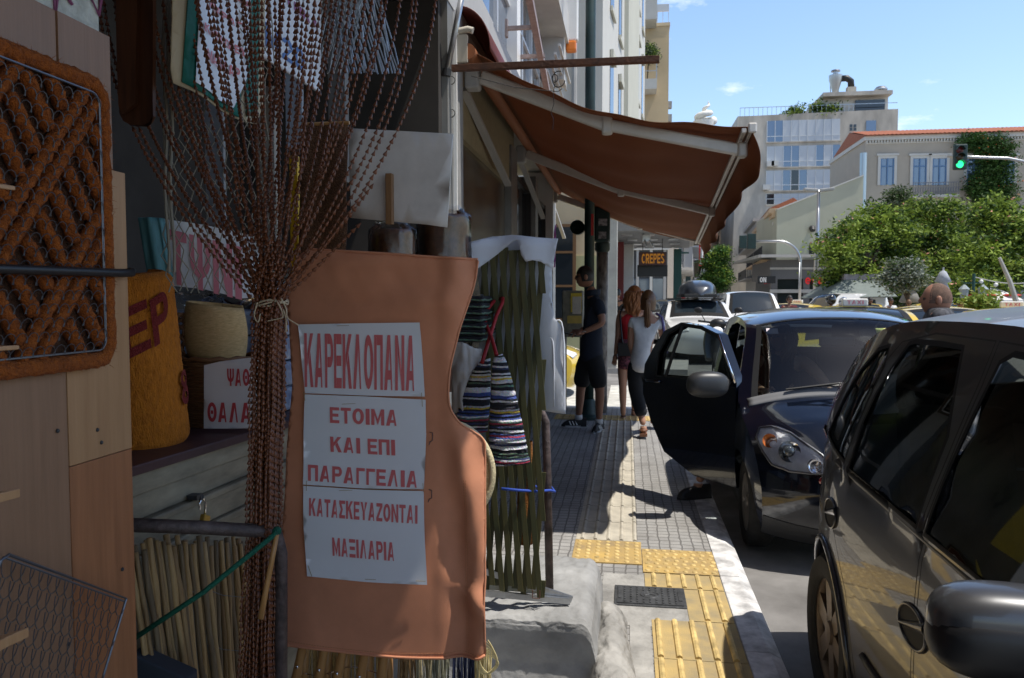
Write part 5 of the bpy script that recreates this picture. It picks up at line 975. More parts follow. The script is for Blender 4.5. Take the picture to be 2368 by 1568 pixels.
b = MB(); b.tube([atY(x, y, Y) for x, y, Y in ((1115, 838, 2.6), (1128, 795, 2.7), (1148, 730, 2.88), (1162, 700, 2.90), (1163, 690, 2.93), (1155, 692, 2.96))], .0072, 8); b.tube([atY(x, y, Y) for x, y, Y in ((1148, 820, 2.56), (1138, 785, 2.7), (1122, 745, 2.86), (1124, 720, 2.9), (1138, 702, 2.92), (1148, 690, 2.96))], .0068, 8); b.build('rug_cord', REDC, t, smooth=True)
RAG2 = rag_mat('folded rag weave', 160, 17.)
for k in range(7):
    p0 = atY(1056, 792 - k * 15.5, 2.75); p1 = atY(1119, 792 - k * 15.5, 2.75); b = MB(); b.bb(p0.x - .03, p1.x + rnd(-.01, .01), 2.75, 3.0, p0.z, p0.z + .0225); tag(b.build('folded_rug', RAG2, bevel=.009), ('bottom', 'second lowest', 'third lowest', 'middle', 'third highest', 'second highest', 'top')[k] + ' folded rag rug of the stack between the two chair covers', 'folded rug', 'stacked rag rugs')
p0, p1 = atY(1045, 798, 2.65), atY(1114, 960, 2.65); b = MB(); b.grid(lambda u, v: (p0.x + (p1.x - p0.x) * u, 2.65 - .05 * math.sin(math.pi * u) * (.4 + .6 * v) + .01 * nz3(u * 6, v * 6, 1), p0.z + (p1.z - p0.z) * v + .012 * math.sin(u * 5)), 24, 24); tag(b.build('white_sack', mat('off white sackcloth', (.48, .47, .45), .9, bump=.3, bscale=300), smooth=True, solid=.004), 'off white cloth sack below the stacked rag rugs', 'sack')
b = MB(); b.lathe([(.002, 0), (.03, .01), (.034, .1), (.03, .3), (.028, .42)], atY(1215, 1262, 3.04), n=20); tag(b.build('coir_brush', mat('orange coir', (.40, .16, .03), .95, col2=(.2, .07, .01), scale=80, bump=1., bscale=200), smooth=True), 'orange brown coir brush standing behind the trellis slats', 'brush')
b = MB(); q = [atY(x, y, Y) for x, y, Y in ((1160, 1130, 2.92), (1200, 1134, 2.92), (1240, 1136, 2.95), (1272, 1134, 3.075), (1283, 1137, 3.1), (1276, 1128, 3.125), (1240, 1126, 3.1), (1236, 1124, 3.05))]; b.tube(q, .0055, 8); tag(b.build('wool_tie', mat('blue wool cord', (.03, .08, .42), .8), smooth=True), 'bright blue cord tying the trellis to the tube stand', 'cord')
t = empty('aluminium_frame', (-.4, 2.95, .34), 'folded aluminium frame with a cream panel lying on the planter', 'frame')
b = MB(); b.bar(atY(1085, 1308, 2.93), atY(1322, 1386, 3.02), .016, .024); b.build('rail', STEEL, t); b = MB(); b.bar(atY(1085, 1368, 2.90), atY(1318, 1390, 3.0), .016, .022); b.build('rail', STEEL, t)
b = MB(); b.prism([atY(1090, 1318, 2.935), atY(1262, 1374, 2.99), atY(1090, 1362, 2.935)], (0, .004, 0), (0, .008, 0)); b.build('panel', mat('cream panel', (.50, .47, .36), .5), t)
b = MB(); p = atY(1240, 1372, 2.93); b.tube([p + Vector((-.014, 0, .012)), p + Vector((-.014, -.004, -.018)), p + Vector((.014, -.004, -.018)), p + Vector((.014, 0, .012))], .0022, 6); b.build('clip', mat('rusty clip', (.12, .05, .03), .7), t)
# --- cane tripods, reed bundle and cords under the cover
random.seed(3)
for k, (xt, xb, Y, lab) in enumerate(((648, 628, 1.935, 'first'), (706, 676, 1.935, 'second'), (757, 730, 1.935, 'third'), (800, 772, 1.935, 'fourth'), (850, 828, 1.935, 'fifth'), (893, 880, 1.935, 'sixth'))):
    t = empty('cane_pole', atY(xb, 1640, Y), 'bolted cane pole under the chair cover, %s of six from the bead bundle' % lab, 'cane pole', 'cane poles under the chair cover')
    p, q = atY(xt + 6, 1440, Y), atY(xb - 10, 1660, Y); b = MB(); b.tube([p.lerp(q, i / 8) for i in range(9)], [.0125 * (1.12 if i == 5 else 1) for i in range(9)], 12); b.build('cane', BAMB, t, smooth=True)
    p2, q2 = atY(xt + 2, 1440, Y + .03), atY(xb + 24, 1660, Y + .03); b = MB(); b.tube([p2, q2], .0115, 12); b.build('cane', BAMB, t, smooth=True)
    p3 = p.lerp(q, .40 + .035 * k); b = MB(); b.lathe([(.001, .004), (.004, .003), (.005, 0), (.0025, 0), (.0025, -.016)], p3 + Vector((0, -.0135, 0)), (0, -1, 0), 10); b.build('bolt', CHROME, t, smooth=True)
t = empty('reed_bundle', atY(790, 1650, 1.97), 'bundle of thin yellow reeds tied with wire under the chair cover', 'reed bundle'); b = MB()
for k in range(90): x = 695 + rnd(0, 190); b.tube([atY(x, 1500, 1.97 + rnd(0, .05)), atY(x + rnd(-6, 6), 1680, 1.97 + rnd(0, .05))], rnd(.0014, .0026), 5)
b.build('reed', mat('yellow reed', (.48, .33, .12), .6, var=.3, scale=90), t, fix=False); b = MB(); b.tube([atY(690 + i * 16, 1552 + 10 * math.sin(i * .6), 1.955) for i in range(13)], .0016, 5); b.build('tie_wire', CHROME, t)
for x0, x1, c, lab in ((922, 962, (.28, .17, .07), 'tan'), (966, 1000, (.33, .28, .16), 'beige'), (1002, 1040, (.25, .24, .16), 'greyish olive'), (1042, 1096, (.012, .018, .05), 'navy blue'), (1098, 1136, (.60, .50, .24), 'cream yellow')):
    b = MB()
    for k in range(26):
        x = rnd(x0, x1); Y = 1.95 + rnd(-.015, .02); b.tube([atY(x + rnd(-2, 2), 1500, Y), atY(x + rnd(-4, 4), 1560, Y + rnd(-.01, .01)), atY(x + rnd(-6, 6), 1690, Y)], rnd(.0016, .0024), 5)
    if lab.startswith('cream'):
        for k in range(7): b.tube([atY(*q, 1.93) for q in crom([(1128 - k * 3, 1480 + k * 4), (1140 + k * 2, 1500 + 5 * k), (1150 - k * 2, 1530 + 4 * k), (1130 - k * 3, 1556), (1108, 1535 - 4 * k)], 5)], .0016, 5)
    tag(b.build('cord_hank', mat(lab + ' cord', c, .8, var=.2, scale=60), fix=False), 'hank of %s cord hanging below the chair cover' % lab, 'cord hank', 'cord hanks under the cover')
# --- canopy over these goods (just above the picture) and the rails they hang from
t = empty('goods_canopy', (-.3, 1.5, 3.3), 'brown canvas canopy stretched over the shop goods above the picture', 'canopy')
BRNC = mat('brown awning canvas', (.15, .053, .018), .85, var=.10, scale=3, bump=.15, bscale=300)
n_ = BRNC.node_tree; tr_ = n_.nodes.new('ShaderNodeBsdfTranslucent'); tr_.inputs['Color'].default_value = (.45, .18, .055, 1); mx_ = n_.nodes.new('ShaderNodeMixShader'); mx_.inputs[0].default_value = .17
n_.links.new(n_.nodes['Principled BSDF'].outputs[0], mx_.inputs[1]); n_.links.new(tr_.outputs[0], mx_.inputs[2]); n_.links.new(mx_.outputs[0], n_.nodes['Material Output'].inputs['Surface'])
b = MB(); b.grid(lambda u, v: (XF + 1.53 * u, 1.4 + 2.85 * v, 3.42 - .12 * u + .02 * math.sin(u * 3)), 10, 10); b.build('canvas', BRNC, t, smooth=True, solid=.004)
t2_ = empty('low_canopy', (-.3, 0, 2.5), 'lower brown canvas canopy over the mats and boards above the picture', 'canopy'); b = MB(); b.grid(lambda u, v: (XF + 2.05 * u, -3.5 + 5.1 * v, 2.62 - .10 * u), 6, 6); b.build('canvas', BRNC, t2_, smooth=True, solid=.004); b = MB(); b.tube([(.99, -3.5, 2.5), (.99, 1.6, 2.5)], .02, 8); b.build('front_rail', STEEL, t2_)  # unseen canvas and rail, added low to cut skylight on the left goods
b = MB(); b.tube([(XF + .02, 1.80, 2.56), (XF + .85, 1.80, 2.56)], .011, 10); b.tube([(XF + .02, 1.80, 2.56), (XF + .02, 1.8, 3.4)], .011, 10); b.tube([(XF + .85, 1.80, 2.56), (XF + .85, 1.8, 3.34)], .011, 10); b.build('hanging_rail', STEEL, t)
# ================================================================== AWNING AND STREET FURNITURE
t = empty('awning', (-.98, 7.8, 2.9), 'large brown canvas awning with white folding arms over the pavement', 'awning')
YN, YF_ = 4.74, 10.92
def arail(s): return Vector((.705 + .245 * s, YN + (YF_ - YN) * s, 2.485 - .225 * s))
def afab(u, v):
    a = Vector((-.97, YN + (YF_ - YN) * v, 3.0)); c = arail(v); p = a.lerp(c, u)
    p.z -= .135 * math.sin(math.pi * u) ** 1.2 + .012 * math.sin(v * 40 + u * 5) * math.sin(math.pi * u) + .02 * math.sin(v * math.pi * 2) ** 2 * math.sin(math.pi * u) - .012 * math.sin(u * 26 + 2 * math.sin(v * 8)) * (1 - v) * .6
    return p
b = MB(); b.grid(afab, 60, 90); b.build('canvas', BRNC, t, smooth=True, solid=.003)
b = MB(); b.grid(lambda u, v: arail(u) + Vector((.0 + .05 * math.sin(v * 2.2) + .022 * math.sin(u * 34 + .8 * math.sin(u * 11)) * v, 0, -.02 - .22 * v - .012 * math.sin(u * 24) * v)), 120, 10); b.build('valance', BRNC, t, smooth=True, solid=.003)
RAILW = mat('cream awning metal', (.62, .58, .52), .4, .15, var=.08, scale=8)
b = MB(); b.bar(arail(0), arail(1), .035, .05); b.bar(arail(0) + Vector((-.045, 0, -.01)), arail(1) + Vector((-.045, 0, -.01)), .03, .03); b.build('front_rail', RAILW, t, bevel=.006)
b = MB(); b.box(arail(0) + Vector((.0, -.012, -.0)), (.05, .02, .06)); b.build('end_cap', RAILW, t, bevel=.015)
b = MB(); b.tube([(-.965, YN - .05, 2.985), (-.965, YF_, 2.985)], .047, 16); b.build('roller', mat('orange brown roller', (.30, .10, .035), .7), t, smooth=True, angle=60)
b = MB(); b.grid(lambda u, v: (lambda a: (-1.04 + .20 * math.sin(a), YN + .02 + (YF_ - YN - .05) * v, 3.02 + .26 * math.cos(a)))(u * math.pi * .52), 12, 8); b.build('hood', mat('dark red hood', (.12, .022, .014), .5, var=.2), t, smooth=True, solid=.006)
for yk, ends in ((4.92, ((1112, 178), (1404, 289), (1716, 348))), (7.65, ((1217, 357), (1436, 440), (1646, 490))), (10.75, ((1290, 455), (1480, 521), (1622, 558)))):
    a, m_, c = (atY(x, y, yk) for x, y in ends)
    b = MB(); b.bar(a, m_, .05, .085); b.build('arm', RAILW, t, bevel=.012); b = MB(); b.bar(m_, c, .045, .072); b.build('arm', RAILW, t, bevel=.012)
    b = MB(); b.box(m_, (.06, .07, .11)); b.tube([m_ + Vector((0, 0, -.06)), m_ + Vector((0, 0, .06))], .035, 10); b.build('elbow', RAILW, t, bevel=.01)
    b = MB(); b.box(a + Vector((-.05, 0, .0)), (.09, .12, .16)); b.build('bracket', GREYW, t, bevel=.015); b = MB(); b.box(c, (.06, .08, .09)); b.build('clamp', RAILW, t, bevel=.015)
    b = MB(); b.bar(Vector((XF, yk + .1, 2.85)), Vector((XF + .06, yk + 1.6, 2.45)), .05, .03); b.build('stay', GREYW, t)
b = MB(); b.box((-1.0, 4.69, 3.0), (.07, .03, .16)); b.tube([(-1.02, 4.68, 3.10), (-.96, 4.68, 3.11), (-.93, 4.68, 3.10)], .02, 10); b.build('gearbox', mat('cream plastic', (.50, .46, .38), .5), t, smooth=True, angle=40)
# rusty beam, rod, rings and coil of wire
b = MB(); b.bar((XF + .03, 4.55, 2.845), (.165, 4.55, 2.845), .04, .036); tag(b.build('rusty_beam', mat('rusty steel', (.065, .028, .018), .75, col2=(.13, .05, .025), scale=20, bump=.3), bevel=.002), 'rusty square steel beam sticking straight out above the awning', 'beam')
t = empty('crank_rod', atY(1033, 170, 4.5), 'grey steel rod slanting up beside the white pilaster', 'rod')
b = MB(); b.tube([atY(1033, 170, 4.5), atY(1074, -40, 4.45)], .017, 12); b.build('rod', STEEL, t, smooth=True); b = MB(); b.tube([atY(1032, 176, 4.5), atY(1034, 160, 4.5)], .026, 12); b.box(atY(1028, 192, 4.56), (.05, .1, .09)); b.build('socket', DARK, t)
for y, lab in ((186, 'upper'), (262, 'lower')):
    c = atY(1043, y, 4.6); b = MB(); b.tube([c + Vector((.024 * math.cos(a * .45), .0, .024 * math.sin(a * .45))) for a in range(14)], .003, 6, close=True); b.tube([c + Vector((-.024, 0, 0)), c + Vector((-.055, .03, 0))], .005, 6); tag(b.build('wall_ring', DARK), lab + ' small iron ring screwed to the pilaster under the rusty beam', 'ring', 'iron rings on the pilaster')
t = empty('wire_coil', atY(1290, 186, 4.52), 'black wire coil dangling from the rusty beam', 'wire coil'); b = MB()
c = atY(1292, 183, 4.52); b.tube([c + Vector((.036 * math.cos(a * .35 + 1.2), .004 * math.sin(a), .046 * math.sin(a * .35 + 1.2))) for a in range(15)], .003, 6); c2 = atY(1283, 181, 4.52); b.tube([c2 + Vector((.017 * math.cos(a * .45), 0, .022 * math.sin(a * .45))) for a in range(14)], .0028, 6, close=True); b.build('coil', BLACK, t)
b = MB(); b.tube([atY(x, y, 4.52) for x, y in ((1281, 165), (1285, 185), (1279, 215), (1281, 240), (1274, 262), (1280, 275), (1278, 300))], .0018, 5); b.tube([atY(x, y, 4.5) for x, y in ((1090, 176), (1190, 202), (1290, 212), (1300, 205))], .0025, 5); b.build('loose_end', BLACK, t)
# --- dark green mast and graffiti covered signal post at the corner
GRN = mat('dark green paint', (.01, .06, .05), .5); MASTG = mat('mast green', (.012, .035, .032), .5, var=.3, scale=8)
MPt = atZ(1361, 968, 0)
t = empty('signal_mast', MPt, 'tall dark green mast standing on the pavement corner behind the man', 'mast')
b = MB(); b.tube([(MPt.x, MPt.y, 0), (MPt.x, MPt.y, 9)], .062, 16); b.build('pole', MASTG, t, smooth=True); b = MB(); b.lathe([(.17, 0), (.17, .03), (.11, .06), (.085, .22), (.066, .25)], MPt, n=16); b.build('base', MASTG, t, smooth=True, angle=40)
b = MB(); b.bb(MPt.x - .065, MPt.x + .065, MPt.y + .02, MPt.y + .12, 6.9, 7.1); b.build('clamp', STEEL, t)
b = MB(); c = atY(1367, 520, MPt.y - .08); b.bb(c.x - .0, c.x + .03, c.y - .02, c.y, c.z - .13, c.z + .13); b.build('red_plate', mat('red plate', (.60, .03, .03), .4), t)
b = MB(); c = atY(1338, 527, MPt.y); b.lathe([(.001, .0), (.07, .02), (.09, .08), (.09, .2)], c + Vector((-.01, .1, 0)), (0, -1, 0), 14); b.build('lamp_back', MASTG, t, smooth=True)
STK = mat('torn stickers', (.55, .55, .56), .6, col2=(.05, .05, .055), scale=22, detail=3, stretch=(1, 1, 2)); GPOST = mat('graffiti post', (.035, .030, .028), .6, col2=(.30, .28, .26), scale=9, stretch=(2, 2, 1), detail=9)
px, py = atY(1392, 700, 10.3).x, 10.3
t = empty('pedestrian_signal', (px, py, 0), 'graffiti and sticker covered post with a dark green pedestrian signal box on top', 'traffic light')
b = MB(); b.tube([(px, py, 0), (px, py, 2.12)], .075, 16); b.build('post', GPOST, t, smooth=True); b = MB(); b.lathe([(.075, 2.10), (.10, 2.13), (.10, 2.22)], (px, py, 0), n=14); b.build('collar', MASTG, t, smooth=True, angle=40)
b = MB(); c0, c1 = atY(1374, 500, 10.25), atY(1410, 560, 10.25); b.bb(c0.x, c1.x, 10.15, 10.45, c1.z, c0.z + .12); b.build('signal_box', MASTG, t, bevel=.03); b = MB(); b.bb(c0.x - .12, c0.x - .004, 10.2, 10.4, c1.z + .06, c0.z + .16); b.build('visor', MASTG, t, bevel=.03)
for x0, y0, x1, y1 in ((1384, 506, 1404, 522), (1384, 536, 1402, 552)): c0, c1 = atY(x0, y0, 10.14), atY(x1, y1, 10.14); b = MB(); b.bb(c0.x, c1.x, 10.138, 10.148, c1.z, c0.z); b.build('sticker', STK, t)
b = MB(); blk_x = atY(1417, 600, 16.9).x; b.bb(blk_x - .12, blk_x + .1, 16.9, 17.1, -.1, 3.9); tag(b.build('stone_pillar', mat('greenish stone', (.36, .36, .33), .8, var=.2, scale=3), bevel=.02), 'greenish grey stone pillar at the far corner behind the graffiti post', 'pillar')
t = empty('poster_cabinet', (-.72, 10.35, 0), 'street cabinet covered with torn yellow and white posters beside the man', 'cabinet')
c0, c1 = atY(1300, 672, 10.3), atY(1347, 780, 10.3); b = MB(); [b.bb(x, x + .04, 10.34, 10.62, 0, c1.z) for x in (c0.x, c1.x - .04)]; b.build('leg', DARK, t); b = MB(); b.bb(c0.x, c1.x, 10.3, 10.66, c1.z, c0.z); b.build('cabinet', mat('torn poster layers', (.30, .28, .22), .8, col2=(.10, .10, .075), scale=9, detail=10, bump=.4), t, bevel=.015)
for (x0, y0, x1, y1), cc_, nm in (((1320, 678, 1345, 722), (.70, .52, .06), 'yellow_poster'), ((1324, 686, 1344, 726), (.62, .56, .47), 'white_poster'), ((1312, 730, 1345, 748), (.58, .42, .10), 'torn_poster')): p0, p1 = atY(x0, y0, 10.29), atY(x1, y1, 10.29); b = MB(); o_ = .004 if nm[0] == 'w' else 0; b.bb(p0.x, p1.x, 10.290 - o_, 10.299, p1.z, p0.z); b.build(nm, mat(nm.replace('_', ' '), cc_, .6, var=.15, scale=14), t)
# --- lamp post, signal arms, no entry sign, vertical street sign
p = Vector((atY(1884, 690, 45).x, 45, 0)); t = empty('street_lamp', p, 'tall grey double headed street lamp in front of the blank cream wall', 'street lamp')
zt_ = atY(1888, 440, 45).z; b = MB(); b.tube([p, (p.x + .05, 45, zt_ * .55), (p.x + .1, 45, zt_)], [.14, .12, .07], 10); b.build('pole', STEEL, t, smooth=True)
for s in (-1, 1): b = MB(); b.box((p.x + .1 + s * .42, 45, zt_ + .02), (.75, .3, .16), Matrix.Rotation(rad(-6 * s), 3, 'Y')); b.build('lamp_head', GREYW, t, bevel=.04)
p = Vector((atY(1849, 690, 50).x, 50, 0)); t = empty('traffic_mast', p, 'curved galvanised mast arm carrying two dark traffic signals seen from behind', 'traffic light')
b = MB(); za = atY(1800, 558, 50).z; R_ = 1.3; b.tube([p, p + Vector((0, 0, za - R_))] + [Vector((p.x - R_ + R_ * math.cos(a * .1745), 50, za - R_ + R_ * math.sin(a * .1745))) for a in range(10)] + [Vector((atY(1716, 558, 50).x, 50, za))], .085, 10); b.build('mast', STEEL, t, smooth=True)
for x0, x1, y0, y1 in ((1709, 1726, 545, 575), (1728, 1747, 541, 576)): a, c = atY(x0, y0, 49.9), atY(x1, y1, 49.9); b = MB(); b.bb(a.x, c.x, 49.7, 49.9, c.z, a.z); b.build('signal_back', MASTG, t, bevel=.03)
p = Vector((atY(2219, 690, 28).x, 28, 0)); za = atY(2219, 364, 28).z; t = empty('overhead_signal', (p.x + 6, 28, 0), 'traffic signal showing green on a horizontal arm before the mansion', 'traffic light')
b = MB(); b.tube([atY(2190, 361, 28.1), atY(2260, 364, 28.1), atY(2330, 366, 28.1), atY(2400, 380, 28.1), atY(2460, 420, 28.1), (atY(2480, 500, 28.1).x, 28.1, 0)], .05, 10); b.build('arm', STEEL, t, smooth=True)
a, c = atY(2204, 335, 28), atY(2233, 393, 28); b = MB(); b.bb(a.x, c.x, 27.85, 28.04, c.z, a.z); hd = b.build('signal_head', MASTG, t, bevel=.04)
for k, (yy, m_) in enumerate(((347, mat('red lens', (.10, .01, .01), .3)), (363, mat('amber lens', (.05, .03, .01), .3)), (380, emit('green light', (.02, .85, .22), 2.2)))): q = atY(2219.5, yy, 27.84); b = MB(); b.lathe([(.001, .03), (.09, .02), (.115, 0)], q, (0, -1, 0), 16); b.build('lens', m_, t, smooth=True); b = MB(); b.grid(lambda u, v: q + Vector((.125 * math.cos(math.pi * u), -.16 * v, .125 * math.sin(math.pi * u))), 10, 2); b.build('visor', MASTG, t, solid=.01)
q = atY(1580, 676, 44); t = empty('no_entry_sign', (q.x, 44, 0), 'round red no entry sign far down the street', 'road sign'); b = MB(); b.lathe([(.001, .03), (.33, .03), (.33, 0)], q, (0, -1, 0), 20); b.build('disc', mat('sign red', (.60, .02, .02), .4), t); b = MB(); b.bb(q.x - .23, q.x + .23, 43.95, 43.965, q.z - .07, q.z + .07); b.build('bar', WHITE, t); b = MB(); b.tube([(q.x, 44.05, 0), (q.x, 44.05, q.z + .3)], .04, 8); b.build('post', STEEL, t)
P80 = Plane(5, 70); (u0, z1), (u1, z0) = P80.uv(1617, 556), P80.uv(1627, 615); t = empty('vertical_sign', (5 + u0, 70, z0), 'narrow red vertical sign with white letters on the far side street', 'sign'); b = MB(); b.bb(5 + u0, 5 + u1, 70, 70.3, z0, z1); b.build('board', mat('sign red', (0, 0, 0)), t)
for k, ch in enumerate('TAL'): text_on(ch, P80, 1618.5, 572 + k * 14, 1625.5, 583 + k * 14, WHITE, t, off=.03)
t = empty('ice_cream_sign', atY(1625, 340, 25), 'white soft ice cream swirl model peeping up behind the awning', 'ice cream sign')
c = atY(1627, 280, 25); b = MB(); b.tube([c + Vector(((.30 - .011 * k) * math.cos(k * .62) * (1 - k / 40) , (.3 - .011 * k) * math.sin(k * .62) * (1 - k / 40), .024 * k + .0)) + Vector((.006 * k, 0, 0)) for k in range(26)], [.13 - .0047 * k for k in range(26)], 10); b.build('swirl', WHITE, t, smooth=True); b = MB(); b.lathe([(.04, -4.2), (.05, -.9), (.12, -.8), (.30, -.1), (.32, 0)], c, n=16); b.build('cone', WHITE, t, smooth=True)
# --- kiosk with a grey canvas roof, parasols, barrier, string of lamps
CANV = mat('grey green canvas', (.17, .20, .19), .8, var=.12, scale=3)
t = empty('street_kiosk', (atY(1985, 690, 38).x, 38, 0), 'small kiosk under a sloping grey canvas roof in front of the trees', 'kiosk')
a, c, d, e = atY(1908, 689, 36.5), atY(2075, 686, 36.5), atY(2035, 648, 38.2), atY(1952, 648, 38.2); b = MB(); b.add([a, c, d, e], [(0, 1, 2, 3)]); b.add([e, d, d + Vector((0, 3, 0)), e + Vector((0, 3, 0))], [(0, 1, 2, 3)]); b.add([a, e, e + Vector((0, 3, 0)), a + Vector((0, 5, 0))], [(0, 1, 2, 3)]); b.build('canvas_roof', CANV, t, solid=.04)
b = MB(); b.bb(e.x + .3, d.x - .3, 38.3, 41, 0, 2.2); b.build('cabin', mat('dark kiosk', (.05, .045, .04), .6), t); f0, f1 = atY(1952, 634, 38.25), atY(2030, 648, 38.25); b = MB(); b.bb(f0.x, f1.x, 38.2, 41, f1.z, f0.z); b.build('roof_box', mat('mauve grey', (.36, .32, .35), .7), t)
def closed_parasol(x, yt, yb, Y, m, lab):
    p = atY(x, yt, Y); r = (690 - yt) / 1806 * Y * .0 + .26 * Y / 25; t = empty('closed_parasol', (p.x, Y, 0), lab, 'parasol'); zb = atY(x, yb, Y).z; h = p.z - zb
    b = MB(); b.lathe([(.02, 0), (r * .35, -.05 * h), (r * .9, -.33 * h), (r * .45, -.36 * h), (r * .8, -.6 * h), (r * 1.15, -.95 * h), (r * .9, -h)], p, n=12); b.build('cover', m, t, smooth=True); b = MB(); b.tube([(p.x, Y, 0), (p.x, Y, p.z + .08)], .03, 8); b.build('pole', STEEL, t)
closed_parasol(2181, 625, 706, 24, mat('grey blue canvas', (.38, .40, .44), .8, var=.15, scale=8), 'closed grey blue parasol rising behind the bald man')
closed_parasol(2105, 652, 700, 34, mat('grey canvas', (.22, .21, .19), .8, var=.15, scale=8), 'closed dull grey parasol in front of the dark trees')
WPAR = mat('white parasol canvas', (.70, .68, .66), .7, var=.05); RSPOT = mat('red print', (.55, .05, .03), .6)
for x, yt, w_, Y, lab in ((2290, 664, 64, 34, 'open white parasol with red prints beside the barrier pole'), (2345, 665, 60, 37, 'open white parasol with red prints at the edge behind the barrier pole')):
    p = atY(x, yt, Y); r = w_ / 1806 * Y; t = empty('open_parasol', (p.x, Y, 0), lab, 'parasol'); b = MB(); b.lathe([(.02, .03), (r * .5, -.18 * r), (r, -.42 * r), (r, -.52 * r)], p, n=8); b.build('canvas', WPAR, t, solid=.01)
    for k in range(8): a = k * .785 + .4; q = p + Vector((r * .72 * math.cos(a), r * .72 * math.sin(a), -.27 * r)); b = MB(); b.ball(q, (.22, .22, .05), 8, 5); b.build('print', RSPOT, t)
    b = MB(); b.tube([(p.x, Y, 0), (p.x, Y, p.z)], .03, 8); b.build('pole', STEEL, t)
b = MB(); b.tube([atY(2311, 596, 18), atY(2335, 650, 18), atY(2352, 704, 18), atY(2362, 760, 18)], [.035, .05, .06, .07], 8); tag(b.build('barrier_pole', GREYW), 'slanting grey barrier pole in front of the white parasols', 'pole')
p = atY(2252, 640, 27); t = empty('lantern_post', (p.x, 27, 0), 'dark green post with two hanging lanterns beside the string of bulbs', 'lantern'); b = MB(); b.tube([(p.x, 27, 0), (p.x, 27, p.z + .1)], .05, 8); b.bar((p.x - .3, 27, p.z - .2), (p.x + .3, 27, p.z - .2), .04); b.build('post', GRN, t)
for s in (-1, 1): b = MB(); b.lathe([(.03, .25), (.17, .1), (.14, .08), (.10, -.2), (.03, -.24)], (p.x + s * .28, 27, p.z - .5), n=6); b.build('lantern', mat('lantern glass', (.30, .34, .34), .3), t)
t = empty('bulb_string', (p.x + 1.2, 27, p.z), 'sagging string of white bulbs hung from the lantern post', 'light string'); b = MB(); pts = [(p.x + i * .22, 27, p.z - .0 - .22 * math.sin(math.pi * i / 11)) for i in range(12)]; b.tube(pts, .018, 5); b.build('cable', GREYW, t)
for q in pts[1:11:2]: b = MB(); b.ball((q[0], 27, q[2] - .09), .07, 8, 6); b.build('bulb', WHITE, t, smooth=True)
# ================================================================== TREES AND PLANTS
def leafmat(n, c, c2=None):
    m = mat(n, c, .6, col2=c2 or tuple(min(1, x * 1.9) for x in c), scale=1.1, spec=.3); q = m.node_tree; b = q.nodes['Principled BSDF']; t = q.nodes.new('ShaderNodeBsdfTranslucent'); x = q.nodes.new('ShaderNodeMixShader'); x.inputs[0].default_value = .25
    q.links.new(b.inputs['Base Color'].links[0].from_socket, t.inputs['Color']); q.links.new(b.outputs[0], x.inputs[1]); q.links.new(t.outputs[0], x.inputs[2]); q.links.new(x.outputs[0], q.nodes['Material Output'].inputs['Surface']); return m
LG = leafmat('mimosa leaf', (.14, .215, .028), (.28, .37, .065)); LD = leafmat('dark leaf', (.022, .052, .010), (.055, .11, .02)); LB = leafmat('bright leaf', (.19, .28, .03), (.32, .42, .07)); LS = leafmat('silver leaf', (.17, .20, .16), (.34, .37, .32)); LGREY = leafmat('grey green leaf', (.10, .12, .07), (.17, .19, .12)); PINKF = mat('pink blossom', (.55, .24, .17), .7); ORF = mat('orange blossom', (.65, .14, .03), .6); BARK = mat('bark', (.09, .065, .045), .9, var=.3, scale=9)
def foliage(name, parent, lobes, mats, n, size, weights=None, flower=0., seed=1):
    """lobes: (centre, (rx,ry,rz)); leaves spread through the volume in uneven sprays, denser near each lobe's skin"""
    R = random.Random(seed); b = MB(); vol = [l[1][0] * l[1][1] * l[1][2] for l in lobes]; tot = sum(v ** .7 for v in vol)
    for (c, r), v in zip(lobes, vol):
        k = int(n * v ** .7 / tot / 22) + 1
        for _ in range(k):
            d = Vector((R.gauss(0, 1), R.gauss(0, 1), R.gauss(0, 1))).normalized(); q = R.random() ** .3 * (1 + .14 * R.gauss(0, 1)); q = max(.1, min(q, 1.28)); o = Vector((c[0] + d.x * r[0] * q, c[1] + d.y * r[1] * q, c[2] + d.z * r[2] * q))
            ax = (Vector((d.x, d.y, d.z * .4 - .1)) + Vector((R.gauss(0, .5), R.gauss(0, .5), R.gauss(0, .3)))).normalized(); m = R.choices(range(len(mats) - (1 if flower else 0)), weights)[0]
            for i in range(22):
                p = o + ax * size * (i - 11) * .30 + Vector((R.gauss(0, 1), R.gauss(0, 1), R.gauss(0, .45))) * size * 1.5; u = Vector((R.gauss(0, 1), R.gauss(0, 1), R.gauss(0, .6))).normalized(); w_ = u.cross(Vector((R.gauss(0, 1), R.gauss(0, 1), R.gauss(0, 1)))).normalized(); s = size * R.uniform(.55, 1.1)
                mm = m if not (flower and d.z > .1 and q > .8 and R.random() < flower) else len(mats) - 1; s = s * (.8 if mm != m else 1)
                b.add([p - u * s, p - w_ * s * .4, p + u * s, p + w_ * s * .4], [(0, 1, 2, 3)], mm)
    return b.build(name, mats, parent, fix=False)
def trunk(parent, base, top, r, limbs=(), name='trunk'):
    b = MB(); base, top = Vector(base), Vector(top); n = 6; pts = [base.lerp(top, i / n) + Vector((.12 * r * math.sin(i * 2), .1 * r * math.cos(i), 0)) * 3 for i in range(n + 1)]; b.tube(pts, [r * (1 - .6 * i / n) for i in range(n + 1)], 9)
    for l in limbs: l = Vector(l); q = pts[4]; b.tube([q, q.lerp(l, .5) + Vector((0, 0, .2)), l], [r * .45, r * .28, r * .08], 6)
    return b.build(name, BARK, parent, smooth=True)
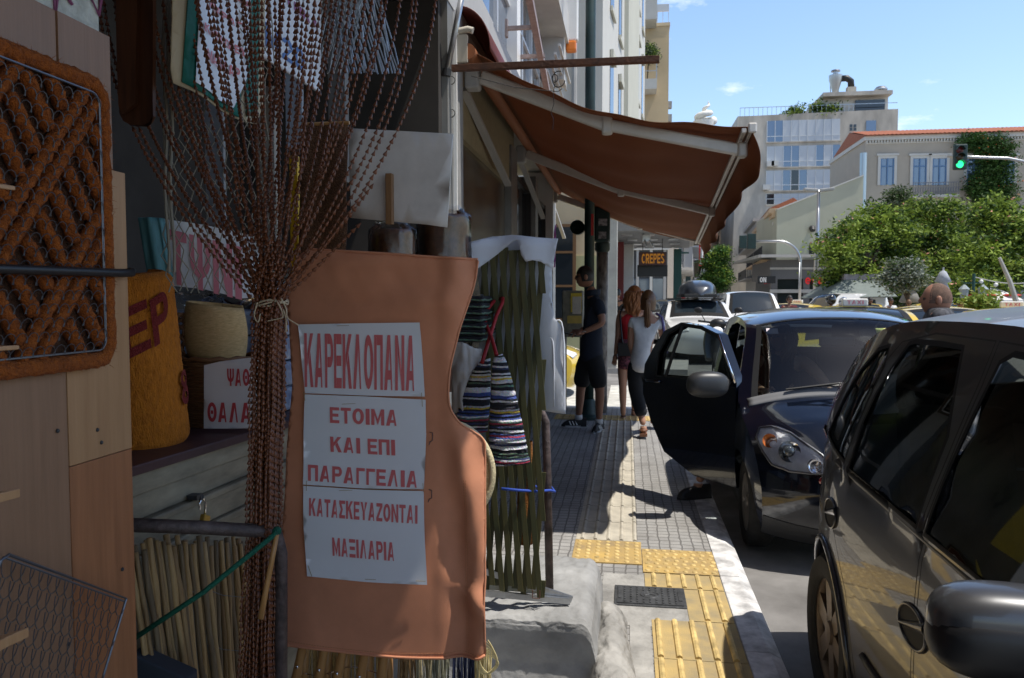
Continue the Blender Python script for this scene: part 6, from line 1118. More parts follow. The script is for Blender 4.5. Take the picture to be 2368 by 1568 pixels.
def ptree(name, lab, Y, lobes, mats, n, size, cat='tree', weights=None, flower=0., depth=1., seed=1, base=None, tr=.22):
    k = Y / 1806; L = [(tuple(atY(x, y, Y + dy)), (rx * k * .86, max(rx, ry) * k * depth * .7, ry * k * .84)) for x, y, rx, ry, dy in lobes]; bx = base if base is not None else sum(l[0][0] for l in L) / len(L)
    t = empty(name, (bx, Y, 0), lab, cat); foliage('crown', t, L, mats, n, size, weights, flower, seed); trunk(t, (bx, Y, 0), (bx + .2, Y, max(l[0][2] for l in L) * .8), tr, [l[0] for l in L[:6]]); return t
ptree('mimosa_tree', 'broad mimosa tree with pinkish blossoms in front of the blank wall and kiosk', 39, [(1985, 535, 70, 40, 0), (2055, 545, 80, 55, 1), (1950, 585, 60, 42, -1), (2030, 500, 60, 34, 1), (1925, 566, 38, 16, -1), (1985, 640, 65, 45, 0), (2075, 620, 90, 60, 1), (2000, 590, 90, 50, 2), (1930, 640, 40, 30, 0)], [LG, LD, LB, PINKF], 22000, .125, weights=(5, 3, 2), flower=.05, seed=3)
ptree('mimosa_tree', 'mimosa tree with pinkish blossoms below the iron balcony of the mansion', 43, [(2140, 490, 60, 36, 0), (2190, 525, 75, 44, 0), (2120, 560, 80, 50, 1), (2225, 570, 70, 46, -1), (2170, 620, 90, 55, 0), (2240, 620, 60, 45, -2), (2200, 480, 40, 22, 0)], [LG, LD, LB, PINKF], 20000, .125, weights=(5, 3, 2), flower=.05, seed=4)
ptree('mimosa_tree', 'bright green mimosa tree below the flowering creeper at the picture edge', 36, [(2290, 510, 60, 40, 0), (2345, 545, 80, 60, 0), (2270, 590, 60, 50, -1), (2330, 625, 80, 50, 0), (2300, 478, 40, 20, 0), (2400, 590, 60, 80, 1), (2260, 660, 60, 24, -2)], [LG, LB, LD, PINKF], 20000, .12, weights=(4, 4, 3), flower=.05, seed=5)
ptree('grey_green_tree', 'tall thin grey green tree behind the mimosas by the mansion', 56, [(2075, 455, 30, 26, 0), (2090, 485, 42, 30, 0), (2060, 500, 30, 30, 0), (2100, 520, 50, 36, 0)], [LGREY, LD], 9000, .12, seed=6)
ptree('silver_shrub', 'silvery leaved bush above the closed grey parasol', 31, [(2085, 622, 38, 26, 0), (2070, 650, 34, 28, 0), (2112, 645, 30, 30, 0)], [LS, LGREY, LD], 5000, .085, cat='bush', weights=(4, 2, 2), seed=7, tr=.1)
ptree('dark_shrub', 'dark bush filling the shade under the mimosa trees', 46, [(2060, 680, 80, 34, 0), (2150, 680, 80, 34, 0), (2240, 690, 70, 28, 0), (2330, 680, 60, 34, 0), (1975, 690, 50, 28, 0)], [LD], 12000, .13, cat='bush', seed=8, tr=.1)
ptree('yellow_green_shrub', 'low yellow green bush in front of the open white parasol', 20, [(2262, 702, 22, 18, 0), (2285, 706, 18, 14, 0)], [leafmat('yellow green leaf', (.16, .18, .03)), LG], 900, .09, cat='bush', seed=9, tr=.05)
ptree('street_tree', 'dark green tree on the far side of the bending street', 62, [(1650, 605, 28, 30, 0), (1660, 640, 34, 34, 0), (1640, 655, 26, 26, 0), (1668, 585, 16, 22, 0)], [LD, leafmat('deep green leaf', (.04, .10, .018)), LB], 14000, .12, weights=(4, 4, 1), seed=10)
t = empty('olive_tree', atY(1500, 200, 44.2), 'ball shaped olive tree standing on the white balcony of the tan building', 'tree'); k = 44.2 / 1806; c = atY(1497, 125, 44.2); foliage('crown', t, [(tuple(c), (19 * k, 14 * k, 15 * k))], [LGREY, LD, LG], 3200, .09, seed=11); b = MB(); b.tube([atY(1497, 182, 44.2), atY(1499, 150, 44.2), c], .03, 6); b.build('trunk', BARK, t)
t = empty('flowering_creeper', (atY(2295, 500, 71).x, 71.5, 8), 'dark creeper with orange flowers climbing the wall of the mansion', 'creeper'); k = 71.3 / 1806
foliage('foliage', t, [(tuple(atY(x, y, 71.3)), (rx * k, .5, ry * k)) for x, y, rx, ry in ((2285, 335, 50, 24), (2300, 380, 42, 40), (2300, 440, 50, 42), (2305, 500, 42, 40), (2325, 545, 34, 34), (2250, 322, 26, 12), (2270, 430, 24, 26))], [LD, leafmat('creeper leaf', (.03, .075, .015)), ORF], 26000, .14, weights=(4, 3), flower=.06, seed=12)
b = MB(); b.tube([(atY(2310, 690, 71.6).x, 71.6, 0), atY(2308, 500, 71.6), atY(2290, 340, 71.6)], [.16, .1, .05], 7); b.build('stem', BARK, t)
for x, y, r, lab in ((1841, 258, 9, 'round leafy potted bush on the apartment roof'), (1891, 252, 9, 'spiky palm like plant on the apartment roof'), (1922, 256, 14, 'wide leafy bush beside the apartment penthouse'), (1905, 264, 6, 'tiny bush between the plants on the apartment roof'), (1823, 268, 5, 'small dark pot plant by the apartment roof railing')):
    c = atY(x, y, 98); k = 98 / 1806; t = empty('roof_plant', (c.x, 98, atY(x, 270, 98).z), lab, 'plant', 'plants on the apartment roof'); foliage('crown', t, [(tuple(c), (r * k, r * k, r * k * (1.5 if r == 9 and x > 1860 else 1)))], [LD, LG], 260 + r * 40, .24, seed=x); b = MB(); b.tube([(c.x, 98, atY(x, 272, 98).z), tuple(c)], .08, 6); b.build('stem', BARK, t)
# ------------------------------------------------------------------ small things far down the street
for x, y0, y1, Y, lab in ((1566, 585, 690, 60, 'thin dark green lamp post far down the street left of the no entry sign'), (1604, 600, 690, 75, 'thin grey lamp post far down the street right of the no entry sign')):
    p = atY(x, y0, Y); b = MB(); b.tube([(p.x, Y, 0), (p.x, Y, p.z)], .09, 8); b.box((p.x + .4, Y, p.z), (.9, .25, .12)); tag(b.build('lamp_post', GRN if Y < 70 else STEEL), lab, 'lamp post')
for x, y, Y, s_, lab in ((1591, 655, 58, 1.0, 'far dark traffic signal head low beside the no entry sign'), (1570, 655, 58, 1.0, 'far dark traffic signal head on the left of the street')):
    p = atY(x, y, Y); t = empty('traffic_signal', (p.x, Y, 0), lab, 'traffic light'); b = MB(); b.bb(p.x - .18, p.x + .18, Y - .2, Y, p.z - .5, p.z + .5); b.build('head', MASTG, t, bevel=.03); b = MB(); b.tube([(p.x, Y + .05, 0), (p.x, Y + .05, p.z)], .06, 8); b.build('post', MASTG, t)
p0, p1 = atY(1752, 642, 58.6), atY(1790, 652, 58.6); t = empty('hanging_sign', (p0.x, 58.6, p1.z), 'small black hanging sign with pale letters beside the corner restaurant', 'sign'); b = MB(); b.bb(p0.x, p0.x + 1.25, 58.6, 58.7, p1.z - .1, p0.z + .1); b.build('board', BLACK, t); text_on('ON', Plane(p0.x, 58.59), .15, p0.z + .02, .6, p1.z - .02, WHITE, t, px=False, off=.006, bold=0)
# ================================================================== VEHICLES
def paint(n, c, metal=.0, rough=.35, coat=1., flake=0.): m = mat(n, c, rough, metal, coat=coat, var=flake, scale=400 if flake else 1); return m
GLT = glass('clear car glass', (.66, .76, .75), ior=1.7); GLD = glass('tinted car glass', (.30, .35, .345)); GLO = mat('opaque car glass', (.02, .028, .035), .05, spec=1.)
INTM = mat('car interior', (.018, .018, .02), .8); SEATM = mat('car seat fabric', (.03, .031, .034), .9); DASH = mat('dashboard', (.045, .048, .05), .6)
HLG = glass('lamp cover', (.92, .93, .95)); AMB = mat('amber lamp', (.50, .13, .02), .25); REDL_ = mat('red lamp', (.35, .01, .01), .2, coat=.5); ALLOY = mat('alloy wheel', (.30, .27, .24), .4, .6, var=.3, scale=12)
class Car:
    """local frame: nose at y = 0, tail at y = L, z from the road; outline runs from the front bottom over the roof to the rear bottom"""
    def __init__(s, L, W, outline, belt, tumble=.16, cf=(.14, .7), cr=(.10, .6), crown=.07, arches=(), ar=.35, sp=.05, seg=4, nx=24, pw=2.6, noseb=.10):
        s.L, s.W, s.belt, s.tum, s.cf, s.cr, s.crown, s.sp, s.nx, s.pw, s.noseb = L, W, belt, tumble, cf, cr, crown, sp, nx, pw, noseb
        s.o = crom(outline, seg); s.seg = seg; s.zr = max(p[1] for p in s.o); s.arches, s.ar = arches, ar
    def inset(s, y, z):
        zb = s.belt(y); i = .03 * max(0, (.42 - z) / .25) ** 2 + .014 * ((z - .62) / .3) ** 2 * (z < zb)
        if z > zb - .06: t = max(0, (z - zb + .06) / (s.zr - zb + .06)); i += s.tum * (t ** 1.25)
        i += s.cf[0] * max(0, 1 - y / s.cf[1]) ** 2.3 + s.cr[0] * max(0, 1 - (s.L - y) / s.cr[1]) ** 2.2
        return i
    def side(s, y, z, sx=-1, off=0.): return Vector((sx * (s.W / 2 - s.inset(y, z) + off), y, z))
    def top(s, k, a, off=0.):
        k = max(0, min(len(s.o) - 1.001, k)); i = int(k); f = k - i; p = s.o[i]; q = s.o[min(i + 1, len(s.o) - 1)]; y, z = p[0] + (q[0] - p[0]) * f, p[1] + (q[1] - p[1]) * f
        i0, i1 = max(0, i - 1), min(len(s.o) - 1, i + 2); ty, tz = s.o[i1][0] - s.o[i0][0], s.o[i1][1] - s.o[i0][1]; n = math.hypot(ty, tz) or 1; ny, nz_ = -tz / n, ty / n
        hw = s.W / 2 - s.inset(y, z); front = max(0, -ny) * (z < s.belt(y) + .02); c = (s.crown * max(0, nz_) + (s.crown * .8 + s.noseb * front) * abs(ny)) * (1 - abs(a) ** s.pw) + off
        return Vector((hw * a, y + ny * c, z + nz_ * c))
    def front_k(s, z):
        for i in range(len(s.o) - 1):
            if s.o[i][1] <= z <= s.o[i + 1][1]: return i + (z - s.o[i][1]) / max(1e-6, s.o[i + 1][1] - s.o[i][1])
        return 0
    def front(s, x, z, off=0.): k = s.front_k(z); y = s.o[int(k)][0]; hw = s.W / 2 - s.inset(y, z); return s.top(k, max(-1, min(1, x / hw)), off)
    def outer(s):
        P = [(p[0], p[1]) for p in s.o]; b = [P[-1]]
        for yc, zc in sorted(s.arches, reverse=True):
            dz = P[0][1] - zc; h = math.sqrt(max(0, s.ar ** 2 - dz ** 2)); a0 = math.atan2(dz, h); n = 16
            b += [(yc + s.ar * math.cos(a0 + (math.pi - 2 * a0) * i / n), zc + s.ar * math.sin(a0 + (math.pi - 2 * a0) * i / n)) for i in range(n + 1)]
        return P + b[1:]
    def shell(s, root, paintm, wins=(), doors=(), shield=None, rear=None, glassm=None, trim=None, wm=.018, quick=False, name='body', roofm=None, opening=None, sw=None):
        """sides with window openings, door gaps, and the strip over the top; every window pane is a part"""
        trim = trim or TRIM; b = MB(); out = s.outer(); polys = []
        for w_ in wins: polys += [w_, inset(w_, -wm)]
        dl = []
        for d in doors: dl.append((inset(d, .006), d)); polys += [d, inset(d, .006)] if not quick else []
        V, T = cdt(out, polys, s.sp)
        for sx in (-1, 1):
            sel, mi = [], []
            for t in T:
                c = (sum(V[i].x for i in t) / 3, sum(V[i].y for i in t) / 3)
                if any(inpoly(*c, w_) for w_ in wins): continue
                if opening and sx == opening[0] and inpoly(*c, opening[1]): continue
                m = 0
                if any(inpoly(*c, inset(w_, -wm)) for w_ in wins): m = 1
                elif not quick and any(inpoly(*c, o_) and not inpoly(*c, i_) for i_, o_ in dl): m = 2
                sel.append(t); mi.append(m)
            k = list(b.m); b.add([s.side(v.x, v.y, sx, -.007 if 0 else 0) for v in V], sel); b.m = k + mi
        n = len(s.o) - 1; nx = s.nx
        K0 = len(b.v); vs = [s.top(i, -1 + 2 * j / nx) for i in range(n + 1) for j in range(nx + 1)]; fs, ms = [], []
        def inside(rng, i, j): return rng and rng[0] <= i < rng[1] and rng[2] <= j < nx - rng[2]
        for i in range(n):
            for j in range(nx):
                if inside(shield, i, j) or inside(rear, i, j): continue
                near = any(r and r[0] - 1 <= i < r[1] + 1 and r[2] - 1 <= j < nx - r[2] + 1 for r in (shield, rear)); fs.append((i * (nx + 1) + j, i * (nx + 1) + j + 1, (i + 1) * (nx + 1) + j + 1, (i + 1) * (nx + 1) + j)); ms.append(1 if near else 3 if roofm else 0)
        k = list(b.m); b.add(vs, fs); b.m = k + ms
        # loose vertices are welded away so the shell stays one skin
        o = b.build(name, [paintm, trim, RUBBER] + ([roofm] if roofm else []), root, smooth=True, local=True, fix=True)
        bm = bmesh.new(); bm.from_mesh(o.data); bmesh.ops.delete(bm, geom=[v for v in bm.verts if not v.link_faces], context='VERTS'); bmesh.ops.recalc_face_normals(bm, faces=bm.faces); bm.to_mesh(o.data); bm.free()
        o.data.polygons.foreach_set('use_smooth', [True] * len(o.data.polygons)); 
        for w_ in (sw if sw is not None else wins):
            V2, T2 = cdt(inset(w_, -.006), (), s.sp * 1.5)
            for sx in (-1, 1):
                if opening and sx == opening[0]: continue
                g = MB(); g.add([s.side(v.x, v.y, sx, -.006) for v in V2], T2); g.build('side_window', glassm, root, smooth=True, local=True)
        for nm, r in (('windscreen', shield), ('rear_window', rear)):
            if r: g = MB(); g.grid(lambda u, v: s.top(r[0] + (r[1] - r[0]) * v, -1 + 2 * (r[2] + (nx - 2 * r[2]) * u) / nx, -.003), nx - 2 * r[2], r[1] - r[0]); g.build(nm, glassm if nm == 'rear_window' or glassm is GLO else GLT, root, smooth=True, local=True)
        return o
    def patch(s, root, name, k0, k1, a0, a1, m, off=.006, nu=8, nv=5, both=True):
        for sg in ((1, -1) if both else (1,)): g = MB(); g.grid(lambda u, v: s.top(k0 + (k1 - k0) * v, sg * (a0 + (a1 - a0) * u), off), nu, nv); g.build(name, m, root, smooth=True, local=True, solid=.006)
def wheel(root, x, y, r, w=.19, sx=-1, rimm=None, spokes=6, turn=0.):
    t = bpy.data.objects.new('wheel', None); COL.objects.link(t); t.parent = root; t.location = (x, y, r); t.empty_display_size = .1
    b = MB(); b.lathe([(r * .66, -w * .42), (r * .72, -w / 2), (r * .93, -w / 2), (r, -w * .36), (r, w * .36), (r * .93, w / 2), (r * .72, w / 2), (r * .66, w * .42)], (0, 0, 0), (1, 0, 0), 36); b.build('tyre', mat('tyre rubber', (.018, .017, .016), .85, var=.4, scale=30), t, smooth=True, local=True, angle=50)
    b = MB(); R = r * .68; q = sx * w * .36
    b.lathe([(R, -w * .42), (R * .94, -w * .2), (R * .92, w * .2), (R, w * .44)], (0, 0, 0), (1, 0, 0), 36)
    b.lathe([(R, q * 1.15), (R * .93, q), (R * .90, q * .8)], (0, 0, 0), (1, 0, 0), 36)
    for k in range(spokes):
        a = 2 * math.pi * k / spokes + turn; u, v = Vector((0, math.cos(a), math.sin(a))), Vector((0, -math.sin(a), math.cos(a)))
        b.prism([u * R * .2 - v * R * .16, u * R * .92 - v * R * .20, u * R * .92 + v * R * .20, u * R * .2 + v * R * .16], (q * .78, 0, 0), (q * 1.05, 0, 0))
    b.lathe([(.001, q * 1.22), (R * .2, q * 1.18), (R * .26, q * .8)], (0, 0, 0), (1, 0, 0), 18); b.build('rim', rimm or ALLOY, t, smooth=True, local=True, angle=35)
    b = MB(); b.lathe([(R * .93, q * .35), (.001, q * .3)], (0, 0, 0), (1, 0, 0), 24); b.build('brake_drum', DARK, t, local=True)
    return t
def inner(root, c, y0, y1, zf=.28, zs=.55, seats=((1.6, 2), (2.5, 2)), W=None, dash=None, hr=True):
    W = W or c.W - .30; b = MB(); b.bb(-W / 2, W / 2, y0, y1, zf - .08, zf); b.build('cabin_floor', INTM, root, local=True)
    b = MB(); b.bb(-c.W / 2 + .16, c.W / 2 - .16, .35, c.L - .35, .16, zf - .081); b.build('underbody', RUBBER, root, local=True)
    if dash: b = MB(); b.bb(-W / 2, W / 2, dash[0], dash[1], dash[2] - .25, dash[2]); b.build('dashboard', DASH, root, local=True, bevel=.06); b = MB(); b.tube([(W * .24 + .17 * math.cos(a * .3491), dash[1] + .12 + .08 * math.sin(a * .3491), dash[2] - .02 + .15 * math.sin(a * .3491)) for a in range(18)], .014, 8, close=True); b.build('steering_wheel', BLACK, root, local=True)
    for y, n in seats:
        for i in range(n):
            x = (i - (n - 1) / 2) * W / n; b = MB(); b.box((x, y, zs - .06), (W / n * .82, .5, .16)); b.box((x, y + .34, zs + .30), (W / n * .78, .14, .66), Matrix.Rotation(rad(-14), 3, 'X')); 
            if hr: b.box((x, y + .44, zs + .73), (.26, .09, .19), Matrix.Rotation(rad(-10), 3, 'X'))
            b.build('seat', SEATM, root, local=True, bevel=.05)
def mirrors(root, c, y, z, m, sz=(.20, .11, .14), gap=.06):
    for sx in (-1, 1):
        p = c.side(y, z, sx); b = MB(); b.ball(p + Vector((sx * (gap + sz[0] / 2), 0, .02)), (sz[0] / 2, sz[1] / 2, sz[2] / 2), 14, 8); b.build('mirror', m, root, smooth=True, local=True)
# ------------------------------------------------------------------ the dark grey people carrier beside the camera
GX, GY = 1.600, -.225
MV = Car(4.04, 1.69, [(.12, .22), (.02, .40), (.04, .66), (.32, .88), (.95, 1.02), (1.10, 1.06), (1.46, 1.31), (1.80, 1.485), (2.2, 1.545), (2.8, 1.55), (3.2, 1.525), (3.5, 1.445), (3.72, 1.28), (3.88, 1.08), (3.98, .88), (4.03, .66), (4.02, .42), (3.92, .22)],
         belt=lambda y: .985 + .045 * max(0, (y - 1.6) / 2.2), tumble=.205, cf=(.2, .9), cr=(.17, .95), crown=.06, arches=((.80, .31), (3.375, .31)), ar=.365, sp=.055, seg=4, nx=28, pw=2.3)
def gside(px, py):
    X = .85
    for _ in range(12): p = atX(px, py, X); X = GX - (MV.W / 2 - MV.inset(p.y - GY, p.z + .12))
    return (p.y - GY, p.z + .12)
root = empty('grey_car', (GX, GY, -.12), 'dark metallic grey people carrier parked closest, right beside the kerb', 'car')
GREYP = paint('dark grey metallic', (.050, .050, .055), .45, .40, .7, .2); GREYR = paint('dusty grey roof', (.10, .10, .105), .3, .45, .5, .2); GREYR.node_tree.nodes['Principled BSDF'].inputs['Sheen Weight'].default_value = .5  # roof paint: dust, plus lighter tone and sheen standing in for sky reflection
def z3(pts): return [((3000 + x / 1.96) * .5781, (1100 + y / 1.96) * .5781) for x, y in pts]
def z5(pts): return [((3000 + x / 1.717) * .5781, (1800 + y / 1.717) * .5781) for x, y in pts]
wr = [gside(*q) for q in z3([(1225, 570), (1290, 541), (1480, 553), (1665, 578), (1676, 600), (1610, 900), (1500, 1300)])]
bl = lambda y: MV.belt(y) + .012
yb = wr[-1][0]; wr = wr[:-1] + [(wr[-2][0] - .02, bl(wr[-2][0] - .02) + .0)]
wr = [(2.43, bl(2.43)), (2.44, 1.25)] + [(max(2.44, p[0]), min(p[1], 1.475)) for p in [gside(*q) for q in z3([(1660, 580), (1480, 553), (1290, 541), (1240, 556), (1110, 740), (990, 940), (890, 1160), (820, 1380)])]]; wr[-1] = (wr[-1][0], bl(wr[-1][0]))
wq = [gside(*q) for q in z3([(1135, 560), (1090, 566), (1000, 600), (860, 760), (745, 950), (660, 1130), (615, 1235)])]; ylow = wq[-1][0]; wq = [(wr[-1][0] + .075, bl(3.2) + .01), ((wr[-2][0] + .06), wr[-2][1])] + [(wr[-4][0] + .09, wr[-4][1] - .0)] + wq[1:]
wf = [(1.25, bl(1.25)), (1.62, 1.29), (1.86, 1.42), (2.10, 1.470), (2.28, 1.476), (2.325, 1.455), (2.345, 1.2), (2.36, bl(2.36))]
dr = [(2.392, .31), (2.40, bl(2.4) - .03), (2.385, 1.2), (2.385, 1.40), (2.40, 1.512), (2.8, 1.515), (3.05, 1.475), (3.24, 1.28), (3.36, 1.08), (3.40, .98), (3.33, .84), (3.20, .74), (3.03, .60), (2.96, .42), (2.95, .31)]
df_ = [(1.22, .31), (1.17, .60), (1.16, .95), (1.20, 1.01), (1.60, 1.31), (1.86, 1.455), (2.1, 1.505), (2.385, 1.512), (2.37, 1.40), (2.37, 1.2), (2.385, bl(2.4) - .03), (2.377, .31)]
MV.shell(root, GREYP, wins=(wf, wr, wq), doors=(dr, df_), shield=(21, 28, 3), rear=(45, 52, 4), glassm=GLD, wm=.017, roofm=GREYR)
for sx in (-1, 1):
    b = MB(); b.tube([MV.side(y, MV.belt(y) - .012, sx, .004) for y in [1.2 + i * .08 for i in range(27)]], .013, 8); b.build('belt_moulding', BLACK, root, smooth=True, local=True)
    b = MB(); b.tube([MV.side(y, .47, sx, .002) for y in [1.3 + i * .08 for i in range(20)]], .014, 6); b.build('side_moulding', BLACK, root, smooth=True, local=True)
    for (yc, zc), nm in ((gside(*z5([(555, 430)])[0]), 'rear'), (gside(*z5([(1120, 1215)])[0]), 'front')):
        hd = MB(); hd.grid(lambda u, v: MV.side(yc + .098 * (.98 * v) * math.cos(6.2832 * u), zc + .050 * v * math.sin(6.2832 * u), sx, .0035), 32, 3); h_ = hd.build('door_handle', mat('handle recess', (.004, .004, .005), .6, spec=.2), root, smooth=True, local=True)
        b = MB(); b.tube([MV.side(yc + .099 * math.cos(a * .19635), zc + .051 * math.sin(a * .19635), sx, .003) for a in range(32)], .0055, 6, close=True); b.build('surround', GREYP, h_, smooth=True, local=True)
        b = MB(); b.grid(lambda u, v: MV.side(yc - .085 + .17 * u, zc + .030 - .05 * u + (.034 - .02 * u) * (v - .5), sx, .004 + .008 * math.sin(math.pi * v)), 12, 4); b.build('grip', GREYP, h_, smooth=True, local=True)
    b = MB(); pts = [MV.side(3.375 + .368 * math.cos(a), .31 + .368 * math.sin(a), sx, .004) for a in [math.pi * (1.12 - 1.24 * i / 24) for i in range(25)]]; b.tube(pts, .012, 8); b.build('arch_lip', GREYP, root, smooth=True, local=True)
    for yw in (.80, 3.375): wheel(root, sx * (MV.W / 2 - .115), yw, .31, .20, sx, mat('dirty alloy', (.20, .15, .11), .5, .5, var=.3, scale=9), 6, .3)
    # wing mirror: silver grey cap over a black base
    p = Vector((-sx * 0, 0, 0)); my = atY(2322, 1448, 1.32); c = Vector((sx * (GX - my.x), my.y - GY, my.z + .12)); rt = Matrix.Rotation(rad(6 * sx), 3, 'Z')
    b = MB(); b.sball(c, (.112, .062, .066), rt, .72); mm = b.build('mirror', paint('mirror cap grey', (.085, .087, .092), .5, .36, .6), root, smooth=True, local=True)
    b = MB(); b.sball(c + Vector((0, -.004, -.022)), (.114, .066, .058), rt, .72); b.build('lower_shell', BLACK, mm, smooth=True, local=True)
    b = MB(); b.tube([c + Vector((-sx * .10, .02, -.05)), MV.side(1.55, 1.0, sx)], .028, 8); b.build('foot', BLACK, mm, local=True)
    b = MB(); b.grid(lambda u, v: c + rt @ Vector((.085 * v * math.cos(6.2832 * u), .05 + .012 * (1 - v), .042 * v * math.sin(6.2832 * u))), 20, 3); b.build('mirror_glass', CHROME, mm, local=True)
    b = MB(); b.grid(lambda u, v: MV.side(3.80 + .13 * u - .10 * v, .98 + .30 * v - .05 * u, sx, .006), 4, 8); b.build('tail_light', REDL_, root, smooth=True, local=True)
    b = MB(); b.ball(MV.side(3.95, .78, sx, .0) , (.02, .03, .02), 8, 6); b.build('reflector', REDL_, root, local=True)
inner(root, MV, .5, 3.75, .34, .62, ((1.75, 2), (2.75, 3)), dash=(1.05, 1.45, 1.03))
b = MB(); b.bb(-.62, .62, 3.15, 3.2, .34, 1.02); b.build('parcel_shelf', INTM, root, local=True)
b = MB(); k = atX(2135, 920, 1.15); b.lathe([(.10, -.02), (.155, -.025), (.165, 0), (.155, .025), (.10, .02)], (k.x - GX, k.y - GY, k.z + .12), (1, .2, .1), 24); b.build('folded_sunshade', BLACK, root, smooth=True, local=True)
# ------------------------------------------------------------------ the navy microcar with its door open
SX_, SY_ = 1.482, 4.82
MC = Car(2.70, 1.51, [(.14, .17), (.04, .27), (.0, .42), (.025, .55), (.085, .67), (.20, .785), (.36, .855), (.52, .912), (.66, 1.03), (.84, 1.225), (1.0, 1.365), (1.14, 1.42), (1.45, 1.465), (1.9, 1.47), (2.2, 1.42), (2.42, 1.28), (2.55, 1.05), (2.64, .8), (2.69, .55), (2.62, .2)],
         belt=lambda y: .93, tumble=.15, cf=(.075, .5), cr=(.14, .6), crown=.072, arches=((.43, .29), (2.24, .29)), ar=.335, sp=.055, seg=5, nx=36, pw=2.6, noseb=.12)
root = empty('navy_microcar', (SX_, SY_, -.12), 'small navy blue two seater car parked facing us with its door open', 'car')
NAVY = paint('navy paint', (.0025, .0045, .011), .1, .15, 1.)
wm_ = [(.80, .99), (1.02, 1.27), (1.2, 1.36), (1.75, 1.385), (1.9, 1.36), (1.86, .99)]
dop = [(.64, .33), (.62, .95), (.96, 1.33), (1.15, 1.405), (1.6, 1.43), (1.86, 1.40), (1.92, 1.1), (1.90, .75), (1.80, .5), (1.62, .36), (1.3, .31)]
MC.shell(root, NAVY, wins=(wm_,), doors=(dop,), shield=(36, 52, 3), rear=(71, 78, 4), glassm=GLD, opening=(-1, dop))
b = MB(); b.grid(lambda u, v: MC.top(33.4 + 2.6 * v, -.93 + 1.86 * u, .004), 40, 3); b.build('cowl', mat('cowl grey plastic', (.16, .16, .165), .55), root, smooth=True, local=True, solid=.004)
b = MB(); [b.add([MC.top(33.9, a, .0075), MC.top(33.9, a + .011, .0075), MC.top(35.3, a + .011, .0075), MC.top(35.3, a, .0075)], [(0, 1, 2, 3)]) for a in [-.72 + .024 * i for i in range(61)]]; b.build('cowl_slats', BLACK, root, local=True)
for a0, a1, k1 in ((-.62, .12, 37.6), (.05, .72, 37.2)):
    b = MB(); b.tube([MC.top(35.6, a0, .03), MC.top(36.3, a0 * .4 + a1 * .6, .035), MC.top(k1, a1, .03)], .008, 6); b.tube([MC.top(36.2, a0 * .62 + a1 * .38, .022), MC.top(k1 + .5, a1 + .14, .022)], .006, 6); b.build('wiper', BLACK, root, local=True)
hl = [(-.665, .67), (-.69, .745), (-.665, .785), (-.60, .78), (-.50, .735), (-.42, .67), (-.35, .625), (-.315, .59), (-.335, .555), (-.42, .55), (-.53, .565), (-.62, .60)]
for sg in (1, -1):
    P = [(x * sg, z) for x, z in hl]; V, T = cdt(P, (), .03); b = MB(); b.add([MC.front(v.x, v.y, .004) for v in V], T); h_ = b.build('headlight', mat('lamp reflector', (.90, .90, .91), .3, .1, var=.12, scale=24), root, smooth=True, local=True)
    def bowl(cx, cz, r, m, nm, d=.02): q = MC.front(cx * sg, cz, .010); b = MB(); b.lathe([(.001, -.002), (r * .55, d * .2), (r * .9, d * .7), (r, d)], q - Vector((0, d, 0)) * 0, (-.35 * -sg * 0, -1, .25), 20); b.build(nm, m, h_, smooth=True, local=True)
    bowl(-.62, .715, .043, AMB, 'turn_lamp'); bowl(-.525, .65, .064, CHROME, 'main_lamp'); bowl(-.40, .585, .042, CHROME, 'side_lamp')
    q = MC.front(-.525 * sg, .65, .018); b = MB(); b.ball(q, (.035, .03, .035), 14, 8); b.build('lens', mat('dark lens', (.05, .06, .07), .05, coat=1.), h_, smooth=True, local=True)
    V, T = cdt(inset(P, -.004), (), .04); b = MB(); b.add([MC.front(v.x, v.y, .024) for v in V], T); b.build('cover', HLG, h_, smooth=True, local=True)
    b = MB(); b.tube([MC.front(x, z, .012) for x, z in dens(P, .03)], .007, 6, close=True); b.build('bezel', mat('bezel grey', (.20, .20, .21), .3, .4), h_, smooth=True, local=True)
b = MB(); b.grid(lambda u, v: MC.front(-.40 + .80 * u, .22 + .07 * v, .004), 20, 4); b.build('grille', BLACK, root, smooth=True, local=True)
b = MB()
for i in range(30):
    for sg in (1, -1): b.tube([MC.front(-.36 + .024 * i, .22 if sg > 0 else .29, .008), MC.front(-.30 + .024 * i, .29 if sg > 0 else .22, .008)], .003, 4) if i < 27 else None
b.build('grille_mesh', DARK, root, local=True)
b = MB(); b.grid(lambda u, v: MC.top(1.0 + 5.5 * v, -1 + 2 * u, .005), 40, 5); b.build('lower_bumper', mat('satin bumper', (.035, .036, .038), .55), root, smooth=True, local=True)
for sx in (-1, 1):
    for yw in (.43, 2.24): wheel(root, sx * (MC.W / 2 - .115), yw, .285, .15, sx, ALLOY, 9, .2)
b = MB(); b.ball(MC.side(.95, .98, 1) + Vector((.1, 0, 0)), (.11, .06, .075), 16, 10); b.build('mirror', BLACK, root, smooth=True, local=True)
inner(root, MC, .5, 2.5, .34, .60, ((1.55, 2),), dash=(.58, .92, .93), W=1.30)
b = MB(); b.bb(-.58, .58, 2.2, 2.24, .34, 1.0); b.build('rear_bulkhead', INTM, root, local=True)
for a, k, m, nm, sz in ((-.72, 49.5, mat('sticker', (.65, .55, .58), .4), 'windscreen_sticker', (.08, .05)), (.25, 48, BLACK, 'suction_mount', (.1, .08)), (.40, 48, mat('yellow card', (.60, .55, .08), .5), 'yellow_tag', (.07, .11))): p = MC.top(k, a, -.014); b = MB(); b.box(p, (sz[0], .006, sz[1]), Matrix.Rotation(rad(-45), 3, 'X')); b.build(nm, m, root, local=True)
